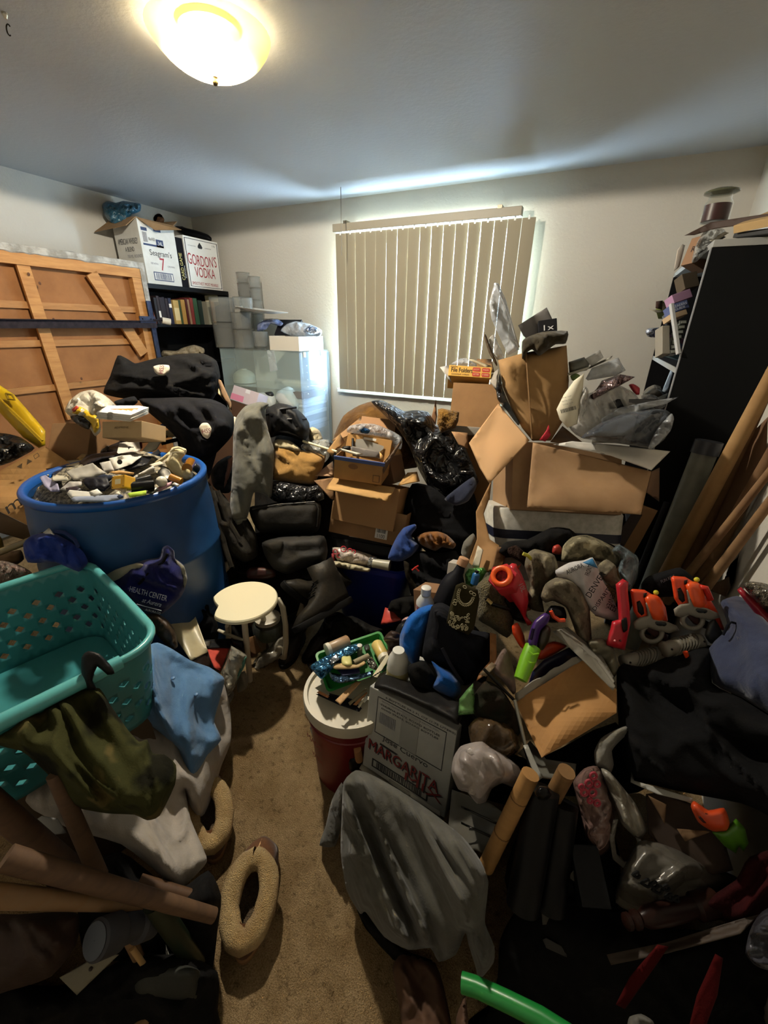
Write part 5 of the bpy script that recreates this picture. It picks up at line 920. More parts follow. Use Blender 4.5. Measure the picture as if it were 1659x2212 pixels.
cloth('plastic_bag', mat('a5a59c', 'film', al=.6, h2='c2c2ba'), 'clear plastic bag beside the white rod', 'bag', [(650, 962), (670, 952), (710, 950), (712, 985), (700, 1000), (690, 985), (655, 975)], 2.15, bulge=.05, back=.1, amp=.05, fs=18, res=7)
rod('white_rod', mat('cfc9a8', 'plastic'), 'white plastic rod pointing into the upper carton', 'rod', P(655, 953, 2.08), P(728, 976, 1.98), .006)
cloth('khaki_pants', mat('94713f', 'cloth', h2='8a6838'), 'folded tan trousers on top of the black suitcases', 'trousers', [(592, 965), (615, 962), (650, 972), (702, 984), (697, 1010), (690, 1022), (678, 1046), (650, 1045), (612, 1040), (585, 1034), (588, 1000)], 2.08, bulge=.05, back=.15, amp=.02, fs=9, ang=20, res=8)
cloth('black_jacket', mat('131314', 'bag', h2='1c1c1e', sc=30), 'black nylon jacket folded under the tan trousers', 'jacket', [(585, 1040), (620, 1042), (665, 1050), (690, 1048), (700, 1078), (660, 1088), (600, 1085), (580, 1072)], 2.05, bulge=.06, back=.2, amp=.04, fs=12, res=8)
lg = mat('191714', 'leather', rough=.75, h2='1f1d19', sc=80)
t = cloth('suitcase', lg, 'upper soft black suitcase in the stack behind the stool', 'suitcase', [(538, 1096), (570, 1090), (640, 1080), (686, 1082), (694, 1100), (690, 1140), (675, 1152), (600, 1152), (560, 1148), (545, 1125)], 2.05, bulge=.10, back=.35, amp=.015, fs=7, ang=-15, res=9)
B().tube([P(x, y, 1.965) for x, y in ((545, 1100), (600, 1090), (680, 1084), (688, 1100), (684, 1138))], .004, 6).make('piping', mat('23211e', 'leather'), t)
t = cloth('suitcase', mat('1e1b17', 'leather', rough=.75, h2='171512', sc=80), 'lower soft black suitcase, directly above the boots', 'suitcase', [(566, 1172), (600, 1160), (660, 1156), (700, 1158), (708, 1190), (700, 1216), (660, 1226), (620, 1240), (590, 1228), (572, 1200)], 1.98, bulge=.10, back=.35, amp=.02, fs=7, ang=-15, res=9)
cloth('pocket_flap', lg, '', '', [(566, 1176), (588, 1170), (612, 1170), (608, 1190), (590, 1198)], 1.885, parent=t, bulge=.01, back=.02, amp=.005, res=6)
bp = cloth('backpack', mat('201e1b', 'cloth', h2='282520'), 'black backpack with hanging straps right of the drum', 'backpack', [(448, 1040), (462, 1058), (480, 1065), (500, 1090), (535, 1120), (555, 1160), (556, 1200), (530, 1215), (500, 1200), (475, 1180), (455, 1120)], 2.02, bulge=.08, back=.4, amp=.04, fs=8, ang=60, res=9)
for pth in (((452, 1050), (470, 1110), (486, 1180), (500, 1225)), ((470, 1060), (490, 1120), (520, 1170))): B().tube([P(x, y, 1.925) for x, y in pth], .011, 6, sq=.35).make('strap', mat('26231f', 'cloth'), bp)
cloth('dark_clothes', mat('24262a', 'cloth', h2='3a3a3c'), 'dark grey and teal clothes packed behind the backpack', 'clothes', [(455, 1020), (470, 998), (492, 985), (505, 990), (500, 1060), (480, 1065), (460, 1050)], 2.15, bulge=.05, back=.2, amp=.05, fs=14, res=8)
cloth('pink_cloth', mat('8d6355', 'cloth'), 'strip of pink cloth beside the hanging grey sleeve', 'cloth', [(492, 992), (505, 985), (504, 1000), (495, 1030), (484, 1055), (486, 1030), (490, 1008)], 2.08, bulge=.02, back=.05, amp=.01, res=5)
a_, b_ = P(442, 1070, 1.95), P(441, 1012, 2.0); t = bottle('clear_bottle', 'tall clear plastic bottle between the drum and the backpack', 'bottle', a_, b_, .018, (b_-a_).length, mat('b9b7a8', 'glass', al=.25), mat('8a867a', 'plastic'), capr=.6)
for nm, c, k, lab, cat, p, d, th_ in [
 ('white_box', 'b4ab93', 'card', 'small white printed box on the floor behind the stool', 'box', [(457, 1246), (478, 1215), (495, 1213), (498, 1226), (478, 1246)], 2.1, .05),
 ('crystal_jar', '77787a', 'glass', 'cut glass jar lying behind the stool seat', 'jar', [(452, 1262), (465, 1252), (490, 1252), (482, 1268), (460, 1272)], 2.0, .05),
 ('glass_bottle', '2c2f2c', 'glass', 'dark clear glass bottle standing behind the stool', 'bottle', [(505, 1232), (508, 1190), (520, 1178), (535, 1182), (536, 1222), (530, 1240)], 2.05, .06)]:
    cloth(nm, mat(c, k), lab, cat, p, d, bulge=.02, back=th_, amp=.004, res=6)
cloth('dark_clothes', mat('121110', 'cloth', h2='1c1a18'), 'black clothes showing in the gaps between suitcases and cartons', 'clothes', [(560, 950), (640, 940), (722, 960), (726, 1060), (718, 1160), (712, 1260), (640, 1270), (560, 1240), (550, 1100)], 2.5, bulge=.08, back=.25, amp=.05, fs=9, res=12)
cloth('dark_heap', mat('181513', 'cloth', h2='221c18'), 'mound of black and brown clothes under the backpack and suitcases', 'clothes', [(455, 1130), (500, 1165), (560, 1150), (600, 1150), (690, 1200), (700, 1260), (690, 1320), (610, 1330), (560, 1300), (480, 1275), (455, 1240)], 2.3, bulge=.08, back=.4, amp=.06, fs=9, res=13)
cloth('red_case', mat('3b1f1c', 'plastic'), 'dark red case between the glass bottle and lower suitcase', 'case', [(532, 1236), (545, 1225), (590, 1228), (596, 1245), (570, 1252), (536, 1250)], 2.02, bulge=.03, back=.1, amp=.005, res=6)
# ============================================================ stool
sc_ = pz(527, 1296, .44); ra = (pz(598, 1296, .44)-pz(455, 1296, .44)).length/2
sm = mat('d8cfae', 'plastic', rough=.45); sw = mat('c2baa2', 'plastic', rough=.35)
xr = (pz(598, 1290, .44)-pz(455, 1310, .44)); xr.z = 0; xr.normalize(); yr = Vector((-xr.y, xr.x, 0))
Ms = Matrix(((xr.x, yr.x, 0, sc_.x), (xr.y, yr.y, 0, sc_.y), (0, 0, 1, 0), (0, 0, 0, 1)))
t = thing('stool', 'small white stool with notched round seat on the carpet', 'stool', (sc_.x, sc_.y, 0))
def seat(s):
    o = []
    for i in range(60):
        a = 2*math.pi*i/60; r = ra*s; x, y = r*math.cos(a), r*math.sin(a)*1.02
        da = (a-math.radians(187)+math.pi) % (2*math.pi)-math.pi
        if abs(da) < .52: x += r*.30*(1-abs(da)/.52)**1.0*.9
        o.append((x, y))
    return o
loft(Ms, [(seat(.94), .418), (seat(1.0), .424), (seat(1.0), .436), (seat(.97), .441), (seat(.6), .442)]).make('seat', sm, t, smooth=.7)
def fl(x, y, z): return pz(x, y, z)
lg1 = [fl(528, 1342, .40), fl(533, 1395, .25), fl(540, 1470, .012)]; B().tube(lg1, .0125, 12).make('leg', sw, t, smooth=.8)
e = fl(618, 1390, .16); lg2 = [Ms @ Vector((ra*.55, .02, .41)), fl(602, 1296, .40), fl(611, 1312, .365), fl(617, 1350, .27), e, fl(614, 1420, .06), fl(598, 1418, .016)]; B().tube(lg2, .0125, 12).make('leg', sw, t, smooth=.8)
k0 = Ms @ Vector((-ra*.5, ra*.4, .41)); k1 = Ms @ Vector((-ra*.9, ra*.75, .01)); B().tube([k0, k1], .0125, 12).make('leg', sw, t, smooth=.8)
k2 = Ms @ Vector((ra*.3, ra*.7, .41)); k3 = Ms @ Vector((ra*.6, ra*1.1, .01)); B().tube([k2, k3], .0125, 12).make('leg', sw, t, smooth=.8)
B().tube([fl(472, 1362, .24), fl(535, 1388, .24)], .008, 10).make('crossbar', sw, t, smooth=.8); B().tube([k0.lerp(k1, .5), fl(490, 1352, .33)], .008, 10).make('crossbar', sw, t, smooth=.8)
# under and around the stool
j0 = pz(586, 1405, .02); bottle('pickle_jar', 'clear jar of dark green leaves standing under the stool', 'jar', j0, j0+Vector((.0, 0, 1)), .075, .21, mat('9da096', 'glass', al=.15), mat('a8a08e', 'plastic'), [(.9, 0), (1, .05), (1, .8), (.8, .9), (.75, .99)], capr=.75, caph=.1)
B().lathe(at(j0), [(.062, .10), (.066, .13), (.066, .175)], 20).solo('green_leaves', mat('1b2316', 'cloth', h2='35402c', sc=200), 'dark green leaves packed inside the clear jar', 'leaves')
cloth('plastic_sack', mat('8c8678', 'film', al=.93, h2='a39c8c', sc=10), 'dirty white plastic sack spread on the carpet under the stool', 'bag', [(548, 1452), (556, 1420), (580, 1400), (600, 1378), (614, 1370), (619, 1392), (612, 1412), (590, 1432), (565, 1448)], None and 1 or 2.02, bulge=.05, back=.05, amp=.03, fs=12, res=7)
card('cardboard_piece', mat('6b4a28', 'card'), 'brown cardboard piece standing behind the stool leg', 'cardboard', [(534, 1378), (560, 1370), (575, 1385), (574, 1402), (542, 1420)], 1.98, th=.01)
cloth('black_bag', mat('0d0d0f', 'cloth'), 'black bag on the floor left of the stool', 'bag', [(400, 1265), (430, 1250), (452, 1275), (458, 1320), (470, 1345), (470, 1385), (440, 1390), (415, 1360), (398, 1320)], 1.9, bulge=.08, back=.25, amp=.03, res=10)
cloth('seat_shade_blob', mat('141311', 'cloth'), 'dark fabric blob standing in for the shade under the stool seat', 'cloth', [(455, 1330), (500, 1345), (535, 1350), (560, 1370), (535, 1400), (480, 1390)], 2.08, bulge=.04, back=.15, amp=.03, res=9)  # near-black blob gives the shade under the seat a shape
# boots
def boot(lab, heel, toe, up, L, lean=.0, H=.2, m=None):
    """lace-up boot: heel->toe direction in world, up vector"""
    heel, toe = Vector(heel), Vector(toe); x = (toe-heel).normalized(); u = Vector(up); u = (u-x*u.dot(x)).normalized(); y = u.cross(x)
    M = Matrix(((x.x, y.x, u.x, heel.x), (x.y, y.y, u.y, heel.y), (x.z, y.z, u.z, heel.z), (0, 0, 0, 1)))
    m = m or mat('1c1914', 'leather', rough=.5, h2='26221b', sc=50)
    t = thing('boot', lab, 'boot', heel, 'black lace-up boots on the floor')
    def foot(s, dx=0):
        o = []
        for i in range(26):
            a = 2*math.pi*i/26; c, s2 = math.cos(a), math.sin(a); wd = .046+.008*max(0, c)-.008*math.exp(-((c+.15)/.35)**2)
            o.append((L/2+dx+c*L/2*s, s2*wd*s*(L/.28)))
        return o
    loft(M, [(foot(1.0), 0), (foot(1.03), .006), (foot(1.03), .024), (foot(.99), .028)]).make('sole', mat('0b0a09', 'plastic', rough=.7), t, smooth=.6)
    # upper: rings
    b = B(); n = 20; vs = []
    prof = [(L*.5, L*.485, .044, .028), (L*.49, L*.485, .047, .05), (L*.44, L*.44, .046, .075), (L*.33, L*.33, .043, .10), (L*.25, L*.24, .042, .13), (L*.22, L*.21, .045, H*.85), (L*.21, L*.215, .05, H+.05), (L*.21, L*.195, .045, H+.05), (L*.22, L*.17, .035, H*.7)]
    for cx_, rx, ry, z in prof:
        for j in range(n):
            a = 2*math.pi*j/n; c = math.cos(a); zz = z-(max(0, c)**2*.02 if z < .11 else 0)+.006*noise.noise(Vector((a*2, z*30, L*50)))
            vs.append(M @ Vector((cx_+rx*c+lean*z, ry*math.sin(a)*(1+.08*noise.noise(Vector((a*1.5, z*25, 3)))), zz)))
    fs = [(i*n+j, i*n+(j+1) % n, (i+1)*n+(j+1) % n, (i+1)*n+j) for i in range(len(prof)-1) for j in range(n)]
    fs.append(tuple(range(n))); fs.append(tuple((len(prof)-1)*n+j for j in range(n-1, -1, -1)))
    b.add(vs, fs).make('upper', m, t, smooth=True)
    b = B()
    for k in range(5):
        z = .095+k*(H-.09)/5; xx = L*(.58-.035*k)-max(0, k-1)*.006+lean*z
        b.tube([M @ Vector((xx-.012, -.03, z+.004)), M @ Vector((xx+.006, 0, z+.008)), M @ Vector((xx-.012, .03, z+.012))], .0025, 5)
    b.make('laces', mat('0a0a0a', 'cloth'), t)
    return t
boot('big black boot leaning on its side against the blue tote', P(762, 1300, 1.86), P(668, 1352, 1.74), (-.75, -.25, .65), .29, 0, .17)
boot('black boot standing upright behind the leaning boot', P(690, 1322, 1.98), P(642, 1290, 1.88), (.2, .2, .9), .27, 0, .16)
boot('small black boot beside the right leg of the stool', pz(655, 1372, .005), pz(632, 1410, .005), (0, 0, 1), .25, 0, .10)
boot('black boot with rounded brown toe, nearest on the carpet', pz(742, 1372, .005), pz(668, 1424, .005), (0, 0, 1), .27, 0, .09, mat('1a120c', 'leather', rough=.4, h2='120d09'))
for p, lab in [([(652, 1240), (690, 1225), (730, 1230), (742, 1262), (730, 1290), (690, 1300), (655, 1280)], 'tangle of black laces and leather above the boots'), ([(720, 1340), (760, 1330), (800, 1350), (830, 1362), (800, 1378), (750, 1385), (715, 1370)], 'black crumpled strap on the carpet in front of the tote')]:
    cloth('black_leather', bkn, lab, 'leather', p, 1.98 if '652' in str(p) else 1.95, bulge=.05, back=.15, amp=.04, fs=14, res=8)
card('paper_scrap', mat('6f6552', 'paper'), 'pale triangular paper standing between the boots', 'paper', [(640, 1330), (652, 1292), (664, 1330), (660, 1340)], 1.9, th=.006)
rod('black_strap', mat('16140f', 'cloth'), 'long black strap on the carpet from boots to clothes', 'strap', pz(770, 1378, .02), pz(868, 1350, .05), .016, bend=(0, 0, -.01))
cloth('white_bit', mat('a99f86', 'paper'), 'scrap of cream paper on the carpet beside the tote', 'paper', [(761, 1340), (768, 1338), (772, 1346), (764, 1348)], 2.1, bulge=.005, back=.01, res=4)
# right of the tote: shirt, brown frills, black heap
cloth('blue_shirt', mat('2c4480', 'cloth', h2='263c72'), 'blue shirt hanging over the right corner of the tote', 'shirt', [(838, 1206), (846, 1182), (858, 1158), (872, 1140), (896, 1132), (900, 1140), (888, 1158), (905, 1178), (890, 1200), (868, 1212), (850, 1212)], 1.92, bulge=.05, back=.1, amp=.03, fs=11, ang=70, res=7)
cloth('brown_frill', mat('7a4f26', 'cloth', h2='5a3818'), 'ruffled brown fabric lying on the black clothes', 'fabric', [(900, 1160), (918, 1150), (945, 1148), (965, 1155), (985, 1175), (978, 1186), (955, 1182), (940, 1190), (915, 1180), (905, 1172)], 1.92, bulge=.05, back=.08, amp=.06, fs=24, ang=80, res=6)
cloth('black_clothes', mat('0d0d0f', 'cloth', h2='121214'), 'pile of black clothes right of the blue tote', 'clothes', [(872, 1210), (905, 1190), (950, 1195), (985, 1190), (1000, 1230), (985, 1270), (960, 1295), (920, 1300), (890, 1290), (880, 1250)], 1.95, bulge=.10, back=.4, amp=.05, fs=8, res=10)
cloth('strap_loop', mat('241f17', 'cloth'), 'brown black strap curling down right side of the tote', 'strap', [(872, 1212), (884, 1218), (888, 1240), (900, 1262), (918, 1275), (910, 1286), (890, 1272), (876, 1245)], 1.86, bulge=.02, back=.03, amp=.01, res=6)
for p in (((890, 1232), (897, 1226), (904, 1222)), ((897, 1226), (905, 1234))): B().tube([P(x, y, 1.8) for x, y in p], .004, 6).solo('red_string', mat('b5302a', 'cloth'), 'tiny red cord on the pile of black clothes, '+('left strand' if len(p) == 3 else 'right strand'), 'cord')
# ============================================================ left foreground: basket, shirts, blanket, slippers, tools
tq = mat('387f82', 'plastic', rough=.35, h2='347678')
A0 = pz(345, 1382, .72); B0 = pz(183, 1212, .72); C0 = pz(214, 1462, .72)
bu = (B0-A0); bu.z = 0; Lb = bu.length; bu.normalize(); bv = Vector((bu.y, -bu.x, 0)); 
if bv.dot(C0-A0) < 0: bv = -bv
Wb = .46; Hb = .27; Lb = max(Lb, .6)
Mb = Matrix(((bu.x, bv.x, 0, A0.x), (bu.y, bv.y, 0, A0.y), (0, 0, 1, .45), (0, 0, 0, 1)))
t = thing('laundry_basket', 'teal plastic laundry basket with diamond holes in the left foreground', 'basket', Mb @ Vector((Lb/2, Wb/2, 0)))
def bpos(s, z):      # s: length round the rim; z: 0..Hb
    k = 1-.13*(1-z/Hb); r = .09
    segs = [(Lb-2*r, 'l'), (math.pi*r/2, 'c'), (Wb-2*r, 'l'), (math.pi*r/2, 'c'), (Lb-2*r, 'l'), (math.pi*r/2, 'c'), (Wb-2*r, 'l'), (math.pi*r/2, 'c')]
    st = [(r, 0), (Lb-r, r), (Lb, r), (Lb-r, Wb-r), (Lb-r, Wb), (r, Wb-r), (0, Wb-r), (r, r)]
    dr = [(1, 0), -90, (0, 1), 0, (-1, 0), 90, (0, -1), 180]
    T = sum(q[0] for q in segs); s = s % T
    for (l, k_), p, d in zip(segs, st, dr):
        if s <= l+1e-9:
            if k_ == 'l': x, y = p[0]+d[0]*s, p[1]+d[1]*s
            else: a = math.radians(d)+s/r; x, y = p[0]+r*math.cos(a), p[1]+r*math.sin(a)
            break
        s -= l
    x = Lb/2+(x-Lb/2)*k; y = Wb/2+(y-Wb/2)*k; return Mb @ Vector((x, y, z))
Tb = 2*(Lb-.18)+2*(Wb-.18)+2*math.pi*.09; nc = 60; nr = 8; b = B(); cs = Tb/nc; ch = Hb/nr
for i in range(nc):
    for j in range(nr):
        s0, z0 = i*cs, j*ch; corner = [(s0, z0), (s0+cs/2, z0), (s0+cs, z0), (s0+cs, z0+ch/2), (s0+cs, z0+ch), (s0+cs/2, z0+ch), (s0, z0+ch), (s0, z0+ch/2)]
        if 1 <= j <= 5 and (i+j) % 2 == 0:
            c = (s0+cs/2, z0+ch/2); hole = [(c[0]+(p[0]-c[0])*(.86 if q % 2 else .42), c[1]+(p[1]-c[1])*(.70 if q % 2 else .36)) for q, p in enumerate(corner)]
            vs = [bpos(*p) for p in corner]+[bpos(*p) for p in hole]; b.add(vs, [(q, (q+1) % 8, 8+(q+1) % 8, 8+q) for q in range(8)])
        else: b.add([bpos(*p) for p in corner], [tuple(range(8))])
o = b.make('basket_wall', tq, t, smooth=True); md = o.modifiers.new('s', 'SOLIDIFY'); md.thickness = .004
pl_ = [bpos(i*Tb/60, 0) for i in range(60)]; B().add(pl_, [tuple(range(60))]).make('basket_bottom', tq, t).modifiers.new('s', 'SOLIDIFY').thickness = .004
rimp = [bpos(i*Tb/90, Hb) for i in range(91)]; cen = Mb @ Vector((Lb/2, Wb/2, Hb))
rimp = [q+(q-cen).normalized()*.008 for q in rimp]
B().tube(rimp, .013, 10, False, sq=.8).make('rim', mat('55a09f', 'plastic', rough=.3), t, smooth=True)
hp = Mb @ Vector((-.02, Wb*.5, Hb-.01)); B().tube([Mb @ Vector((-.016, .10+q*.05, Hb+.004)) for q in range(6)], .018, 12).make('handle', mat('55a09f', 'plastic', rough=.3), t, smooth=.8)
# under the basket
B().box(Mb @ Matrix.Translation((0, 0, -.449)), .06, Lb-.06, .06, Wb-.06, 0, .444).solo('carton', mat('4d3d2a', 'card'), 'brown carton carrying the teal laundry basket', 'box', bev=.003)
cloth('black_strap', mat('100f0f', 'leather'), 'black leather belt loop over the near rim of the basket', 'belt', [(176, 1420), (190, 1406), (215, 1412), (240, 1438), (248, 1455), (232, 1458), (210, 1440), (200, 1470), (210, 1490), (190, 1488), (176, 1455)], .98, bulge=.01, back=.015, amp=.004, k=2, res=6)
camo = mat('35351b', 'camo', h2='17160c', sc=7, al='544a2a')
cloth('camouflage_shirt', camo, 'green camouflage shirt thrown over the near end of the basket', 'shirt', [(-40, 1580, .95), (0, 1560, .98), (55, 1532, 1.0), (105, 1513, 1.0), (180, 1490, 1.0), (215, 1487, 1.01), (240, 1525, 1.0), (275, 1575, 1.0), (300, 1602, 1.0), (318, 1598, 1.01), (330, 1628, 1.0), (355, 1630, 1.0), (380, 1652, 1.0), (378, 1695, .98), (345, 1762, .95), (318, 1772, .95), (290, 1760, .95), (230, 1757, .95), (160, 1742, .93), (120, 1690, .93), (85, 1655, .93), (45, 1622, .93), (-40, 1604, .92)], None, bulge=.05, back=.04, amp=.045, fs=8, ang=45, st=3.5, res=9, rnd=.45)
cloth('blue_shirt', mat('56799f', 'cloth', h2='4e7094'), 'light blue button shirt spread over the blanket beside the basket', 'shirt', [(316, 1400, 1.35), (340, 1388, 1.4), (372, 1402, 1.42), (412, 1427, 1.45), (452, 1441, 1.5), (482, 1462, 1.5), (484, 1478, 1.5), (468, 1535, 1.45), (463, 1560, 1.42), (478, 1598, 1.4), (450, 1630, 1.36), (420, 1686, 1.3), (408, 1678, 1.28), (384, 1618, 1.3), (345, 1582, 1.28), (322, 1564, 1.26), (300, 1545, 1.25), (306, 1470, 1.3)], None, bulge=.05, back=.06, amp=.04, fs=7, ang=60, st=3.5, res=9, rnd=.5)
for i, (x, y) in enumerate(((374, 1465), (424, 1500))): B().ell(P(x, y, (1.345, 1.36)[i]), .007, .007, .004).make('button', mat('54789f', 'plastic'), bpy.data.objects['blue_shirt.001'] if 'blue_shirt.001' in bpy.data.objects else bpy.data.objects['blue_shirt'])
cloth('white_blanket', mat('9a9188', 'cloth', h2='8f877d'), 'white fleece blanket hanging to the carpet under the blue shirt', 'blanket', [(285, 1550, 1.32), (340, 1480, 1.45), (420, 1450, 1.55), (480, 1470, 1.58), (497, 1530, 1.58), (499, 1600, 1.5), (478, 1655, 1.44), (462, 1710, 1.39), (442, 1758, 1.34), (424, 1766, 1.32), (408, 1735, 1.30), (400, 1705, 1.28), (412, 1770, 1.2), (446, 1850, 1.12), (440, 1872, 1.11), (385, 1923, 1.06), (340, 1885, 1.06), (262, 1824, 1.05), (150, 1790, 1.05), (50, 1730, 1.05), (100, 1640, 1.1), (240, 1600, 1.2)], None, bulge=.05, back=.12, amp=.035, fs=7, ang=55, st=3.5, res=10, rnd=.35)
card('wash_label', mat('8a8884', 'paper'), 'pale printed label on the blanket between the tool handles', 'label', [(62, 1782), (90, 1762), (125, 1768), (145, 1800), (100, 1805)], .99, th=.004)
# slippers
def slipper(lab, heel, toe, wd=.064):
    heel, toe = Vector(heel), Vector(toe); x = toe-heel; x.z = 0; L = x.length; x.normalize(); y = Vector((-x.y, x.x, 0))
    M = Matrix(((x.x, y.x, 0, heel.x), (x.y, y.y, 0, heel.y), (0, 0, 1, 0.0), (0, 0, 0, 1)))
    t = thing('slipper', lab, 'slipper', M @ Vector((L/2, 0, 0)), 'sheepskin slippers on the carpet')
    def foot(s, z=0):
        o = []
        for i in range(32):
            a = 2*math.pi*i/32; c = math.cos(a); o.append((L/2+c*L/2*s, math.sin(a)*(wd*(.9+.1*c)-.006*math.exp(-(c/.3)**2))*s))
        return o
    loft(M, [(foot(1), .002), (foot(1.03), .008), (foot(1.03), .018), (foot(.99), .022)]).make('sole', mat('7d5a35', 'plastic', rough=.8), t, smooth=.6)
    # suede upper: closed toe, opening with the fur collar
    b = B(); n = 32; rings = []
    for k in range(7):
        u = k/6; z = .022+.065*math.sin(u*math.pi/2); s = 1-.30*u**2.2
        rings.append(([(x_*(1)+0*z-(L*.10*u*u if x_ > L/2 else -L*.02*u), y_) for x_, y_ in foot(s)], z))
    loft(M, rings, (False, False)).make('upper', mat('5c3c26', 'cloth', h2='503420'), t, smooth=True)
    vp = B(); tp = []
    for k in range(9):
        a = k/8; tp.append([(L*(.60+.30*math.sin(a*math.pi/2)*.98), 0)])
    b = B(); vs = []; m_ = 9
    for k in range(m_):
        u = k/(m_-1); xx = L*(.64+.335*u); hw = wd*.86*math.sqrt(max(0.02, 1-(max(0, (u-.35)/.72))**2)); hz = .085-.05*u**2.2
        for j in range(9):
            v = j/8*2-1; vs.append(M @ Vector((xx, hw*v, .022+(hz)*(1-.35*v*v)**1.0-.02*abs(v)**3)))
    b.add(vs, [(k*9+j, k*9+j+1, k*9+j+10, k*9+j+9) for k in range(m_-1) for j in range(8)]); o = b.make('vamp', mat('64422a', 'cloth', h2='583a25'), t, smooth=True); o.modifiers.new('s', 'SOLIDIFY').thickness = .006
    B().tube([M @ Vector((L*(.60+.36*q/6), 0, .110-.052*(q/6)**2.2)) for q in range(7)], .0025, 6).make('toe_seam', mat('c09a72', 'cloth'), t)
    ring = []
    for i in range(29):
        a = 2*math.pi*i/28; c = math.cos(a); ring.append(M @ Vector((L*.37+c*L*.30, math.sin(a)*wd*(.78+.06*c), .085+.018*c+.004*noise.noise(Vector((a*3, L*40, 1))))))
    B().tube(ring, [.028+.004*noise.noise(Vector((i*.8, 3, L*9))) for i in range(29)], 12, False).make('fur_collar', mat('ab8b58', 'fur', h2='c2a470', sc=340), t, smooth=True)
    B().lathe(M @ Matrix.Translation((L*.36, 0, .03)), [(.001, .0), (1, .0)], 24, (False, False), L*.28, wd*.7).make('insole', mat('6e5a40', 'fur', h2='5b4a34', sc=260), t)
    return t
slipper('sheepskin slipper lying alone on the carpet, nearest the camera', pz(522, 2072, .03), pz(573, 1812, .03))
slipper('sheepskin slipper half hidden under the white blanket', pz(466, 1852, .03), pz(438, 1672, .03))
# tools
hw_ = mat('5a4028', 'wood', h2='4b3420', sc=7); hw2 = mat('7d6142', 'wood', h2='7d5c38', sc=7); hw3 = mat('503419', 'wood', h2='43290f', sc=7)
GT = 'tool handles in the left foreground'
for a_, b_, r0, r1, m, lab in [((118, 1672, .90), (215, 1895, .95), .016, .018, hw_, 'upright wooden tool handle standing in front of the camouflage shirt'), ((-60, 1700, .88), (160, 1885, .95), .027, .025, hw3, 'thick dark tool handle at the left edge'),
    ((12, 1853, .78), (462, 1978, .95), .022, .015, hw_, 'longest wooden axe handle pointing right to the slipper'), ((-60, 1932, .74), (330, 1958, .93), .021, .011, hw2, 'pale wooden handle lowest of the left tool handles'), ((300, 1905, .98), (440, 1945, 1.0), .016, .014, hw3, 'dark wooden handle end under the white blanket corner')]:
    rod('tool_handle', m, lab, 'handle', P(*a_), P(*b_), r0, r1, group=GT)
a_, b_ = P(205, 2032, .82), P(325, 1985, .93); t = thing('mallet', 'grey rubber mallet head lying among the tools', 'mallet', a_); M, l_ = along(a_, b_)
B().lathe(M, [(.030, 0), (.034, .004), (.034, .05), (.027, .06), (.027, l_*.7), (.034, l_*.75), (.034, l_)], 26).make('head', mat('2c2c30', 'plastic', rough=.7), t, smooth=.6); B().lathe(M @ Matrix.Translation((0, 0, -.0015)), [(.001, 0), (.029, 0)], 24, (False, False)).make('face', mat('4c5058', 'plastic', rough=.8), t)
B().tube([a_.lerp(b_, .5), P(310, 2090, .98)], .012, 10).make('handle', hw2, t, smooth=.8)
rod('dark_green_grip', mat('1a2214', 'plastic'), 'dark green grip standing right of the mallet', 'handle', P(332, 1948, .90), P(425, 2085, .98), .022, .02)
rod('pencil', mat('a58252', 'wood'), 'short wooden pencil below the mallet head', 'pencil', P(285, 2048, .90), P(325, 2105, .93), .006)
card('paper_sheet', mat('6f6a5a', 'paper'), 'grey paper with dark dot under the mallet', 'paper', [(128, 2112), (215, 2062), (257, 2062), (166, 2150)], .88, th=.004)
B().ell(P(196, 2093, .876), .004).solo('dark_dot', mat('241a14', 'plain'), 'small dark nut lying on the grey paper', 'nut')
cloth('grey_strap', mat('2a2b26', 'leather', rough=.7), 'wide dark grey strap looping across the bottom left', 'strap', [(285, 2125), (300, 2095), (350, 2082), (405, 2085), (432, 2098), (430, 2140), (420, 2162), (350, 2165), (300, 2170)], .93, bulge=.03, back=.03, amp=.006, res=9)
card('white_card', mat('85837a', 'paper'), 'white card standing right of the dark green grip', 'card', [(390, 2010), (430, 2002), (434, 2075), (415, 2070)], .99, th=.01)
card('white_card', mat('77756c', 'paper'), 'thin pale wedge of card left of the dark green grip', 'card', [(358, 2040), (372, 2080), (360, 2095)], .95, th=.006)
cloth('brown_leather', mat('2b1a10', 'leather', rough=.7), 'brown leather bag in the bottom left corner', 'bag', [(-50, 1985), (40, 1975), (120, 1970), (170, 1975), (165, 2040), (110, 2110), (20, 2140), (-50, 2150)], .86, bulge=.06, back=.2, amp=.03, fs=8, res=14)
cloth('black_cloth', mat('0c0b0b', 'cloth'), 'black cloth covering the bottom left corner', 'cloth', [(-50, 2080), (60, 2130), (150, 2140), (230, 2090), (300, 2060), (400, 2060), (470, 2100), (470, 2180), (450, 2260), (-50, 2260)], .97, bulge=.05, back=.12, amp=.03, fs=7, res=15)
cloth('black_bag', mat('0d0c0c', 'cloth'), 'black bag between the tool handles and the lone slipper', 'bag', [(170, 1880), (260, 1840), (330, 1890), (390, 1920), (450, 1880), (478, 1935), (470, 2010), (455, 2110), (400, 2130), (300, 2080), (180, 2060)], 1.04, bulge=.05, back=.08, amp=.03, fs=7, res=14)
rod('copper_rod', mat('7d5d3a', 'wood'), 'tan stick end at the bottom edge of the left corner', 'stick', P(350, 2165, .95), P(290, 2230, .9), .012)
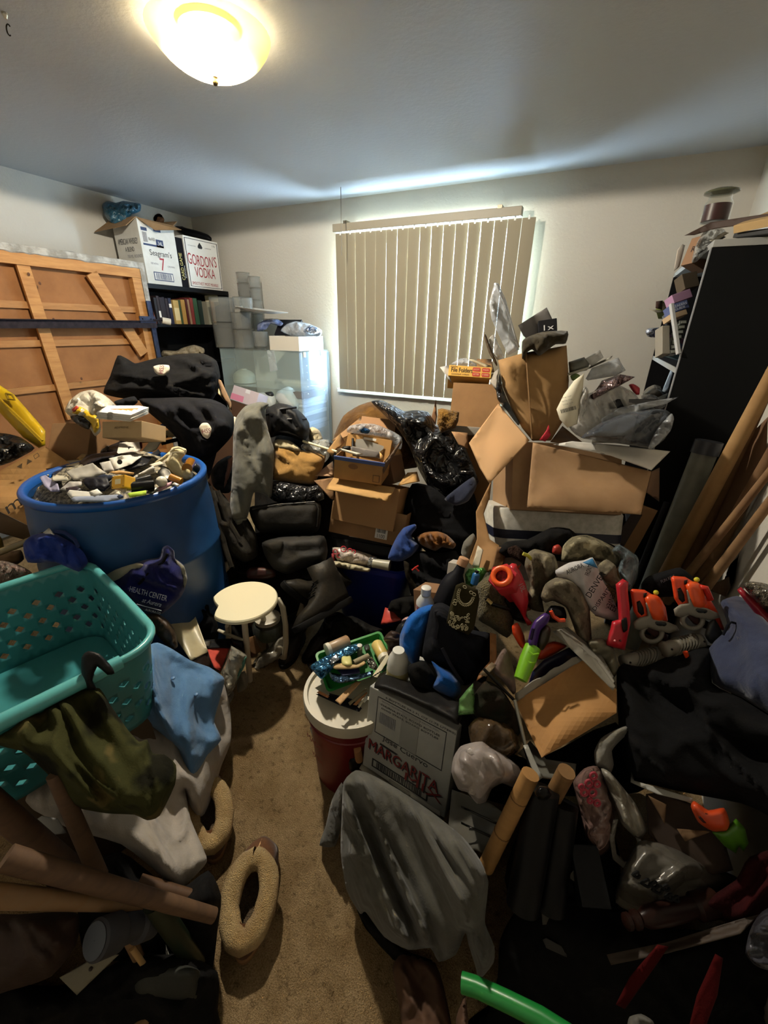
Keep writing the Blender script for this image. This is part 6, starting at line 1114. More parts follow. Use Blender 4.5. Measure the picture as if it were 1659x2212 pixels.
# ---- around the drum foot
bb_ = mat('22347c', 'cloth', h2='1c2c6c')
t = cloth('drawstring_bag', mat('161a52', 'cloth', h2='12153f'), 'navy blue drawstring bag with white lettering and grey stripe', 'bag', [(205, 1268), (222, 1238), (270, 1222), (318, 1208), (344, 1204), (350, 1184), (362, 1178), (376, 1190), (378, 1206), (396, 1220), (405, 1252), (392, 1288), (350, 1326), (310, 1318), (262, 1298), (225, 1285)], 1.55, bulge=.07, back=.2, amp=.02, fs=10, ang=30, res=8, rnd=.5)
cloth('stripe', mat('8a8676', 'cloth'), '', '', [(216, 1252), (250, 1230), (296, 1216), (312, 1222), (290, 1234), (240, 1262), (222, 1262)], 1.495, parent=t, bulge=.008, back=.03, amp=.004, res=6)
cloth('stripe', mat('7d7a6c', 'cloth'), '', '', [(378, 1208), (398, 1224), (404, 1252), (398, 1270), (392, 1240)], 1.51, parent=t, bulge=.006, back=.03, amp=.004, res=6)
M, w, h = fpx((276, 1280, 1.455), (358, 1302, 1.455), (283, 1262, 1.455)); tw = mat('b9b9c8', 'print'); text('HEALTH CENTER', M, w*.52, h*.5, w*.98, h*.62, tw, t); text('at Aurora', M, w*.66, -h*.35, w*.5, h*.5, tw, t, sh=.3); B().box(M, w*.3, w*.95, -.002, 0, -h*1.02, -h*.95).make('print_rule', tw, t); text('AURORA CO', M, w*.75, -h*1.3, w*.4, h*.25, tw, t)
B().tube([P(x, y, 1.475) for x, y in ((300, 1262), (320, 1240), (352, 1215), (362, 1196))], .005, 6).make('drawstring', mat('101012', 'cloth'), t)
cloth('blue_tote_bag', bb_, 'royal blue cloth bag crumpled between basket and drum', 'bag', [(50, 1175), (70, 1156), (112, 1150), (155, 1172), (180, 1192), (190, 1215), (170, 1235), (120, 1215), (60, 1215)], 1.44, bulge=.02, back=.05, amp=.03, fs=12, res=8)
B().tube([P(x, y, 1.42) for x, y in ((118, 1148), (140, 1150), (162, 1166), (170, 1182))], .006, 6, sq=.4).solo('blue_webbing', mat('26305a', 'cloth'), 'blue handle strap rising behind the royal blue bag', 'strap')
rod('clear_tube', mat('6a5d40', 'plastic', rough=.15), 'long clear packaging edge lying left of the royal blue bag', 'packaging', P(-20, 1200, 1.45), P(95, 1156, 1.46), .012)
card('white_tag', mat('c5c2b8', 'paper'), 'white tag sticking up over the royal blue bag', 'tag', [(92, 1151), (106, 1140), (118, 1155), (112, 1158)], 1.42, th=.006)
cloth('yellow_jug', mat('8a6d18', 'plastic', rough=.4), 'yellow rounded jug at the left edge under the computer carton', 'jug', [(-40, 1150), (-10, 1148), (5, 1165), (10, 1195), (-10, 1205), (-40, 1205)], 1.6, bulge=.05, back=.15, amp=0, res=8)
cloth('brown_paper', mat('6b5030', 'paper'), 'brown paper package behind the basket at the left edge', 'package', [(-30, 1200), (20, 1192), (45, 1188), (52, 1208), (30, 1222), (-30, 1225)], 1.56, bulge=.04, back=.15, amp=.02, res=8)
cloth('clear_bag', mat('8c867b', 'film', al=.85, h2='6d4a44', sc=30), 'clear bag with red and white printing at the left edge', 'bag', [(-30, 1215), (10, 1212), (45, 1222), (70, 1238), (40, 1248), (0, 1265), (-30, 1275)], 1.42, bulge=.04, back=.1, amp=.05, fs=22, res=7)
cloth('brown_purse', mat('3d2d1c', 'leather', h2='2c2013'), 'brown purse with metal fittings right of the basket', 'purse', [(316, 1328), (340, 1326), (362, 1340), (378, 1362), (384, 1396), (372, 1402), (350, 1384), (330, 1360)], 1.5, bulge=.05, back=.12, amp=.02, res=7)
t = card('cream_case', mat('a89e80', 'plastic', h2='9c9274', sc=120), 'cream rectangular case leaning beside the blue shirt', 'case', [(356, 1342, 1.7), (416, 1314, 1.8), (450, 1408, 1.66), (412, 1428, 1.58)], th=.05, amp=0)
kid('dark_side', mat('2a211c', 'plastic'), t, [(412, 1427, 1.585), (450, 1407, 1.665), (458, 1446, 1.66), (430, 1440, 1.6)], th=.03, amp=0)
t = card('red_folder', mat('b8402e', 'paper', h2='a43526'), 'red sheet with black top band beside the cream case', 'folder', [(444, 1399, 1.72), (498, 1397, 1.76), (476, 1450, 1.64), (462, 1442, 1.62)], th=.01, amp=0)
kid('black_band', mat('121212', 'paper'), t, [(440, 1382, 1.77), (502, 1379, 1.80), (497, 1400, 1.75), (444, 1401, 1.71)], th=.01, amp=0); kid('barcode_label', mat('b9b4a4', 'print'), t, [(440, 1386, 1.755), (456, 1384, 1.765), (452, 1396, 1.73), (442, 1396, 1.72)], th=.002, amp=0)
zb_ = cloth('zip_bag', mat('7d786a', 'film', al=.85, h2='a09a88', sc=18), 'clear zip bag of grey folded fabric beside the red sheet', 'bag', [(478, 1452), (492, 1420), (500, 1395), (516, 1404), (534, 1416), (520, 1455), (506, 1488), (490, 1508), (482, 1480)], 1.62, bulge=.03, back=.06, amp=.03, fs=16, k=1, res=7)
cloth('green_tape', mat('3e6a58', 'plastic'), '', '', [(524, 1425), (533, 1418), (528, 1440), (512, 1470), (508, 1480), (514, 1455)], 1.60, parent=zb_, bulge=.005, back=.01, amp=0, res=5)
cloth('black_box', mat('131211', 'plastic'), 'black glossy box behind the zip bag', 'box', [(500, 1380), (525, 1385), (530, 1412), (515, 1402), (503, 1392)], 1.75, bulge=.02, back=.06, amp=0, k=1, res=6)
cloth('grey_glove', mat('77705f', 'cloth'), 'grey work glove by the foot of the stool', 'glove', [(512, 1480), (518, 1455), (530, 1450), (536, 1475), (528, 1490), (514, 1496)], 1.75, bulge=.03, back=.05, amp=.02, res=6)
cloth('grey_cloth', mat('6a655a', 'cloth'), 'grey rag under the zip bag on the carpet', 'cloth', [(480, 1500), (490, 1505), (500, 1490), (506, 1500), (496, 1520), (484, 1518)], 1.7, bulge=.02, back=.04, amp=.02, res=6)
# ============================================================ right foreground
# red bucket
bc0 = pz(757, 1488, .37); rB = .15
t = thing('bucket', 'red bucket with white lid at the edge of the carpet', 'bucket', (bc0.x, bc0.y, 0)); rdm = mat('6b0f14', 'plastic', rough=.4, h2='5c0c11')
Mk = at((bc0.x, bc0.y, 0)); B().lathe(Mk, [(rB*.86, 0), (rB*.96, .27), (rB*.985, .275), (rB*.985, .285), (rB*.965, .288), (rB*.97, .305), (rB*.995, .308), (rB*.995, .318), (rB*.975, .32), (rB*.98, .335)], 44).make('body', rdm, t, smooth=.5)
wl = mat('b8b09c', 'plastic', rough=.45)
B().lathe(Mk, [(rB*1.0, .325), (rB*1.06, .33), (rB*1.07, .36), (rB*1.05, .372), (rB*.97, .372), (rB*.95, .36), (.001, .36)], 48, (True, False)).make('lid', wl, t, smooth=.5)
Mf = Mk @ Matrix.Rotation(math.radians(-20), 4, 'Z'); text('MADE', Mf @ Matrix.Translation((0, -rB*.96, 0)), -.02, .22, .08, .022, mat('8a3a3a', 'print'), t, off=.002); text('WITH', Mf @ Matrix.Translation((0, -rB*.935, 0)), -.01, .15, .06, .022, mat('8a3a3a', 'print'), t, off=.004)
B().tube([pz(674, 1572, .25), pz(686, 1612, .15)], .008, 8).solo('bucket_grip', mat('a9a496', 'plastic'), 'white bucket grip hanging at the left side of the bucket', 'grip', smooth=.8)
rod('wooden_stub', mat('a8774c', 'wood'), 'round wooden stub between the bucket and the margarita carton', 'stub', P(772, 1618, 1.33), P(776, 1640, 1.36), .012, .014)
cloth('dark_tool', mat('151210', 'plastic'), 'dark object under the wooden stub beside the bucket', 'tool', [(750, 1640), (768, 1628), (785, 1632), (782, 1660), (758, 1668)], 1.38, bulge=.03, back=.05, amp=0, res=7)
def zc(nm, c, k, lab, cat, pts, z, th=.02, f=card, **kw):       # piece lying at height z
    pts = [(x, y, dz(x, y, z)) for x, y in pts]; return (card(nm, mat(c, k), lab, cat, pts, th=th, res=6, **kw) if f is card else cloth(nm, mat(c, k), lab, cat, pts, back=th, res=6, **kw))
zc('black_book', '14131a', 'leather', 'black book lying on the bucket lid', 'book', [(682, 1500), (700, 1494), (760, 1510), (782, 1530), (776, 1538), (730, 1522)], .385, .012)
zc('paper_pad', 'a9a18e', 'paper', 'grey paper pad on the bucket lid left of the tray', 'pad', [(680, 1486), (702, 1474), (712, 1500), (706, 1506)], .39, .01)
zc('orange_card', 'b0764a', 'card', 'thin orange card edge on the black book', 'card', [(684, 1496), (690, 1492), (712, 1504), (708, 1508)], .40, .006)
for i, (p, c, lab) in enumerate([([(752, 1518), (790, 1487), (793, 1490), (756, 1524)], '8d7f62', 'grey wooden stick right of the brown paint stick'), ([(762, 1522), (792, 1494), (794, 1498), (770, 1524)], 'b07a4a', 'orange pencil on the bucket lid'), ([(772, 1527), (791, 1500), (794, 1502), (776, 1530)], 'c9bfa0', 'cream toothbrush on the bucket lid'), ([(782, 1516), (792, 1500), (795, 1508), (788, 1518)], 'c5c2b6', 'white plastic piece beside the carton on the bucket lid')]):
    zc('stick', c, 'wood', lab, 'stick', p, .392, .008)
# green tray
gt = mat('1f7a2c', 'plastic', rough=.4); zt = .43
a_, b_, c_ = pz(709, 1494, .40), pz(812, 1455, .415), pz(677, 1414, .44)
M, w, h = fr(a_, b_, a_+(c_-a_)); 
Mt = Matrix(((M[0][0], M[0][2], -M[0][1], M[0][3]), (M[1][0], M[1][2], -M[1][1], M[1][3]), (M[2][0], M[2][2], -M[2][1], M[2][3]), (0, 0, 0, 1)))
W_ = (pz(811, 1368, .44)-pz(677, 1414, .44)).length; H_ = h
t = thing('green_tray', 'bright green plastic tray of toiletries on the red bucket', 'tray', Mt @ Vector((W_/2, H_/2, 0)))
loft(Mt, [(rr(.008, W_-.008, .008, H_-.008, .012), -.022), (rr(0, W_, 0, H_, .014), .0), (rr(-.004, W_+.004, -.004, H_+.004, .016), .001), (rr(.004, W_-.004, .004, H_-.004, .012), .001), (rr(.012, W_-.012, .012, H_-.012, .01), -.018)]).make('tray', gt, t, smooth=.5)
ztr = lambda x, y, e=0: P(x, y, dz(x, y, .425+e))
a_, b_ = ztr(711, 1402, .03), ztr(752, 1384, .03); bottle('supplement_bottle', 'white capped supplement bottle lying on the far left edge of the tray', 'bottle', b_, a_, .022, (a_-b_).length+.012, mat('8f6a48', 'plastic', h2='a99a80', sc=40), mat('c5c0b0', 'plastic'), [(.9, 0), (1, .04), (1, .82), (.9, .85)], 1.0, .16)
zc('plastic_sleeve', '3f7396', 'foil', 'crinkled blue plastic sleeve across the green tray', 'bag', [(669, 1440), (690, 1425), (711, 1414), (745, 1398), (772, 1389), (786, 1395), (762, 1414), (732, 1434), (712, 1452), (700, 1464), (692, 1466)], .46, .02, cloth, bulge=.015, amp=.03, fs=30)
zc('clear_packet', '86898c', 'foil', 'small clear packet on the blue plastic sleeve', 'packet', [(708, 1428), (728, 1411), (734, 1424), (716, 1436)], .49, .006)
a_ = ztr(777, 1417, .0); bottle('vial', 'small white capped vial standing in the green tray', 'bottle', a_, a_+Vector((0, 0, 1)), .0095, .05, mat('6b6f63', 'plastic'), mat('c9c6ba', 'plastic'), capr=.9, caph=.35)
zc('dark_stopper', '2f332c', 'plastic', 'dark grey stopper beside the white vial', 'stopper', [(786, 1396), (796, 1391), (800, 1402), (790, 1408)], .45, .02, cloth, bulge=.015, amp=.0)
zc('yellow_cup', 'c4c07c', 'plastic', 'small pale yellow plastic cup in the green tray', 'cup', [(737, 1420), (746, 1416), (757, 1417), (761, 1436), (752, 1440), (739, 1436)], .475, .03, cloth, bulge=.02, amp=.0)
rod('tube_roll', mat('8f8468', 'paper'), 'beige toothpaste tube lying in the green tray', 'tube', ztr(764, 1432, .03), ztr(796, 1417, .03), .010)
a_, b_ = ztr(813, 1390, .03), ztr(830, 1422, .03); bottle('lotion_bottle', 'pale yellow lotion bottle lying at right of the green tray', 'bottle', a_, b_, .021, (b_-a_).length+.01, mat('c9b878', 'plastic', h2='c9a850', sc=20), mat('cfc7b0', 'plastic'), [(.8, 0), (1, .06), (1, .8), (.85, .85)], .95, .2)
zc('wooden_brush', 'a98e62', 'wood', 'wooden handled brush lying across the tray', 'brush', [(716, 1437), (730, 1432), (770, 1436), (786, 1428), (790, 1434), (770, 1444), (725, 1446)], .475, .02, cloth, bulge=.01, amp=0)
zc('navy_case', '1c2046', 'plastic', 'navy blue flat case under the wooden brush', 'case', [(727, 1446), (776, 1443), (778, 1455), (740, 1460)], .465, .01)
zc('toothbrush_bag', '56708c', 'foil', 'clear blue bag of toothbrushes at front of the tray', 'bag', [(710, 1452), (730, 1456), (770, 1458), (806, 1448), (800, 1460), (760, 1472), (735, 1476), (718, 1470)], .452, .015, cloth, bulge=.01, amp=.03, fs=36)
zc('metal_tube', '77766c', 'foil', 'silver and yellow squeezed tube right in the tray', 'tube', [(792, 1428), (802, 1418), (816, 1438), (812, 1448), (798, 1442)], .46, .015, cloth, bulge=.012, amp=.02, fs=40)
zc('paint_stick', 'b0895a', 'wood', 'flat brown paint stick leaning on the front of the tray', 'stick', [(724, 1513), (770, 1470), (781, 1473), (735, 1523)], .435, .004)
zc('notepad', 'b9b196', 'paper', 'spiral bound cream pad edge right of the green tray', 'notepad', [(803, 1462), (838, 1410), (842, 1416), (835, 1432), (815, 1464)], .48, .01); B().tube([P(x, y, dz(x, y, .49)) for x, y in [(800+i*2.6+(i % 2)*3, 1466-i*1.7-(i % 2)*4) for i in range(15)]], .0015, 5).solo('spiral_wire', mat('1a1a1a', 'metal'), 'black spiral wire along the cream pad', 'wire')
rod('black_wire', mat('120f10', 'plastic'), 'thin black cable on the carpet left of the tray', 'cable', pz(664, 1432, .01), pz(676, 1456, .2), .004)
# margarita carton
A_, B_, C_ = (783, 1650, 1.36), (958, 1765, 1.16), (796, 1482, 1.27); M, w, h = fpx(A_, B_, C_)
a_ = P(783, 1652, 1.35); M, w, h = fr(a_, P(960, 1768, 1.19), P(799, 1482, 1.29)); dep = .26
t = thing('margarita_carton', 'white drink mix carton with red lettering beside the bucket', 'box', M @ Vector((w/2, dep/2, 0)))
mm = mat('a5a49e', 'card', h2='9a9993', bump=.02); B().box(M, 0, w, 0, dep, 0, h).make('carton', mm, t, bev=.003)
b = B()
for r_ in ((.12, .905, .93, .935), (.12, .905, .50, .505), (.115, .12, .50, .935), (.9, .905, .50, .935)): b.prism(M, rect(w*r_[0], w*r_[1], h*r_[2], h*r_[3]), -.0016, 0)
b.make('label_frame', ink, t)
text('6 BOTTLES 59.2 FL OZ (1.75 LITERS)', M, w*.6, h*.965, w*.78, h*.026, ink, t); text('NON-ALCOHOLIC MARGARITA MIX', M, w*.5, h*.905, w*.66, h*.016, gry, t); text('CHURNA STATE, BOARD BOTTLES', M, w*.5, h*.86, w*.68, h*.024, ink, t); text('OHIO STATE, BOARD BOTTLES', M, w*.5, h*.82, w*.66, h*.022, ink, t)
bars(M, w*.16, w*.36, h*.64, h*.77, gry, t, 20); decal(M, rect(w*.42, w*.62, h*.505, h*.93), mat('8f8e88', 'print'), t, 'tape_shadow')
text('Jose Cuervo', M, w*.49, h*.47, w*.54, h*.075, ink, t, rot=-.03); decal(M, [(w*.20, h*.405), (w*.42, h*.395), (w*.40, h*.375), (w*.19, h*.385)], ink, t, 'ribbon')
rd2 = mat('7c1a1c', 'print'); 
for q, mm_ in ((.004, ink), (0, rd2)): text('MARGARITA', M, w*.48+q, h*.315-q, w*.84, h*.125, mm_, t, rot=-.035, off=.002 if q else .003); text('MIX', M, w*.74+q, h*.20-q, w*.42, h*.09, mm_, t, rot=-.035, off=.002 if q else .003)
b = B()
for r_ in ((.12, .80, .155, .165), (.12, .80, .065, .075), (.12, .135, .065, .165), (.785, .80, .065, .165)): b.prism(M, rect(w*r_[0], w*r_[1], h*r_[2], h*r_[3]), -.0016, 0)
b.make('barcode_frame', ink, t); bars(M, w*.18, w*.74, h*.08, h*.15, ink, t, 34); decal(M, rect(w*.35, w*.6, 0, h*.045), mat('7c7b76', 'print'), t, 'stain'); decal(M, rect(w*.62, w*.95, -.0, h*.05), mat('b4b2aa', 'print'), t, 'tape')
MC_ = M
t = cloth('black_binder', mat('121110', 'leather', rough=.55, h2='191715', sc=40), 'black padded binder lying on top of the margarita carton', 'binder', [(808, 1486, 1.22), (814, 1468, 1.26), (830, 1456, 1.28), (860, 1466, 1.27), (930, 1490, 1.22), (990, 1515, 1.15), (1000, 1540, 1.12), (990, 1566, 1.09), (970, 1556, 1.10), (880, 1512, 1.17), (835, 1494, 1.21)], None, bulge=.03, back=.06, amp=.012, fs=9, k=2, res=8, rnd=.6)
card('white_shelf', mat('9c9686', 'plastic'), 'dirty white plastic lid under the margarita carton', 'lid', [(776, 1660, 1.34), (786, 1642, 1.38), (960, 1765, 1.22), (940, 1800, 1.12), (850, 1725, 1.2)], th=.12)
# bottles behind
a_, b_ = P(856, 1462, 1.28), P(858, 1412, 1.26); b2_ = a_+Vector((0, 0, .1))
q_ = P(858, 1485, 1.34); t = thing('detergent_jug', 'jug with big white cap standing on the carton corner', 'jug', q_); B().lathe(at(q_), [(.034, 0), (.036, .01), (.036, .08), (.034, .09)], 24).make('body', mat('b8ad7a', 'plastic', rough=.3), t, smooth=.7); B().lathe(at(q_), [(.035, .085), (.034, .10), (.030, .125), (.021, .143), (.019, .15), (.018, .155)], 28).make('cap', mat('c9c7be', 'plastic'), t, smooth=.7)
bottle('white_bottle', 'white bottle with red label behind the blue shorts', 'bottle', P(915, 1345, 1.52), P(915, 1345, 1.52)+Vector((.01, 0, 1)), .032, .155, mat('c6c4bd', 'plastic', rough=.4), mat('c9c7c0', 'plastic'), [(.9, 0), (1, .03), (1, .6), (.55, .78)], .52, .18, lab=mat('8a3a3a', 'print', h2='b9a8a0', sc=60), labz=(.1, .55))
qbox('small_carton', mat('7d5b3c', 'card'), 'small brown carton behind the white bottle', 'box', (896, 1330, 1.62), (950, 1340, 1.56), (897, 1274, 1.60), .1)
bottle('stone_bottle', 'matte black bottle with cork stopper, tilted by the brown carton', 'bottle', P(953, 1318, 1.5), P(1004, 1205, 1.46), .042, (P(953, 1318, 1.5)-P(1004, 1205, 1.46)).length, mat('15151a', 'plastic', rough=.55), mat('b58a66', 'wood'), [(.95, 0), (1, .04), (1, .45), (.85, .6), (.45, .72), (.36, .84)], .42, .14)
o, M, w, h = qbox('medicine_box', mat('b5aca0', 'card'), 'small white box with red mark beside the cork stopper', 'box', (965, 1240, 1.62), (994, 1246, 1.6), (962, 1213, 1.62), .08); text('D', M, w*.62, h*.4, w*.25, h*.4, mat('a02a2a', 'print'), o)
cloth('red_case', mat('b8463c', 'plastic'), 'coral red folded paper on the carpet behind the shorts', 'paper', [(822, 1350, 1.98), (832, 1312, 2.02), (850, 1318, 2.0), (870, 1330, 1.95), (866, 1340, 1.93), (835, 1348, 1.96)], None, bulge=.005, back=.02, amp=.004, k=1, res=7)
cloth('black_bag', mat('12110f', 'cloth'), 'black bag with strap lying behind the coral paper', 'bag', [(838, 1318), (845, 1298), (870, 1290), (900, 1285), (905, 1310), (890, 1335), (866, 1338), (850, 1322)], 1.95, bulge=.05, back=.15, amp=.03, res=8)
cloth('pink_bottle', mat('b58a86', 'plastic'), 'white and pink bottle top peeking out behind the blue shorts', 'bottle', [(868, 1340), (880, 1332), (895, 1336), (888, 1350), (872, 1356)], 1.7, bulge=.02, back=.04, amp=0, res=6)
cloth('grey_pouch', mat('1b1a19', 'leather'), 'dark grey pouch left of the blue shorts', 'pouch', [(852, 1370), (862, 1348), (878, 1346), (872, 1370), (862, 1395)], 1.62, bulge=.03, back=.06, amp=.02, res=6)
cloth('brown_leather', mat('33231a', 'leather'), 'dark brown crumpled leather between tray and blue shorts', 'leather', [(828, 1380), (845, 1362), (868, 1372), (866, 1405), (845, 1418), (834, 1418), (838, 1395)], 1.45, bulge=.04, back=.1, amp=.04, fs=18, res=6)
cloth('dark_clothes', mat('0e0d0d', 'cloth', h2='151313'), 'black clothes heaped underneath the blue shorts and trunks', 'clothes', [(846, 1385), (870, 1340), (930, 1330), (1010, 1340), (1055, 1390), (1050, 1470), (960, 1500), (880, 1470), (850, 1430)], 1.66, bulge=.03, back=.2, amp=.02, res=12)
bs = mat('1658a6', 'cloth', h2='124e96')
cloth('blue_shorts', bs, 'bright blue shorts hanging over the pile, upper part', 'shorts', [(864, 1372), (880, 1335), (905, 1314), (930, 1306), (945, 1312), (930, 1345), (916, 1380), (908, 1412), (904, 1436), (896, 1440), (876, 1420), (864, 1400)], 1.38, bulge=.05, back=.08, amp=.02, fs=10, ang=70, res=7)
cloth('blue_shorts', mat('14498a', 'cloth', h2='113f7a'), 'bright blue mesh cloth below the black swim trunks', 'shorts', [(932, 1428), (950, 1440), (975, 1452), (992, 1472), (996, 1496), (978, 1512), (955, 1500), (934, 1484), (945, 1460)], 1.22, bulge=.04, back=.06, amp=.025, fs=12, ang=30, res=7)
t = cloth('swim_trunks', mat('0d0e13', 'cloth', h2='14151c'), 'black drawstring trunks heaped between blue shorts and bandana', 'shorts', [(932, 1310), (955, 1302), (985, 1320), (1020, 1360), (1058, 1368), (1062, 1410), (1052, 1445), (1020, 1475), (1000, 1480), (975, 1450), (945, 1442), (918, 1428), (912, 1410), (920, 1365)], 1.30, bulge=.07, back=.2, amp=.045, fs=9, ang=60, res=8)
for pth in (((942, 1320), (945, 1350), (940, 1380)), ((955, 1400), (970, 1430), (985, 1455), (1000, 1478))): B().tube([P(x, y, 1.205) for x, y in pth], .005, 6, sq=.4).make('drawstring', mat('26262e', 'cloth'), t)
cloth('dark_bag', mat('0f0e0d', 'cloth'), 'black shiny pouch under the blue mesh cloth', 'pouch', [(880, 1440), (915, 1428), (940, 1460), (940, 1490), (985, 1520), (985, 1540), (930, 1500), (890, 1480)], 1.25, bulge=.03, back=.1, amp=.02, res=8)
gz = cloth('zip_pouch', mat('6f9a5a', 'film', al=.9, h2='4c7040', sc=14), 'green zip pouch hanging at the right corner of the margarita carton', 'pouch', [(990, 1545), (992, 1510), (1008, 1490), (1022, 1476), (1027, 1515), (1026, 1542), (1005, 1544)], 1.08, bulge=.02, back=.03, amp=.015, k=1, res=7)
cloth('green_pouch', mat('5f9a52', 'foil', rough=.5), 'green packet with small blue bottle behind the bandana', 'packet', [(1004, 1240), (1012, 1228), (1045, 1226), (1052, 1234), (1040, 1255), (1020, 1268), (1006, 1266)], 1.48, bulge=.02, back=.05, amp=.01, k=1, res=7)
bottle('blue_bottle', 'small blue bottle with black top in front of the green packet', 'bottle', P(1024, 1262, 1.43), P(1030, 1236, 1.42), .013, .05, mat('2a5f94', 'plastic', rough=.2), mat('17181c', 'plastic'), capr=.5, caph=.3)
# brown carton standing behind, grey cap
t = card('tall_carton', mat('8f6a40', 'card'), 'tall brown carton flap standing in front of the foam cooler', 'box', [(1012, 1215, 1.6), (1030, 1165, 1.62), (1028, 1105, 1.66), (1060, 1040, 1.72), (1058, 1075, 1.7), (1045, 1110, 1.66), (1058, 1165, 1.6), (1078, 1178, 1.56), (1068, 1232, 1.52), (1040, 1240, 1.54)], th=.06, amp=.004)
kid('shipping_label', mat('b5ac98', 'print'), t, [(1020, 1222, 1.53), (1032, 1178, 1.555), (1044, 1188, 1.54), (1034, 1232, 1.51)], th=.003, amp=0); kid('side_face', mat('6b4c2c', 'card'), t, [(1062, 1232, 1.50), (1074, 1180, 1.54), (1096, 1185, 1.56), (1085, 1225, 1.52)], th=.03, amp=0)
cloth('grey_hat', mat('5f5b52', 'cloth'), 'grey hat left of the tall brown carton', 'hat', [(996, 1195), (1002, 1170), (1022, 1152), (1030, 1170), (1024, 1205), (1008, 1212)], 1.68, bulge=.04, back=.1, amp=.01, res=7)
cloth('black_hose', mat('0e0d0d', 'cloth'), 'black cloth lying on the lower front of the foam cooler', 'cloth', [(1070, 1190), (1095, 1170), (1140, 1165), (1190, 1140), (1230, 1142), (1260, 1165), (1320, 1175), (1340, 1195), (1230, 1215), (1140, 1200), (1090, 1205)], 1.58, bulge=.05, back=.15, amp=.03, fs=8, res=10)
cloth('brown_fur', mat('2a1a12', 'fur'), 'dark brown furry strip on the black cloth', 'fur', [(1096, 1185), (1115, 1178), (1135, 1195), (1150, 1225), (1145, 1240), (1125, 1215), (1100, 1200)], 1.5, bulge=.03, back=.05, amp=.03, res=7)
# bandana, knit
t = cloth('bandana', mat('2c2716', 'cloth', h2='282312'), 'folded dark olive bandana with white paisley print', 'bandana', [(985, 1264), (1000, 1258), (1032, 1274), (1036, 1295), (1024, 1358), (1012, 1372), (985, 1360), (964, 1346), (972, 1310)], 1.18, bulge=.02, back=.06, amp=.006, k=1, res=7, rnd=.3)
pw = mat('a39a7c', 'print'); b = B()
def loop(x, y, r, e=.6, a0=0, d=1.146): b.tube([P(x+r*(math.cos(a)*math.cos(a0)-e*math.sin(a)*math.sin(a0)), y+r*(math.cos(a)*math.sin(a0)+e*math.sin(a)*math.cos(a0)), d) for a in np.linspace(0, 2*math.pi, 11)], .0011, 4, False)
for i in range(34):
    u, v = random.random(), random.random(); x = 972+u*42+v*-4; y = 1318+v*34+u*10; loop(x, y, random.uniform(2.5, 4.5), .55, random.uniform(0, 3))
for i in range(18):
    a = i/17*math.pi*1.1; loop(1006+22*math.cos(a+.3)*.75, 1300+26*math.sin(a+.3)*.8-14, 3, .6, a)
for x, y in ((984, 1298), (982, 1304), (1004, 1268), (1018, 1280), (1024, 1284)): loop(x, y, 4, .7, .5)
b.make('paisley_print', pw, t)
cloth('knit_hat', mat('655b3e', 'fur', h2='544b32', sc=160), 'beige knitted hat behind the bandana', 'hat', [(1028, 1268), (1045, 1250), (1066, 1238), (1085, 1255), (1098, 1295), (1110, 1330), (1108, 1360), (1095, 1378), (1060, 1355), (1035, 1340), (1030, 1310)], 1.32, bulge=.06, back=.15, amp=.02, fs=9, res=8)
t = thing('sunglasses', 'dark sunglasses lying on the knitted hat', 'sunglasses', P(1068, 1303, 1.24)); B().tube([P(x, y, 1.235) for x, y in ((1050, 1292), (1056, 1302), (1080, 1310), (1100, 1316))], .006, 8).make('frame', mat('100d0b', 'plastic', rough=.15), t, smooth=.8); B().tube([P(1052, 1295, 1.225), P(1062, 1304, 1.222)], .006, 8).make('hinge', mat('b09a62', 'metal'), t)
cloth('black_gadget', mat('131011', 'plastic'), 'black plastic gadget under the red toy blaster', 'gadget', [(1085, 1300), (1100, 1280), (1128, 1300), (1140, 1335), (1135, 1348), (1105, 1335)], 1.3, bulge=.03, back=.08, amp=.01, res=7)
# toy blasters
orng = mat('d9441c', 'plastic', rough=.38); rdp = mat('b81f2c', 'plastic', rough=.38, h2='a81b27'); gyp = mat('7d776a', 'plastic', rough=.45, h2='736d61'); brn = mat('33180f', 'plastic', rough=.4); dkp = mat('17130f', 'plastic')
t = thing('toy_blaster', 'red toy dart blaster with orange muzzle ring, upper middle of the pile', 'toy', P(1100, 1270, 1.25), 'toy blasters on the pile')
a_, b_ = P(1085, 1246, 1.17), P(1128, 1300, 1.38); M, l_ = along(a_, b_)
B().lathe(M @ Matrix.Rotation(.4, 4, 'Z'), [(.040, .0), (.043, .008), (.043, .05), (.038, .06), (.038, l_)], 6).make('barrel', rdp, t, smooth=.4)
B().tube([a_+M.to_3x3() @ Vector((.024*math.cos(a), .024*math.sin(a), -.008)) for a in np.linspace(0, 2*math.pi, 25)], .0075, 10, False).make('muzzle_ring', mat('e85a1e', 'plastic', rough=.35), t, smooth=True); B().lathe(M @ Matrix.Translation((0, 0, -.004)), [(.001, .004), (.019, .004), (.019, -.002)], 20, (False, False)).make('bore', mat('7d2410', 'plastic'), t)
cloth('body', rdp, '', '', [(1098, 1222), (1115, 1218), (1136, 1262), (1142, 1300), (1136, 1330), (1150, 1345), (1140, 1352), (1122, 1318), (1092, 1272)], 1.22, parent=t, bulge=.03, back=.06, amp=0, k=2, res=7)
M2, w2, h2_ = fpx((1116, 1276, 1.178), (1138, 1276, 1.178), (1116, 1262, 1.178)); text('10L', M2, w2*.5, h2_*.5, w2*.8, h2_*.8, mat('8f7d78', 'print'), t, rot=-1.1, off=.006)
kid('fin', orng, t, [(1110, 1228, 1.2), (1126, 1218, 1.22), (1116, 1236, 1.2)], th=.02, amp=0)
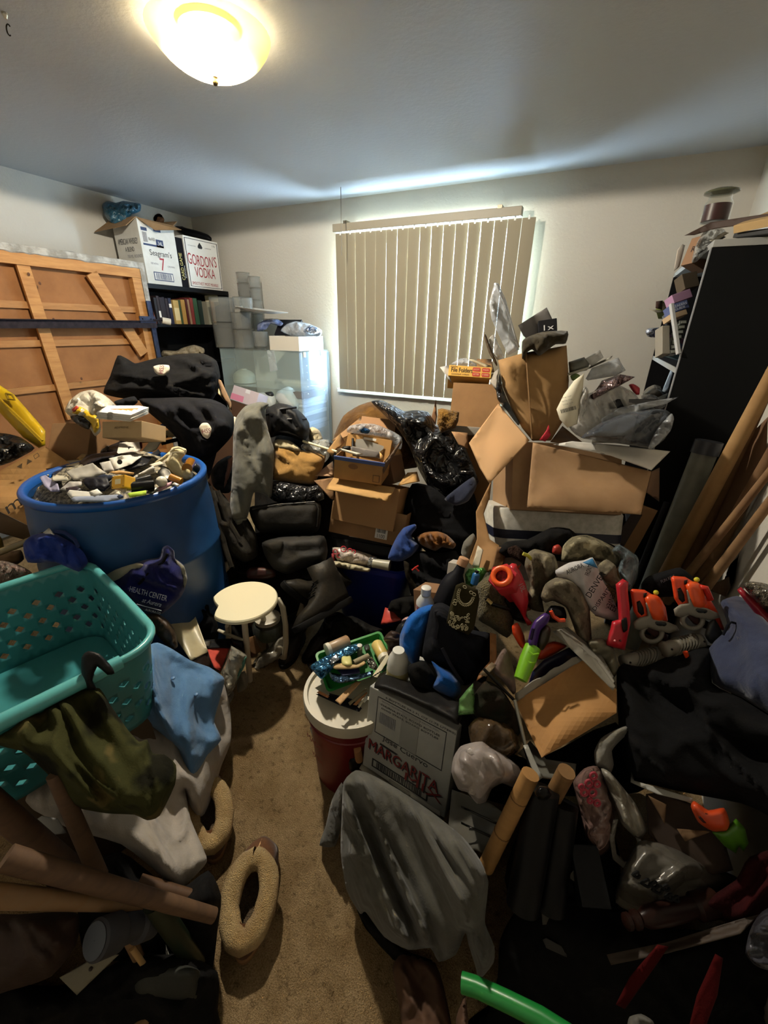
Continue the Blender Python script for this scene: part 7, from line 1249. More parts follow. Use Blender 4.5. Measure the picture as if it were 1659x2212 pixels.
cloth('toy_gun', orng, 'orange toy blaster grip showing below the knitted hat', 'toy', [(1106, 1352), (1118, 1345), (1132, 1372), (1136, 1400), (1124, 1398), (1108, 1370)], 1.18, bulge=.02, back=.05, amp=0, res=6); cloth('toy_gun', mat('bb3d18', 'plastic'), 'orange toy gun in the torn carton behind the purple toy', 'toy', [(1165, 1400), (1195, 1385), (1225, 1395), (1200, 1412), (1172, 1425), (1160, 1422)], 1.2, bulge=.02, back=.05, amp=0, res=6)
t = thing('toy_blaster', 'purple and lime green toy blaster pointing down into the torn carton', 'toy', P(1140, 1420, 1.12), 'toy blasters on the pile')
cloth('body', mat('3d1f66', 'plastic', rough=.4), '', '', [(1140, 1396), (1144, 1365), (1155, 1340), (1176, 1324), (1188, 1330), (1184, 1345), (1168, 1362), (1160, 1392), (1150, 1400)], 1.12, parent=t, bulge=.025, back=.05, amp=0, res=6)
B().tube([P(1151, 1398, 1.115), P(1140, 1425, 1.10), P(1124, 1468, 1.08)], [.021, .021, .017], 14).make('barrel', mat('6fa81e', 'plastic', rough=.35), t, smooth=.7)
for y in (1410, 1428, 1446): B().tube([P(1158-(y-1398)*.38-12, y-3, 1.085), P(1158-(y-1398)*.38-2, y+4, 1.078), P(1158-(y-1398)*.38+10, y+2, 1.085)], .0025, 5).make('ridge', mat('83bd2a', 'plastic'), t)
B().tube([P(1146, 1382, 1.085), P(1152, 1358, 1.09)], .004, 6).make('slot', mat('160a24', 'plastic'), t)
cloth('dark_grip', mat('2a2a1c', 'plastic', h2='4a1c20'), '', '', [(1160, 1396), (1166, 1365), (1180, 1350), (1190, 1360), (1185, 1385), (1172, 1405)], 1.13, parent=t, bulge=.02, back=.04, amp=.004, res=6)
cloth('black_goggles', mat('0f0d0e', 'plastic', rough=.25), 'black goggles with orange edge under the grey camouflage cloth', 'goggles', [(1176, 1330), (1190, 1308), (1218, 1312), (1224, 1335), (1205, 1345), (1185, 1345)], 1.2, bulge=.03, back=.06, amp=0, res=6); B().tube([P(x, y, 1.155) for x, y in ((1190, 1320), (1196, 1332), (1208, 1340), (1220, 1340))], .0055, 6).make('orange_edge', orng, bpy.data.objects['black_goggles'])
t = thing('toy_blaster', 'red toy blaster standing on end left of the orange blasters', 'toy', P(1340, 1350, 1.15), 'toy blasters on the pile')
cloth('body', rdp, '', '', [(1330, 1262), (1345, 1250), (1358, 1258), (1356, 1275), (1360, 1310), (1362, 1345), (1350, 1405), (1306, 1394), (1318, 1360), (1322, 1342), (1336, 1338), (1334, 1300)], 1.15, parent=t, bulge=.03, back=.06, amp=0, k=1, res=7, rnd=.35)
cloth('slot', dkp, '', '', [(1342, 1340), (1354, 1334), (1356, 1360), (1346, 1366)], 1.118, parent=t, bulge=.004, back=.01, amp=0, res=5)
for x in (1328, 1340): B().ell(P(x, 1384, 1.118), .003).make('screw_hole', mat('d98a8a' if x == 1328 else '5a0f16', 'plastic'), t)
def revolver(dx, dy, d, lab):
    t = thing('toy_blaster', lab, 'toy', P(1400+dx, 1350+dy, d), 'toy blasters on the pile')
    q = lambda *p: [(x+dx, y+dy) for x, y in p]
    def seg(nm, m, p, dd=0, bk=.035, bg=.014, r=5, k=1, rn=.3): cloth(nm, m, '', '', q(*p), d+dd, parent=t, bulge=bg, back=bk, amp=0, k=k, res=r, rnd=rn)
    seg('barrel_shell', orng, [(1361, 1276), (1366, 1272), (1392, 1274), (1412, 1286), (1430, 1298), (1438, 1312), (1443, 1340), (1436, 1350), (1418, 1350), (1400, 1342), (1380, 1340), (1368, 1320)])
    seg('cylinder', mat('de5120', 'plastic', rough=.35), [(1392, 1292), (1402, 1284), (1420, 1286), (1432, 1300), (1438, 1330), (1428, 1344), (1408, 1340), (1398, 1318)], -.012, .03, .02, 5, 2, .9)
    seg('slot', dkp, [(1375, 1300), (1382, 1297), (1390, 1312), (1392, 1326), (1386, 1330), (1378, 1322)], -.014, .01, .003); seg('slot', dkp, [(1390, 1282), (1398, 1280), (1396, 1288), (1390, 1292)], -.014, .01, .003)
    seg('frame', gyp, [(1367, 1344), (1380, 1334), (1398, 1330), (1394, 1302), (1400, 1298), (1406, 1304), (1412, 1336), (1440, 1342), (1462, 1352), (1468, 1362), (1446, 1368), (1416, 1362), (1400, 1356), (1384, 1362), (1370, 1358)], -.016, .04, .008)
    B().tube([P(1408+dx+math.cos(a)*22, 1368+dy+math.sin(a)*18, d-.012) for a in np.linspace(0, 2*math.pi, 19)], .0065, 8, False).make('trigger_guard', gyp, t, smooth=True)
    seg('trigger', brn, [(1392, 1356), (1404, 1350), (1426, 1362), (1444, 1372), (1440, 1388), (1410, 1376)], 0, .02, .006); seg('black_button', mat('22231e', 'plastic'), [(1414, 1346), (1418, 1341), (1438, 1344), (1442, 1350), (1434, 1354), (1420, 1352)], -.02, .01, .006, 4, 2)
    B().ell(P(1417+dx, 1280+dy, d-.01), .007).make('yellow_tip', mat('b9b428', 'plastic'), t)
    a_, b_ = P(1344+dx, 1432+dy, d-.01), P(1428+dx, 1412+dy, d-.01); pa = [a_.lerp(b_, i/12) for i in range(13)]; gp = B().tube(pa, [.02+.002*(i % 2) for i in range(13)], 14).make('grip', gyp, t, smooth=True)
    b = B()
    for i in range(7):
        u = .28+i*.075; c_ = a_.lerp(b_, u); ax = (b_-a_).normalized(); e1 = _U*.0225; e2 = ax.cross(_U).normalized()*.0225
        b.tube([c_+e1*math.cos(a)+e2*math.sin(a)+ax*.012*math.sin(a+1.2) for a in np.linspace(0, 2*math.pi, 15)], .0028, 5, False)
    b.make('grip_wrap', mat('5f5b50', 'plastic'), gp)
    for u in (.1, .92): B().ell(a_.lerp(b_, u)-_f*.021+_U*.006, .003).make('grip_screw', dkp, gp)
revolver(0, 0, 1.2, 'orange and grey toy revolver blaster, left of the two')
revolver(88, -28, 1.17, 'orange and grey toy revolver blaster, right of the two')
t = bpy.data.objects['toy_blaster.004'] if 'toy_blaster.004' in bpy.data.objects else None
cloth('front_shell', orng, '', '', [(1490, 1268), (1520, 1270), (1535, 1296), (1550, 1320), (1566, 1362), (1552, 1360), (1540, 1332), (1520, 1310), (1500, 1300)], 1.175, parent=t, bulge=.012, back=.04, amp=0, k=1, res=6); cloth('front_grip', mat('2a2a28', 'plastic'), '', '', [(1530, 1345), (1545, 1338), (1560, 1365), (1572, 1375), (1566, 1392), (1535, 1390), (1522, 1372)], 1.15, parent=t, bulge=.015, back=.04, amp=0, res=6)
B().tube([P(1512, 1268, 1.15), P(1524, 1270, 1.148), P(1535, 1296, 1.147)], .008, 8).make('red_rail', mat('c42c1c', 'plastic', rough=.3), t, smooth=True)
for i, (p, lab) in enumerate([(((1571, 1380), (1576, 1388), (1574, 1396)), 'orange dart tip hanging right of the blasters'), (((1480, 1408), (1483, 1416), (1486, 1424)), 'orange dart tip below the right toy revolver')]):
    B().tube([P(x, y, 1.12) for x, y in p], .006, 8).solo('foam_dart', orng, lab, 'dart')
# ---- camouflage heap, printed cloth, bags
acu = mat('6b6450', 'camo', h2='454132', sc=26, al='948b70'); acu2 = mat('655d4e', 'camo', h2='4a4336', sc=28, al='7d745f')
cloth('camouflage_hat', acu, 'grey green camouflage hat on top of the heap beside the cooler', 'hat', [(1213, 1212), (1216, 1180), (1236, 1160), (1268, 1156), (1300, 1168), (1330, 1185), (1345, 1205), (1330, 1230), (1300, 1215), (1270, 1208), (1240, 1215)], 1.42, bulge=.06, back=.15, amp=.015, res=8)
cloth('coral_ball', mat('a8382e', 'plastic'), 'coral plastic ball left of the camouflage hat', 'ball', [(1193, 1195), (1195, 1180), (1206, 1176), (1214, 1184), (1212, 1198)], 1.5, bulge=.02, back=.04, amp=0, res=5)
cloth('camouflage_shirt', acu2, 'tan camouflage cloth left of the printed white cloth', 'shirt', [(1133, 1222), (1140, 1195), (1155, 1186), (1180, 1192), (1198, 1200), (1206, 1230), (1196, 1252), (1175, 1270), (1172, 1300), (1175, 1322), (1150, 1318), (1135, 1300), (1146, 1265)], 1.32, bulge=.05, back=.12, amp=.035, fs=12, ang=70, res=7)
B().tube([P(x, y, 1.27) for x, y in ((1130, 1196), (1140, 1200), (1148, 1208))], .006, 6).solo('yellow_twine', mat('a9a53a', 'cloth'), 'scrap of yellow cord at top of the tan camouflage cloth', 'cord')
t = cloth('printed_cloth', mat('b5b2b0', 'cloth', h2='a8a5a4'), 'white cloth printed with black Denver lettering', 'cloth', [(1200, 1232), (1230, 1215), (1262, 1210), (1280, 1204), (1292, 1226), (1298, 1248), (1318, 1280), (1343, 1338), (1338, 1346), (1322, 1340), (1285, 1328), (1260, 1300), (1250, 1275), (1232, 1262), (1205, 1246)], 1.22, bulge=.035, back=.07, amp=.012, fs=9, ang=50, res=7, rnd=.5)
bp_ = mat('17171b', 'print')
for s_, x, y, wx, hh, ang in (('DENVER', 1285, 1262, 62, 13, 1.0), ('DISPARITY', 1300, 1290, 66, 9, .95), ('DENVER', 1318, 1296, 40, 11, -1.9), ('AURORA', 1240, 1228, 40, 10, .45), ('FRONT', 1270, 1232, 22, 10, 1.2), ('ER', 1324, 1312, 15, 12, 1.1)):
    M, w, h = fpx((x, y, 1.168), (x+10, y, 1.168), (x, y-10, 1.168)); text(s_, M, 0, 0, wx*w/10, hh*w/10, bp_, t, rot=ang, off=.004)
kid('blue_patch', mat('2a6a94', 'print'), t, [(1258, 1215, 1.185), (1280, 1206, 1.19), (1292, 1228, 1.18), (1275, 1222, 1.178)], th=.004)
cloth('camouflage_trousers', acu2, 'pale camouflage trousers hanging down over the magazines', 'trousers', [(1168, 1288), (1178, 1262), (1200, 1248), (1235, 1250), (1255, 1268), (1272, 1300), (1276, 1345), (1278, 1392), (1262, 1398), (1245, 1370), (1232, 1335), (1222, 1312), (1195, 1298), (1178, 1302)], 1.22, bulge=.045, back=.09, amp=.03, fs=9, ang=65, res=7)
cloth('camouflage_rag', acu2, 'tan camouflage sleeve right of the printed white cloth', 'sleeve', [(1292, 1222), (1310, 1208), (1330, 1222), (1334, 1245), (1358, 1272), (1350, 1285), (1330, 1275), (1312, 1262), (1300, 1248)], 1.28, bulge=.035, back=.08, amp=.03, fs=14, res=7)
cloth('plastic_bag', mat('5f6c72', 'film', al=.8, h2='7d8b90'), 'bluish clear plastic bag right of the camouflage hat', 'bag', [(1322, 1190), (1338, 1176), (1375, 1200), (1380, 1215), (1376, 1250), (1360, 1278), (1345, 1262), (1335, 1230), (1342, 1206)], 1.35, bulge=.05, back=.12, amp=.035, fs=12, res=8)
t = cloth('baseball_hat', mat('0d0d0f', 'cloth'), 'black baseball hat with white print behind the toy revolvers', 'hat', [(1385, 1262), (1400, 1245), (1440, 1232), (1470, 1226), (1495, 1245), (1510, 1270), (1490, 1285), (1430, 1290), (1390, 1285)], 1.34, bulge=.06, back=.2, amp=.01, res=8)
M, w, h = fpx((1420, 1262, 1.275), (1462, 1244, 1.275), (1420, 1250, 1.275)); text('FUN RIDE', M, w*.5, h*.3, w*.7, h*.6, mat('77777a', 'print'), t, off=.006); text('LIVE', M, w*.75, -h*.2, w*.3, h*.6, mat('88888c', 'print'), t, off=.006)
nvc = mat('343a50', 'cloth', h2='2d3246')
t = cloth('navy_cushion', nvc, 'slate blue quilted bag with small white lettering at right edge', 'bag', [(1556, 1302, 1.18), (1578, 1290, 1.2), (1602, 1290, 1.2), (1659, 1345, 1.05), (1720, 1420, .95), (1720, 1580, .9), (1659, 1542, .95), (1600, 1506, 1.02), (1540, 1475, 1.08), (1532, 1400, 1.12), (1572, 1355, 1.14)], None, bulge=.05, back=.2, amp=.02, fs=6, ang=30, res=11)
M, w, h = fpx((1588, 1382, 1.06), (1628, 1374, 1.05), (1588, 1368, 1.06)); text('PLAN', M, w*.5, h*.3, w*.9, h*.7, mat('9a9aa6', 'print'), t, rot=math.pi, off=.008); B().tube([P(x, y, 1.09) for x, y in ((1562, 1372), (1572, 1350), (1580, 1344), (1610, 1352))], .003, 6).make('piping', mat('0e0f16', 'cloth'), t)
t = cloth('gift_box', mat('8c1c28', 'plastic', rough=.3), 'red edged clear box of dried flowers at the right edge', 'box', [(1592, 1274), (1600, 1268), (1700, 1350), (1700, 1390), (1659, 1360), (1604, 1292)], 1.1, bulge=.02, back=.08, amp=0, k=1, res=8)
cloth('clear_lid', mat('9c948c', 'foil', h2='54503f', sc=50), '', '', [(1606, 1268), (1618, 1256), (1659, 1262), (1720, 1300), (1720, 1370), (1659, 1325)], 1.08, parent=t, bulge=.03, back=.05, amp=.03, fs=20, res=8)
bkc = mat('070708', 'cloth', h2='0a0a0b')
cloth('black_coat', bkc, 'large black coat covering the pile at the right', 'coat', [(1332, 1450, 1.16), (1350, 1432, 1.18), (1390, 1440, 1.17), (1450, 1415, 1.17), (1520, 1395, 1.16), (1540, 1400, 1.15), (1538, 1475, 1.08), (1600, 1508, 1.0), (1659, 1545, .94), (1740, 1590, .86), (1740, 1800, .82), (1659, 1760, .88), (1600, 1735, .92), (1480, 1712, .98), (1372, 1685, 1.02), (1350, 1650, 1.04), (1338, 1590, 1.08), (1334, 1520, 1.12)], None, bulge=.07, back=.35, amp=.075, fs=5.5, ang=60, st=3.5, res=12, rnd=.4)
# torn carton with toys
t = thing('torn_carton', 'tan carton with torn white top edge below the toy blasters', 'box', P(1220, 1560, 1.12))
tn = mat('a27643', 'card', h2='966c3c'); blob([(1114, 1515, 1.12), (1190, 1468, 1.1), (1260, 1424, 1.12), (1332, 1490, 1.06), (1332, 1540, 1.02), (1250, 1590, 1.0), (1170, 1637, 1.0), (1140, 1575, 1.06)], None, bulge=0, back=.16, amp=0, k=1, res=11, rnd=.02).make('carton', tn, t)
torn = [(1112, 1498)]+[(1112+i*9.5, 1496-i*5.6+random.uniform(-4, 3)) for i in range(1, 15)]+[(1262, 1424), (1190, 1470), (1114, 1517)]
kid('torn_edge', mat('8f8a80', 'paper'), t, [(x, y, 1.115) for x, y in torn], th=.006, amp=.002)
cloth('navy_lining', mat('101332', 'plastic'), 'navy blue plastic tub inside the torn tan carton', 'tub', [(1140, 1482), (1150, 1450), (1175, 1425), (1230, 1398), (1262, 1415), (1255, 1428), (1200, 1458)], 1.18, bulge=.01, back=.15, amp=0, k=1, res=8)
for i in range(3):
    card('magazine', mat(['6d685c', '79746a', '5f5a4f'][i], 'paper'), ['front grey magazine of the three beside the torn carton', 'middle grey magazine of the three beside the torn carton', 'rear grey magazine of the three, against the trousers'][i], 'magazine', [(1194+i*7, 1364-i*3, 1.13+i*.02), (1212+i*7, 1360-i*3, 1.15+i*.02), (1290+i*5, 1428-i*6, 1.10+i*.02), (1330-i*2, 1482-i*10, 1.03+i*.02), (1324-i*2, 1492-i*10, 1.02+i*.02), (1262+i*5, 1430-i*5, 1.07+i*.02)], th=.012, group='grey magazines by the torn carton')
cloth('grey_papers', mat('67614f', 'paper'), 'grey crumpled papers behind the magazines', 'papers', [(1270, 1385), (1300, 1378), (1325, 1400), (1335, 1440), (1325, 1465), (1300, 1430), (1280, 1410)], 1.16, bulge=.03, back=.08, amp=.03, res=8)
t = card('wooden_box', mat('8a5a2a', 'wood', h2='7a4e24'), 'corner of a wooden box under the black trunks', 'box', [(1058, 1366, 1.2), (1072, 1370, 1.19), (1073, 1436, 1.12), (1060, 1450, 1.1), (1028, 1472, 1.1), (1035, 1455, 1.12), (1058, 1428, 1.14)], th=.05, amp=0)
kid('end_grain', mat('7d6a50', 'wood'), t, [(1036, 1456, 1.105), (1062, 1430, 1.11), (1073, 1437, 1.10), (1050, 1462, 1.09)], th=.01, amp=0)
cloth('pink_cloth', mat('7d6a60', 'cloth', h2='6d5a52'), 'pale pink cloth between the wooden box and the torn carton', 'cloth', [(1062, 1445), (1080, 1410), (1092, 1400), (1108, 1440), (1115, 1490), (1108, 1500), (1085, 1470)], 1.14, bulge=.03, back=.08, amp=.03, res=8)
rod('black_cable', mat('17130f', 'plastic'), 'thin dark cable running down left of the torn carton', 'cable', P(1045, 1445, 1.09), P(1110, 1512, 1.08), .004)
rod('umbrella_shaft', mat('8c8a80', 'metal'), 'shiny metal rod hanging down left of the torn carton', 'rod', P(1112, 1512, 1.06), P(1136, 1615, 1.02), .0045); rod('black_spike', mat('0d0c0b', 'plastic'), 'black tip at the lower end of the metal rod', 'rod', P(1136, 1615, 1.02), P(1143, 1652, 1.0), .007, .003)
cloth('green_fabric', mat('1a1d12', 'cloth', h2='231a12'), 'dark olive fabric hanging behind the white plastic bag', 'fabric', [(1025, 1500), (1050, 1470), (1085, 1490), (1110, 1530), (1125, 1580), (1100, 1600), (1040, 1560), (1022, 1540)], 1.1, bulge=.04, back=.15, amp=.03, res=9)
cloth('brown_bag', mat('4a3a28', 'film', al=.95, h2='584632', sc=9), 'tan translucent bag above the white plastic bag', 'bag', [(1012, 1570), (1035, 1548), (1075, 1555), (1110, 1575), (1124, 1615), (1095, 1640), (1055, 1640), (1020, 1615)], 1.06, bulge=.05, back=.12, amp=.03, fs=9, res=9)
wb = mat('8c817c', 'bag', h2='9a908b', sc=10)
t = cloth('plastic_bag', wb, 'knotted white plastic bag right of the margarita carton', 'bag', [(975, 1668), (980, 1635), (995, 1612), (1020, 1604), (1042, 1602), (1060, 1615), (1090, 1632), (1120, 1655), (1126, 1675), (1108, 1700), (1085, 1692), (1062, 1705), (1050, 1732), (1030, 1736), (1010, 1712), (990, 1705)], 1.0, bulge=.06, back=.12, amp=.05, fs=9, ang=70, st=2.5, res=8)
B().tube([P(x, y, .93) for x, y in ((1010, 1620), (1032, 1650), (1038, 1668), (1028, 1690), (1020, 1715))], [.008, .014, .016, .012, .008], 8, sq=.5).make('knotted_handle', mat('a39a94', 'bag'), t, smooth=True)
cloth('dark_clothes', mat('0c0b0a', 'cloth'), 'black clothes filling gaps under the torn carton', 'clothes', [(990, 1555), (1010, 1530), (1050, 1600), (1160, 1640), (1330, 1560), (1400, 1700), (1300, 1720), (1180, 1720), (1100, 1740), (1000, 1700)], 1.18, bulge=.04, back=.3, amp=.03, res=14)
t = card('storage_unit', mat('55524a', 'plastic', h2='4a473f', sc=60), 'dirty white plastic drawer unit below the white plastic bag', 'drawers', [(968, 1790, 1.08), (976, 1705, 1.12), (1060, 1735, 1.04), (1095, 1760, 1.0), (1062, 1850, .98), (1020, 1835, 1.0)], th=.2, amp=0)
for y in (1740, 1775): kid('drawer_gap', mat('1d1b17', 'plastic'), t, [(996, y, 1.055-(y-1740)*.0008), (1078, y+38, .98), (1076, y+43, .98), (996, y+5, 1.05-(y-1740)*.0008)], th=.004, amp=0)
t = card('grey_tray', mat('5f5e56', 'plastic'), 'grey plastic tray edge left of the bamboo sticks', 'tray', [(1118, 1628, 1.04), (1136, 1640, 1.02), (1160, 1680, .98), (1240, 1690, .98), (1245, 1650, 1.02), (1180, 1640, 1.05), (1145, 1600, 1.08)], th=.05, amp=0)
card('pale_rail', mat('8f8d84', 'plastic'), 'pale rail of the grey plastic tray', 'rail', [(1130, 1610, 1.0), (1140, 1608, 1.0), (1172, 1680, .95), (1160, 1690, .95)], th=.01, amp=0)
bam = mat('9c7340', 'wood', h2='8c6535', sc=4)
a_, b_ = P(1146, 1672, .90), P(1050, 1872, .97); t = rod('bamboo_pole', bam, 'bamboo pole leaning right of the grey hoodie', 'pole', a_, b_, .019, .018)
for u in (.25, .62): B().tube([a_.lerp(b_, u-.004), a_.lerp(b_, u+.004)], .0195, 14).make('node_ring', mat('6b4c26', 'wood'), t)
rod('bamboo_pole', mat('7d5c34', 'wood', h2='6b4d2a'), 'second shorter bamboo pole end beside the red ringed bag', 'pole', P(1224, 1666, .92), P(1185, 1740, .97), .019, .019)
# rosette bag, straps
t = cloth('grocery_bag', mat('7a6058', 'bag', h2='6b544e'), 'white shopping bag printed with red rings beside the bamboo poles', 'bag', [(1238, 1690), (1262, 1660), (1290, 1655), (1310, 1690), (1330, 1760), (1320, 1830), (1290, 1850), (1262, 1800), (1250, 1740)], .98, bulge=.05, back=.1, amp=.03, res=9)
for x, y, r in ((1282, 1676, 7), (1272, 1692, 7), (1290, 1694, 6), (1262, 1712, 7), (1280, 1712, 8), (1256, 1700, 5), (1290, 1735, 6), (1275, 1730, 5)): B().tube([P(x+r*math.cos(a), y+r*math.sin(a), .886) for a in np.linspace(0, 2*math.pi, 13)], .0028, 5, False).make('red_ring', mat('8a1f30', 'print'), t)
cloth('plastic_bag', mat('8a8478', 'bag', h2='797468', sc=12), 'long twisted white bag handle hanging in front of the black coat', 'bag', [(1298, 1660), (1318, 1668), (1345, 1700), (1372, 1735), (1390, 1770), (1396, 1795), (1382, 1814), (1362, 1800), (1342, 1778), (1328, 1740), (1312, 1700)], .96, bulge=.03, back=.05, amp=.03, fs=12, ang=60, st=3, res=7)
B().tube([P(x, y, .93) for x, y in ((1330, 1770), (1322, 1810), (1328, 1850), (1350, 1870), (1376, 1860), (1384, 1825), (1378, 1810))], .008, 6, sq=.4).solo('bag_loop', mat('6d6860', 'bag'), 'loop of white bag handle hanging below the twisted handle', 'bag', smooth=True)
cloth('grey_sock', mat('6f6c64', 'cloth', h2='5f5c54'), 'grey cloth folded over the left edge of the black coat', 'cloth', [(1286, 1650), (1284, 1622), (1298, 1595), (1326, 1578), (1352, 1568), (1360, 1580), (1338, 1602), (1322, 1622), (1326, 1652), (1318, 1672), (1300, 1664)], 1.02, bulge=.03, back=.06, amp=.03, fs=12, ang=120, res=7)
t = card('framed_board', mat('8a8880', 'plain'), 'white framed board jutting out under the black coat', 'board', [(1362, 1690, .98), (1364, 1664, 1.0), (1370, 1686, .98), (1496, 1724, .90), (1496, 1734, .90), (1420, 1716, .94)], th=.015, amp=0)
t = card('brown_carton', mat('2f2012', 'card', h2='281a0e'), 'dark brown carton with torn sides under the black coat', 'box', [(1395, 1715, .97), (1420, 1712, .96), (1500, 1738, .93), (1560, 1800, .9), (1584, 1880, .88), (1540, 1890, .88), (1450, 1850, .92), (1400, 1800, .95)], th=.15, amp=.004)
for p in ([(1400, 1718, .945), (1440, 1738, .93), (1436, 1782, .92), (1425, 1760, .93)], [(1462, 1790, .905), (1540, 1796, .88), (1480, 1818, .89)]): kid('torn_flap', mat('5a4228', 'card'), t, p, th=.004)
t = thing('toy_blaster', 'orange and green toy blaster muzzle lying on the brown carton at right', 'toy', P(1550, 1790, .86), 'toy blasters on the pile')
cloth('muzzle', mat('b8401a', 'plastic'), '', '', [(1492, 1742), (1500, 1730), (1530, 1750), (1564, 1745), (1576, 1775), (1570, 1795), (1540, 1796), (1508, 1776)], .86, parent=t, bulge=.025, back=.05, amp=0, res=7); cloth('bore', mat('3a120a', 'plastic'), '', '', [(1508, 1764), (1520, 1755), (1545, 1766), (1540, 1778), (1520, 1778)], .838, parent=t, bulge=.002, back=.01, amp=0, res=5)
cloth('body', mat('3f6b14', 'plastic'), '', '', [(1536, 1796), (1565, 1790), (1590, 1768), (1610, 1790), (1617, 1822), (1606, 1840), (1596, 1828), (1590, 1844), (1565, 1828)], .87, parent=t, bulge=.02, back=.05, amp=0, k=1, res=7)
t = cloth('shopping_bag', mat('57534b', 'bag', h2='4a463f', sc=9), 'grey plastic shopping bag with black scrawl at lower right', 'bag', [(1330, 1950), (1340, 1890), (1380, 1818), (1420, 1820), (1480, 1842), (1560, 1880), (1592, 1895), (1580, 1918), (1520, 1938), (1440, 1962), (1385, 1978)], .92, bulge=.04, back=.12, amp=.035, fs=8, ang=20, st=3, res=9)
b = B()
for x, y, r in ((1374, 1890, 7), (1395, 1908, 9), (1412, 1912, 8), (1420, 1922, 10), (1438, 1918, 7), (1445, 1938, 8), (1460, 1942, 6)): b.tube([P(x+r*math.cos(a)*1.1, y+r*.7*math.sin(a)+r*.3*math.sin(2*a), .832) for a in np.linspace(0, 5.6, 10)], .003, 5)
b.make('black_print', mat('0c0c0c', 'print'), t)
maroon = mat('2e0a0c', 'cloth', h2='240809')
cloth('maroon_bag', maroon, 'dark maroon fabric at the right edge below the toy muzzle', 'fabric', [(1520, 1950), (1590, 1900), (1620, 1850), (1720, 1830), (1720, 1960), (1640, 2000), (1560, 1990)], .85, bulge=.05, back=.2, amp=.03, fs=7, res=11)
rst = mat('3f0909', 'cloth'); sd = ['left of the two red straps in the bottom right corner', 'right of the two red straps in the bottom right corner']
for i, p in enumerate([[(1330, 2170, .78), (1360, 2110, .79), (1420, 2040, .80), (1445, 2045, .80), (1400, 2110, .79), (1350, 2180, .78)], [(1485, 2230, .72), (1505, 2150, .74), (1545, 2060, .76), (1562, 2070, .76), (1550, 2150, .74), (1520, 2230, .72)]]):
    card('strap', rst, sd[i], 'strap', p, th=.006, amp=.004, bulge=.004)
a_, b_ = P(1348, 1992, .82), P(1545, 1950, .85); M, l_ = along(a_, b_); B().lathe(M, [(.008, 0), (.014, .004), (.014, .012), (.009, .016), (.016, .022), (.016, .03), (.011, .036), (.018, .05), (.020, .09), (.018, l_*.75), (.024, l_*.78), (.024, l_)], 22).solo('table_leg', mat('20100b', 'wood', rough=.35), 'turned dark wooden table leg lying at lower right', 'table leg', smooth=.6)
card('wooden_plank', mat('33261a', 'wood'), 'tan wooden plank lying below the turned table leg', 'plank', [(1310, 2062, .86), (1440, 2035, .84), (1600, 1985, .80), (1640, 1975, .79), (1600, 2018, .78), (1440, 2060, .82), (1320, 2085, .85)], th=.03, amp=0)
cloth('clear_bag', mat('4a4a50', 'film', al=.8), 'crumpled clear bag at the right edge beside the plank', 'bag', [(1610, 2060), (1620, 2010), (1645, 1970), (1720, 1940), (1720, 2100), (1640, 2090)], .74, bulge=.03, back=.08, amp=.04, fs=14, res=9)
# dark things in the middle right
for a_, b_, r0, r1, lab in [((1172, 1705, .93), (1128, 1960, .90), .036, .034, 'big black cylinder standing behind the bamboo pole'), ((1215, 1735, .95), (1185, 1960, .92), .034, .034, 'second black cylinder right of the big one')]: rod('black_canister', mat('0b0a0a', 'plastic', rough=.35), lab, 'canister', P(*a_), P(*b_), r0, r1, n=22)
cloth('black_ball', mat('0e0c0c', 'plastic', rough=.25), 'glossy black round ball on top of the black cylinders', 'ball', [(1155, 1712), (1165, 1698), (1185, 1700), (1192, 1716), (1182, 1728), (1164, 1728)], .87, bulge=.02, back=.03, amp=0, res=6)
qbox('black_case', mat('0e0f12', 'leather'), 'dark grey upright case left of the grey shopping bag', 'case', (1258, 1960, .86), (1322, 1965, .85), (1276, 1825, .92), .08)
card('white_card', mat('4c4a44', 'paper'), 'white card edge left of the dark upright case', 'card', [(1228, 1895), (1262, 1845), (1272, 1840), (1258, 1918)], .92, th=.01); card('paper_sheet', mat('4a4238', 'paper'), 'pale paper triangle between the bamboo pole and black cylinder', 'paper', [(1112, 1882), (1145, 1852), (1146, 1905), (1128, 1955)], .95, th=.006); card('white_card', mat('3d3b36', 'paper'), 'pale card end low between the black cylinders', 'card', [(1170, 1975), (1188, 1950), (1196, 1995), (1172, 1998)], .93, th=.006); card('white_card', mat('2e2d2b', 'paper'), 'grey card lying below the black cylinders', 'card', [(1172, 2030), (1180, 2026), (1228, 2052), (1224, 2068), (1180, 2048)], .92, th=.006)
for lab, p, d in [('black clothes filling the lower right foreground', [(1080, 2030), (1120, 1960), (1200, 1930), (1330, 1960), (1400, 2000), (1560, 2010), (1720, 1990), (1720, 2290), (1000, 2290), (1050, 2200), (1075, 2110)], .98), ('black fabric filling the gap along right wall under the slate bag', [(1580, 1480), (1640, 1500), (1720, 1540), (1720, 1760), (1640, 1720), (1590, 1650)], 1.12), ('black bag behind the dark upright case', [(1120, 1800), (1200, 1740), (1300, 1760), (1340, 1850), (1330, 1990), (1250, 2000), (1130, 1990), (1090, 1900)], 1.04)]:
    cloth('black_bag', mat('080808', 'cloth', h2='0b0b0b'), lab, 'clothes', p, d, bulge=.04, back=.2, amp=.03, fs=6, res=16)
B().tube([P(x, y, d) for x, y, d in ((998, 2122, .84), (1030, 2132, .83), (1100, 2165, .80), (1170, 2200, .77), (1240, 2245, .74))], .0165, 14).solo('plastic_hoop', mat('1d7a34', 'plastic', rough=.3), 'curved bright green plastic hoop at the bottom', 'hoop', smooth=.8)
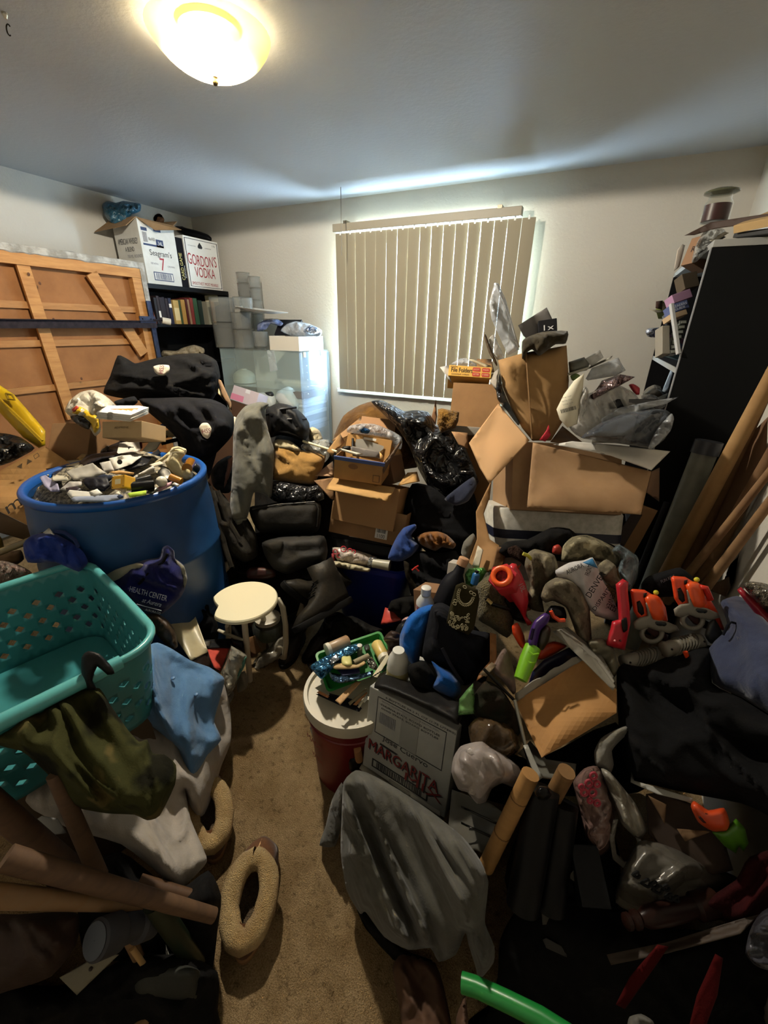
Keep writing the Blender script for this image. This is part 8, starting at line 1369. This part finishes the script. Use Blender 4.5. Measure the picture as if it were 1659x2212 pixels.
cloth('white_scrap', mat('55524c', 'paper'), 'pale crumpled scrap at the bottom edge', 'paper', [(1355, 2215), (1360, 2196), (1385, 2190), (1410, 2205), (1415, 2230), (1360, 2235)], .72, bulge=.02, back=.04, amp=.02, res=8)
# hoodie over a crate
cr = thing('crate', 'dark crate hidden under the grey hoodie', 'crate', P(900, 1950, 1.15))
M, w, h = fr(pz(800, 2010, .03), pz(1010, 2110, .03), pz(800, 2010, .03)+Vector((0, 0, 1))); B().box(M, .03, w*.9, .05, .14, 0, .2).make('crate_body', mat('17130f', 'plain'), cr)
cloth('grey_hoodie', mat('57554f', 'cloth', h2='4c4a42', sc=240), 'dark grey hoodie draped over the crate in the foreground', 'hoodie', [(742, 1690, 1.10), (768, 1664, 1.14), (800, 1672, 1.13), (860, 1705, 1.10), (930, 1752, 1.06), (1000, 1808, 1.0), (1040, 1862, .96), (1055, 1905, .94), (1050, 1960, .93), (1048, 1995, .93), (1068, 2045, .92), (1066, 2080, .92), (1036, 2116, .91), (1026, 2085, .93), (1012, 2040, .95), (1005, 2015, .97), (985, 2062, .97), (948, 2078, .98), (930, 2048, 1.0), (882, 2052, 1.02), (830, 2024, 1.05), (790, 1970, 1.09), (778, 1974, 1.1), (748, 1922, 1.13), (736, 1840, 1.14), (738, 1770, 1.12)], None, bulge=.06, back=.06, amp=.06, fs=8, ang=72, st=4.5, res=8, rnd=.35)
cloth('sleeve', mat('4a4843', 'cloth', h2='413f38', sc=240), '', '', [(690, 1826, 1.28), (704, 1782, 1.28), (716, 1730, 1.25), (738, 1690, 1.2), (745, 1720, 1.18), (738, 1780, 1.22), (724, 1828, 1.26)], None, parent=bpy.data.objects['grey_hoodie'], bulge=.03, back=.05, amp=.02, fs=12, ang=70, res=7)
for i, p in enumerate([[(848, 2090, 1.04), (870, 2060, 1.05), (940, 2080, 1.02), (965, 2160, .95), (975, 2250, .9), (880, 2250, .92), (860, 2160, .99)], [(985, 2200, .9), (1005, 2150, .92), (1012, 2230, .88), (990, 2260, .87)]]):
    cloth('paper_bag', mat('452d1c', 'paper', h2='543824', sc=9), ['brown crumpled paper bag on the carpet below the hoodie', 'small brown paper end beside the green handle'][i], 'paper bag', p, None, bulge=.03, back=.05, amp=.035, fs=9, ang=80, st=3, res=9)
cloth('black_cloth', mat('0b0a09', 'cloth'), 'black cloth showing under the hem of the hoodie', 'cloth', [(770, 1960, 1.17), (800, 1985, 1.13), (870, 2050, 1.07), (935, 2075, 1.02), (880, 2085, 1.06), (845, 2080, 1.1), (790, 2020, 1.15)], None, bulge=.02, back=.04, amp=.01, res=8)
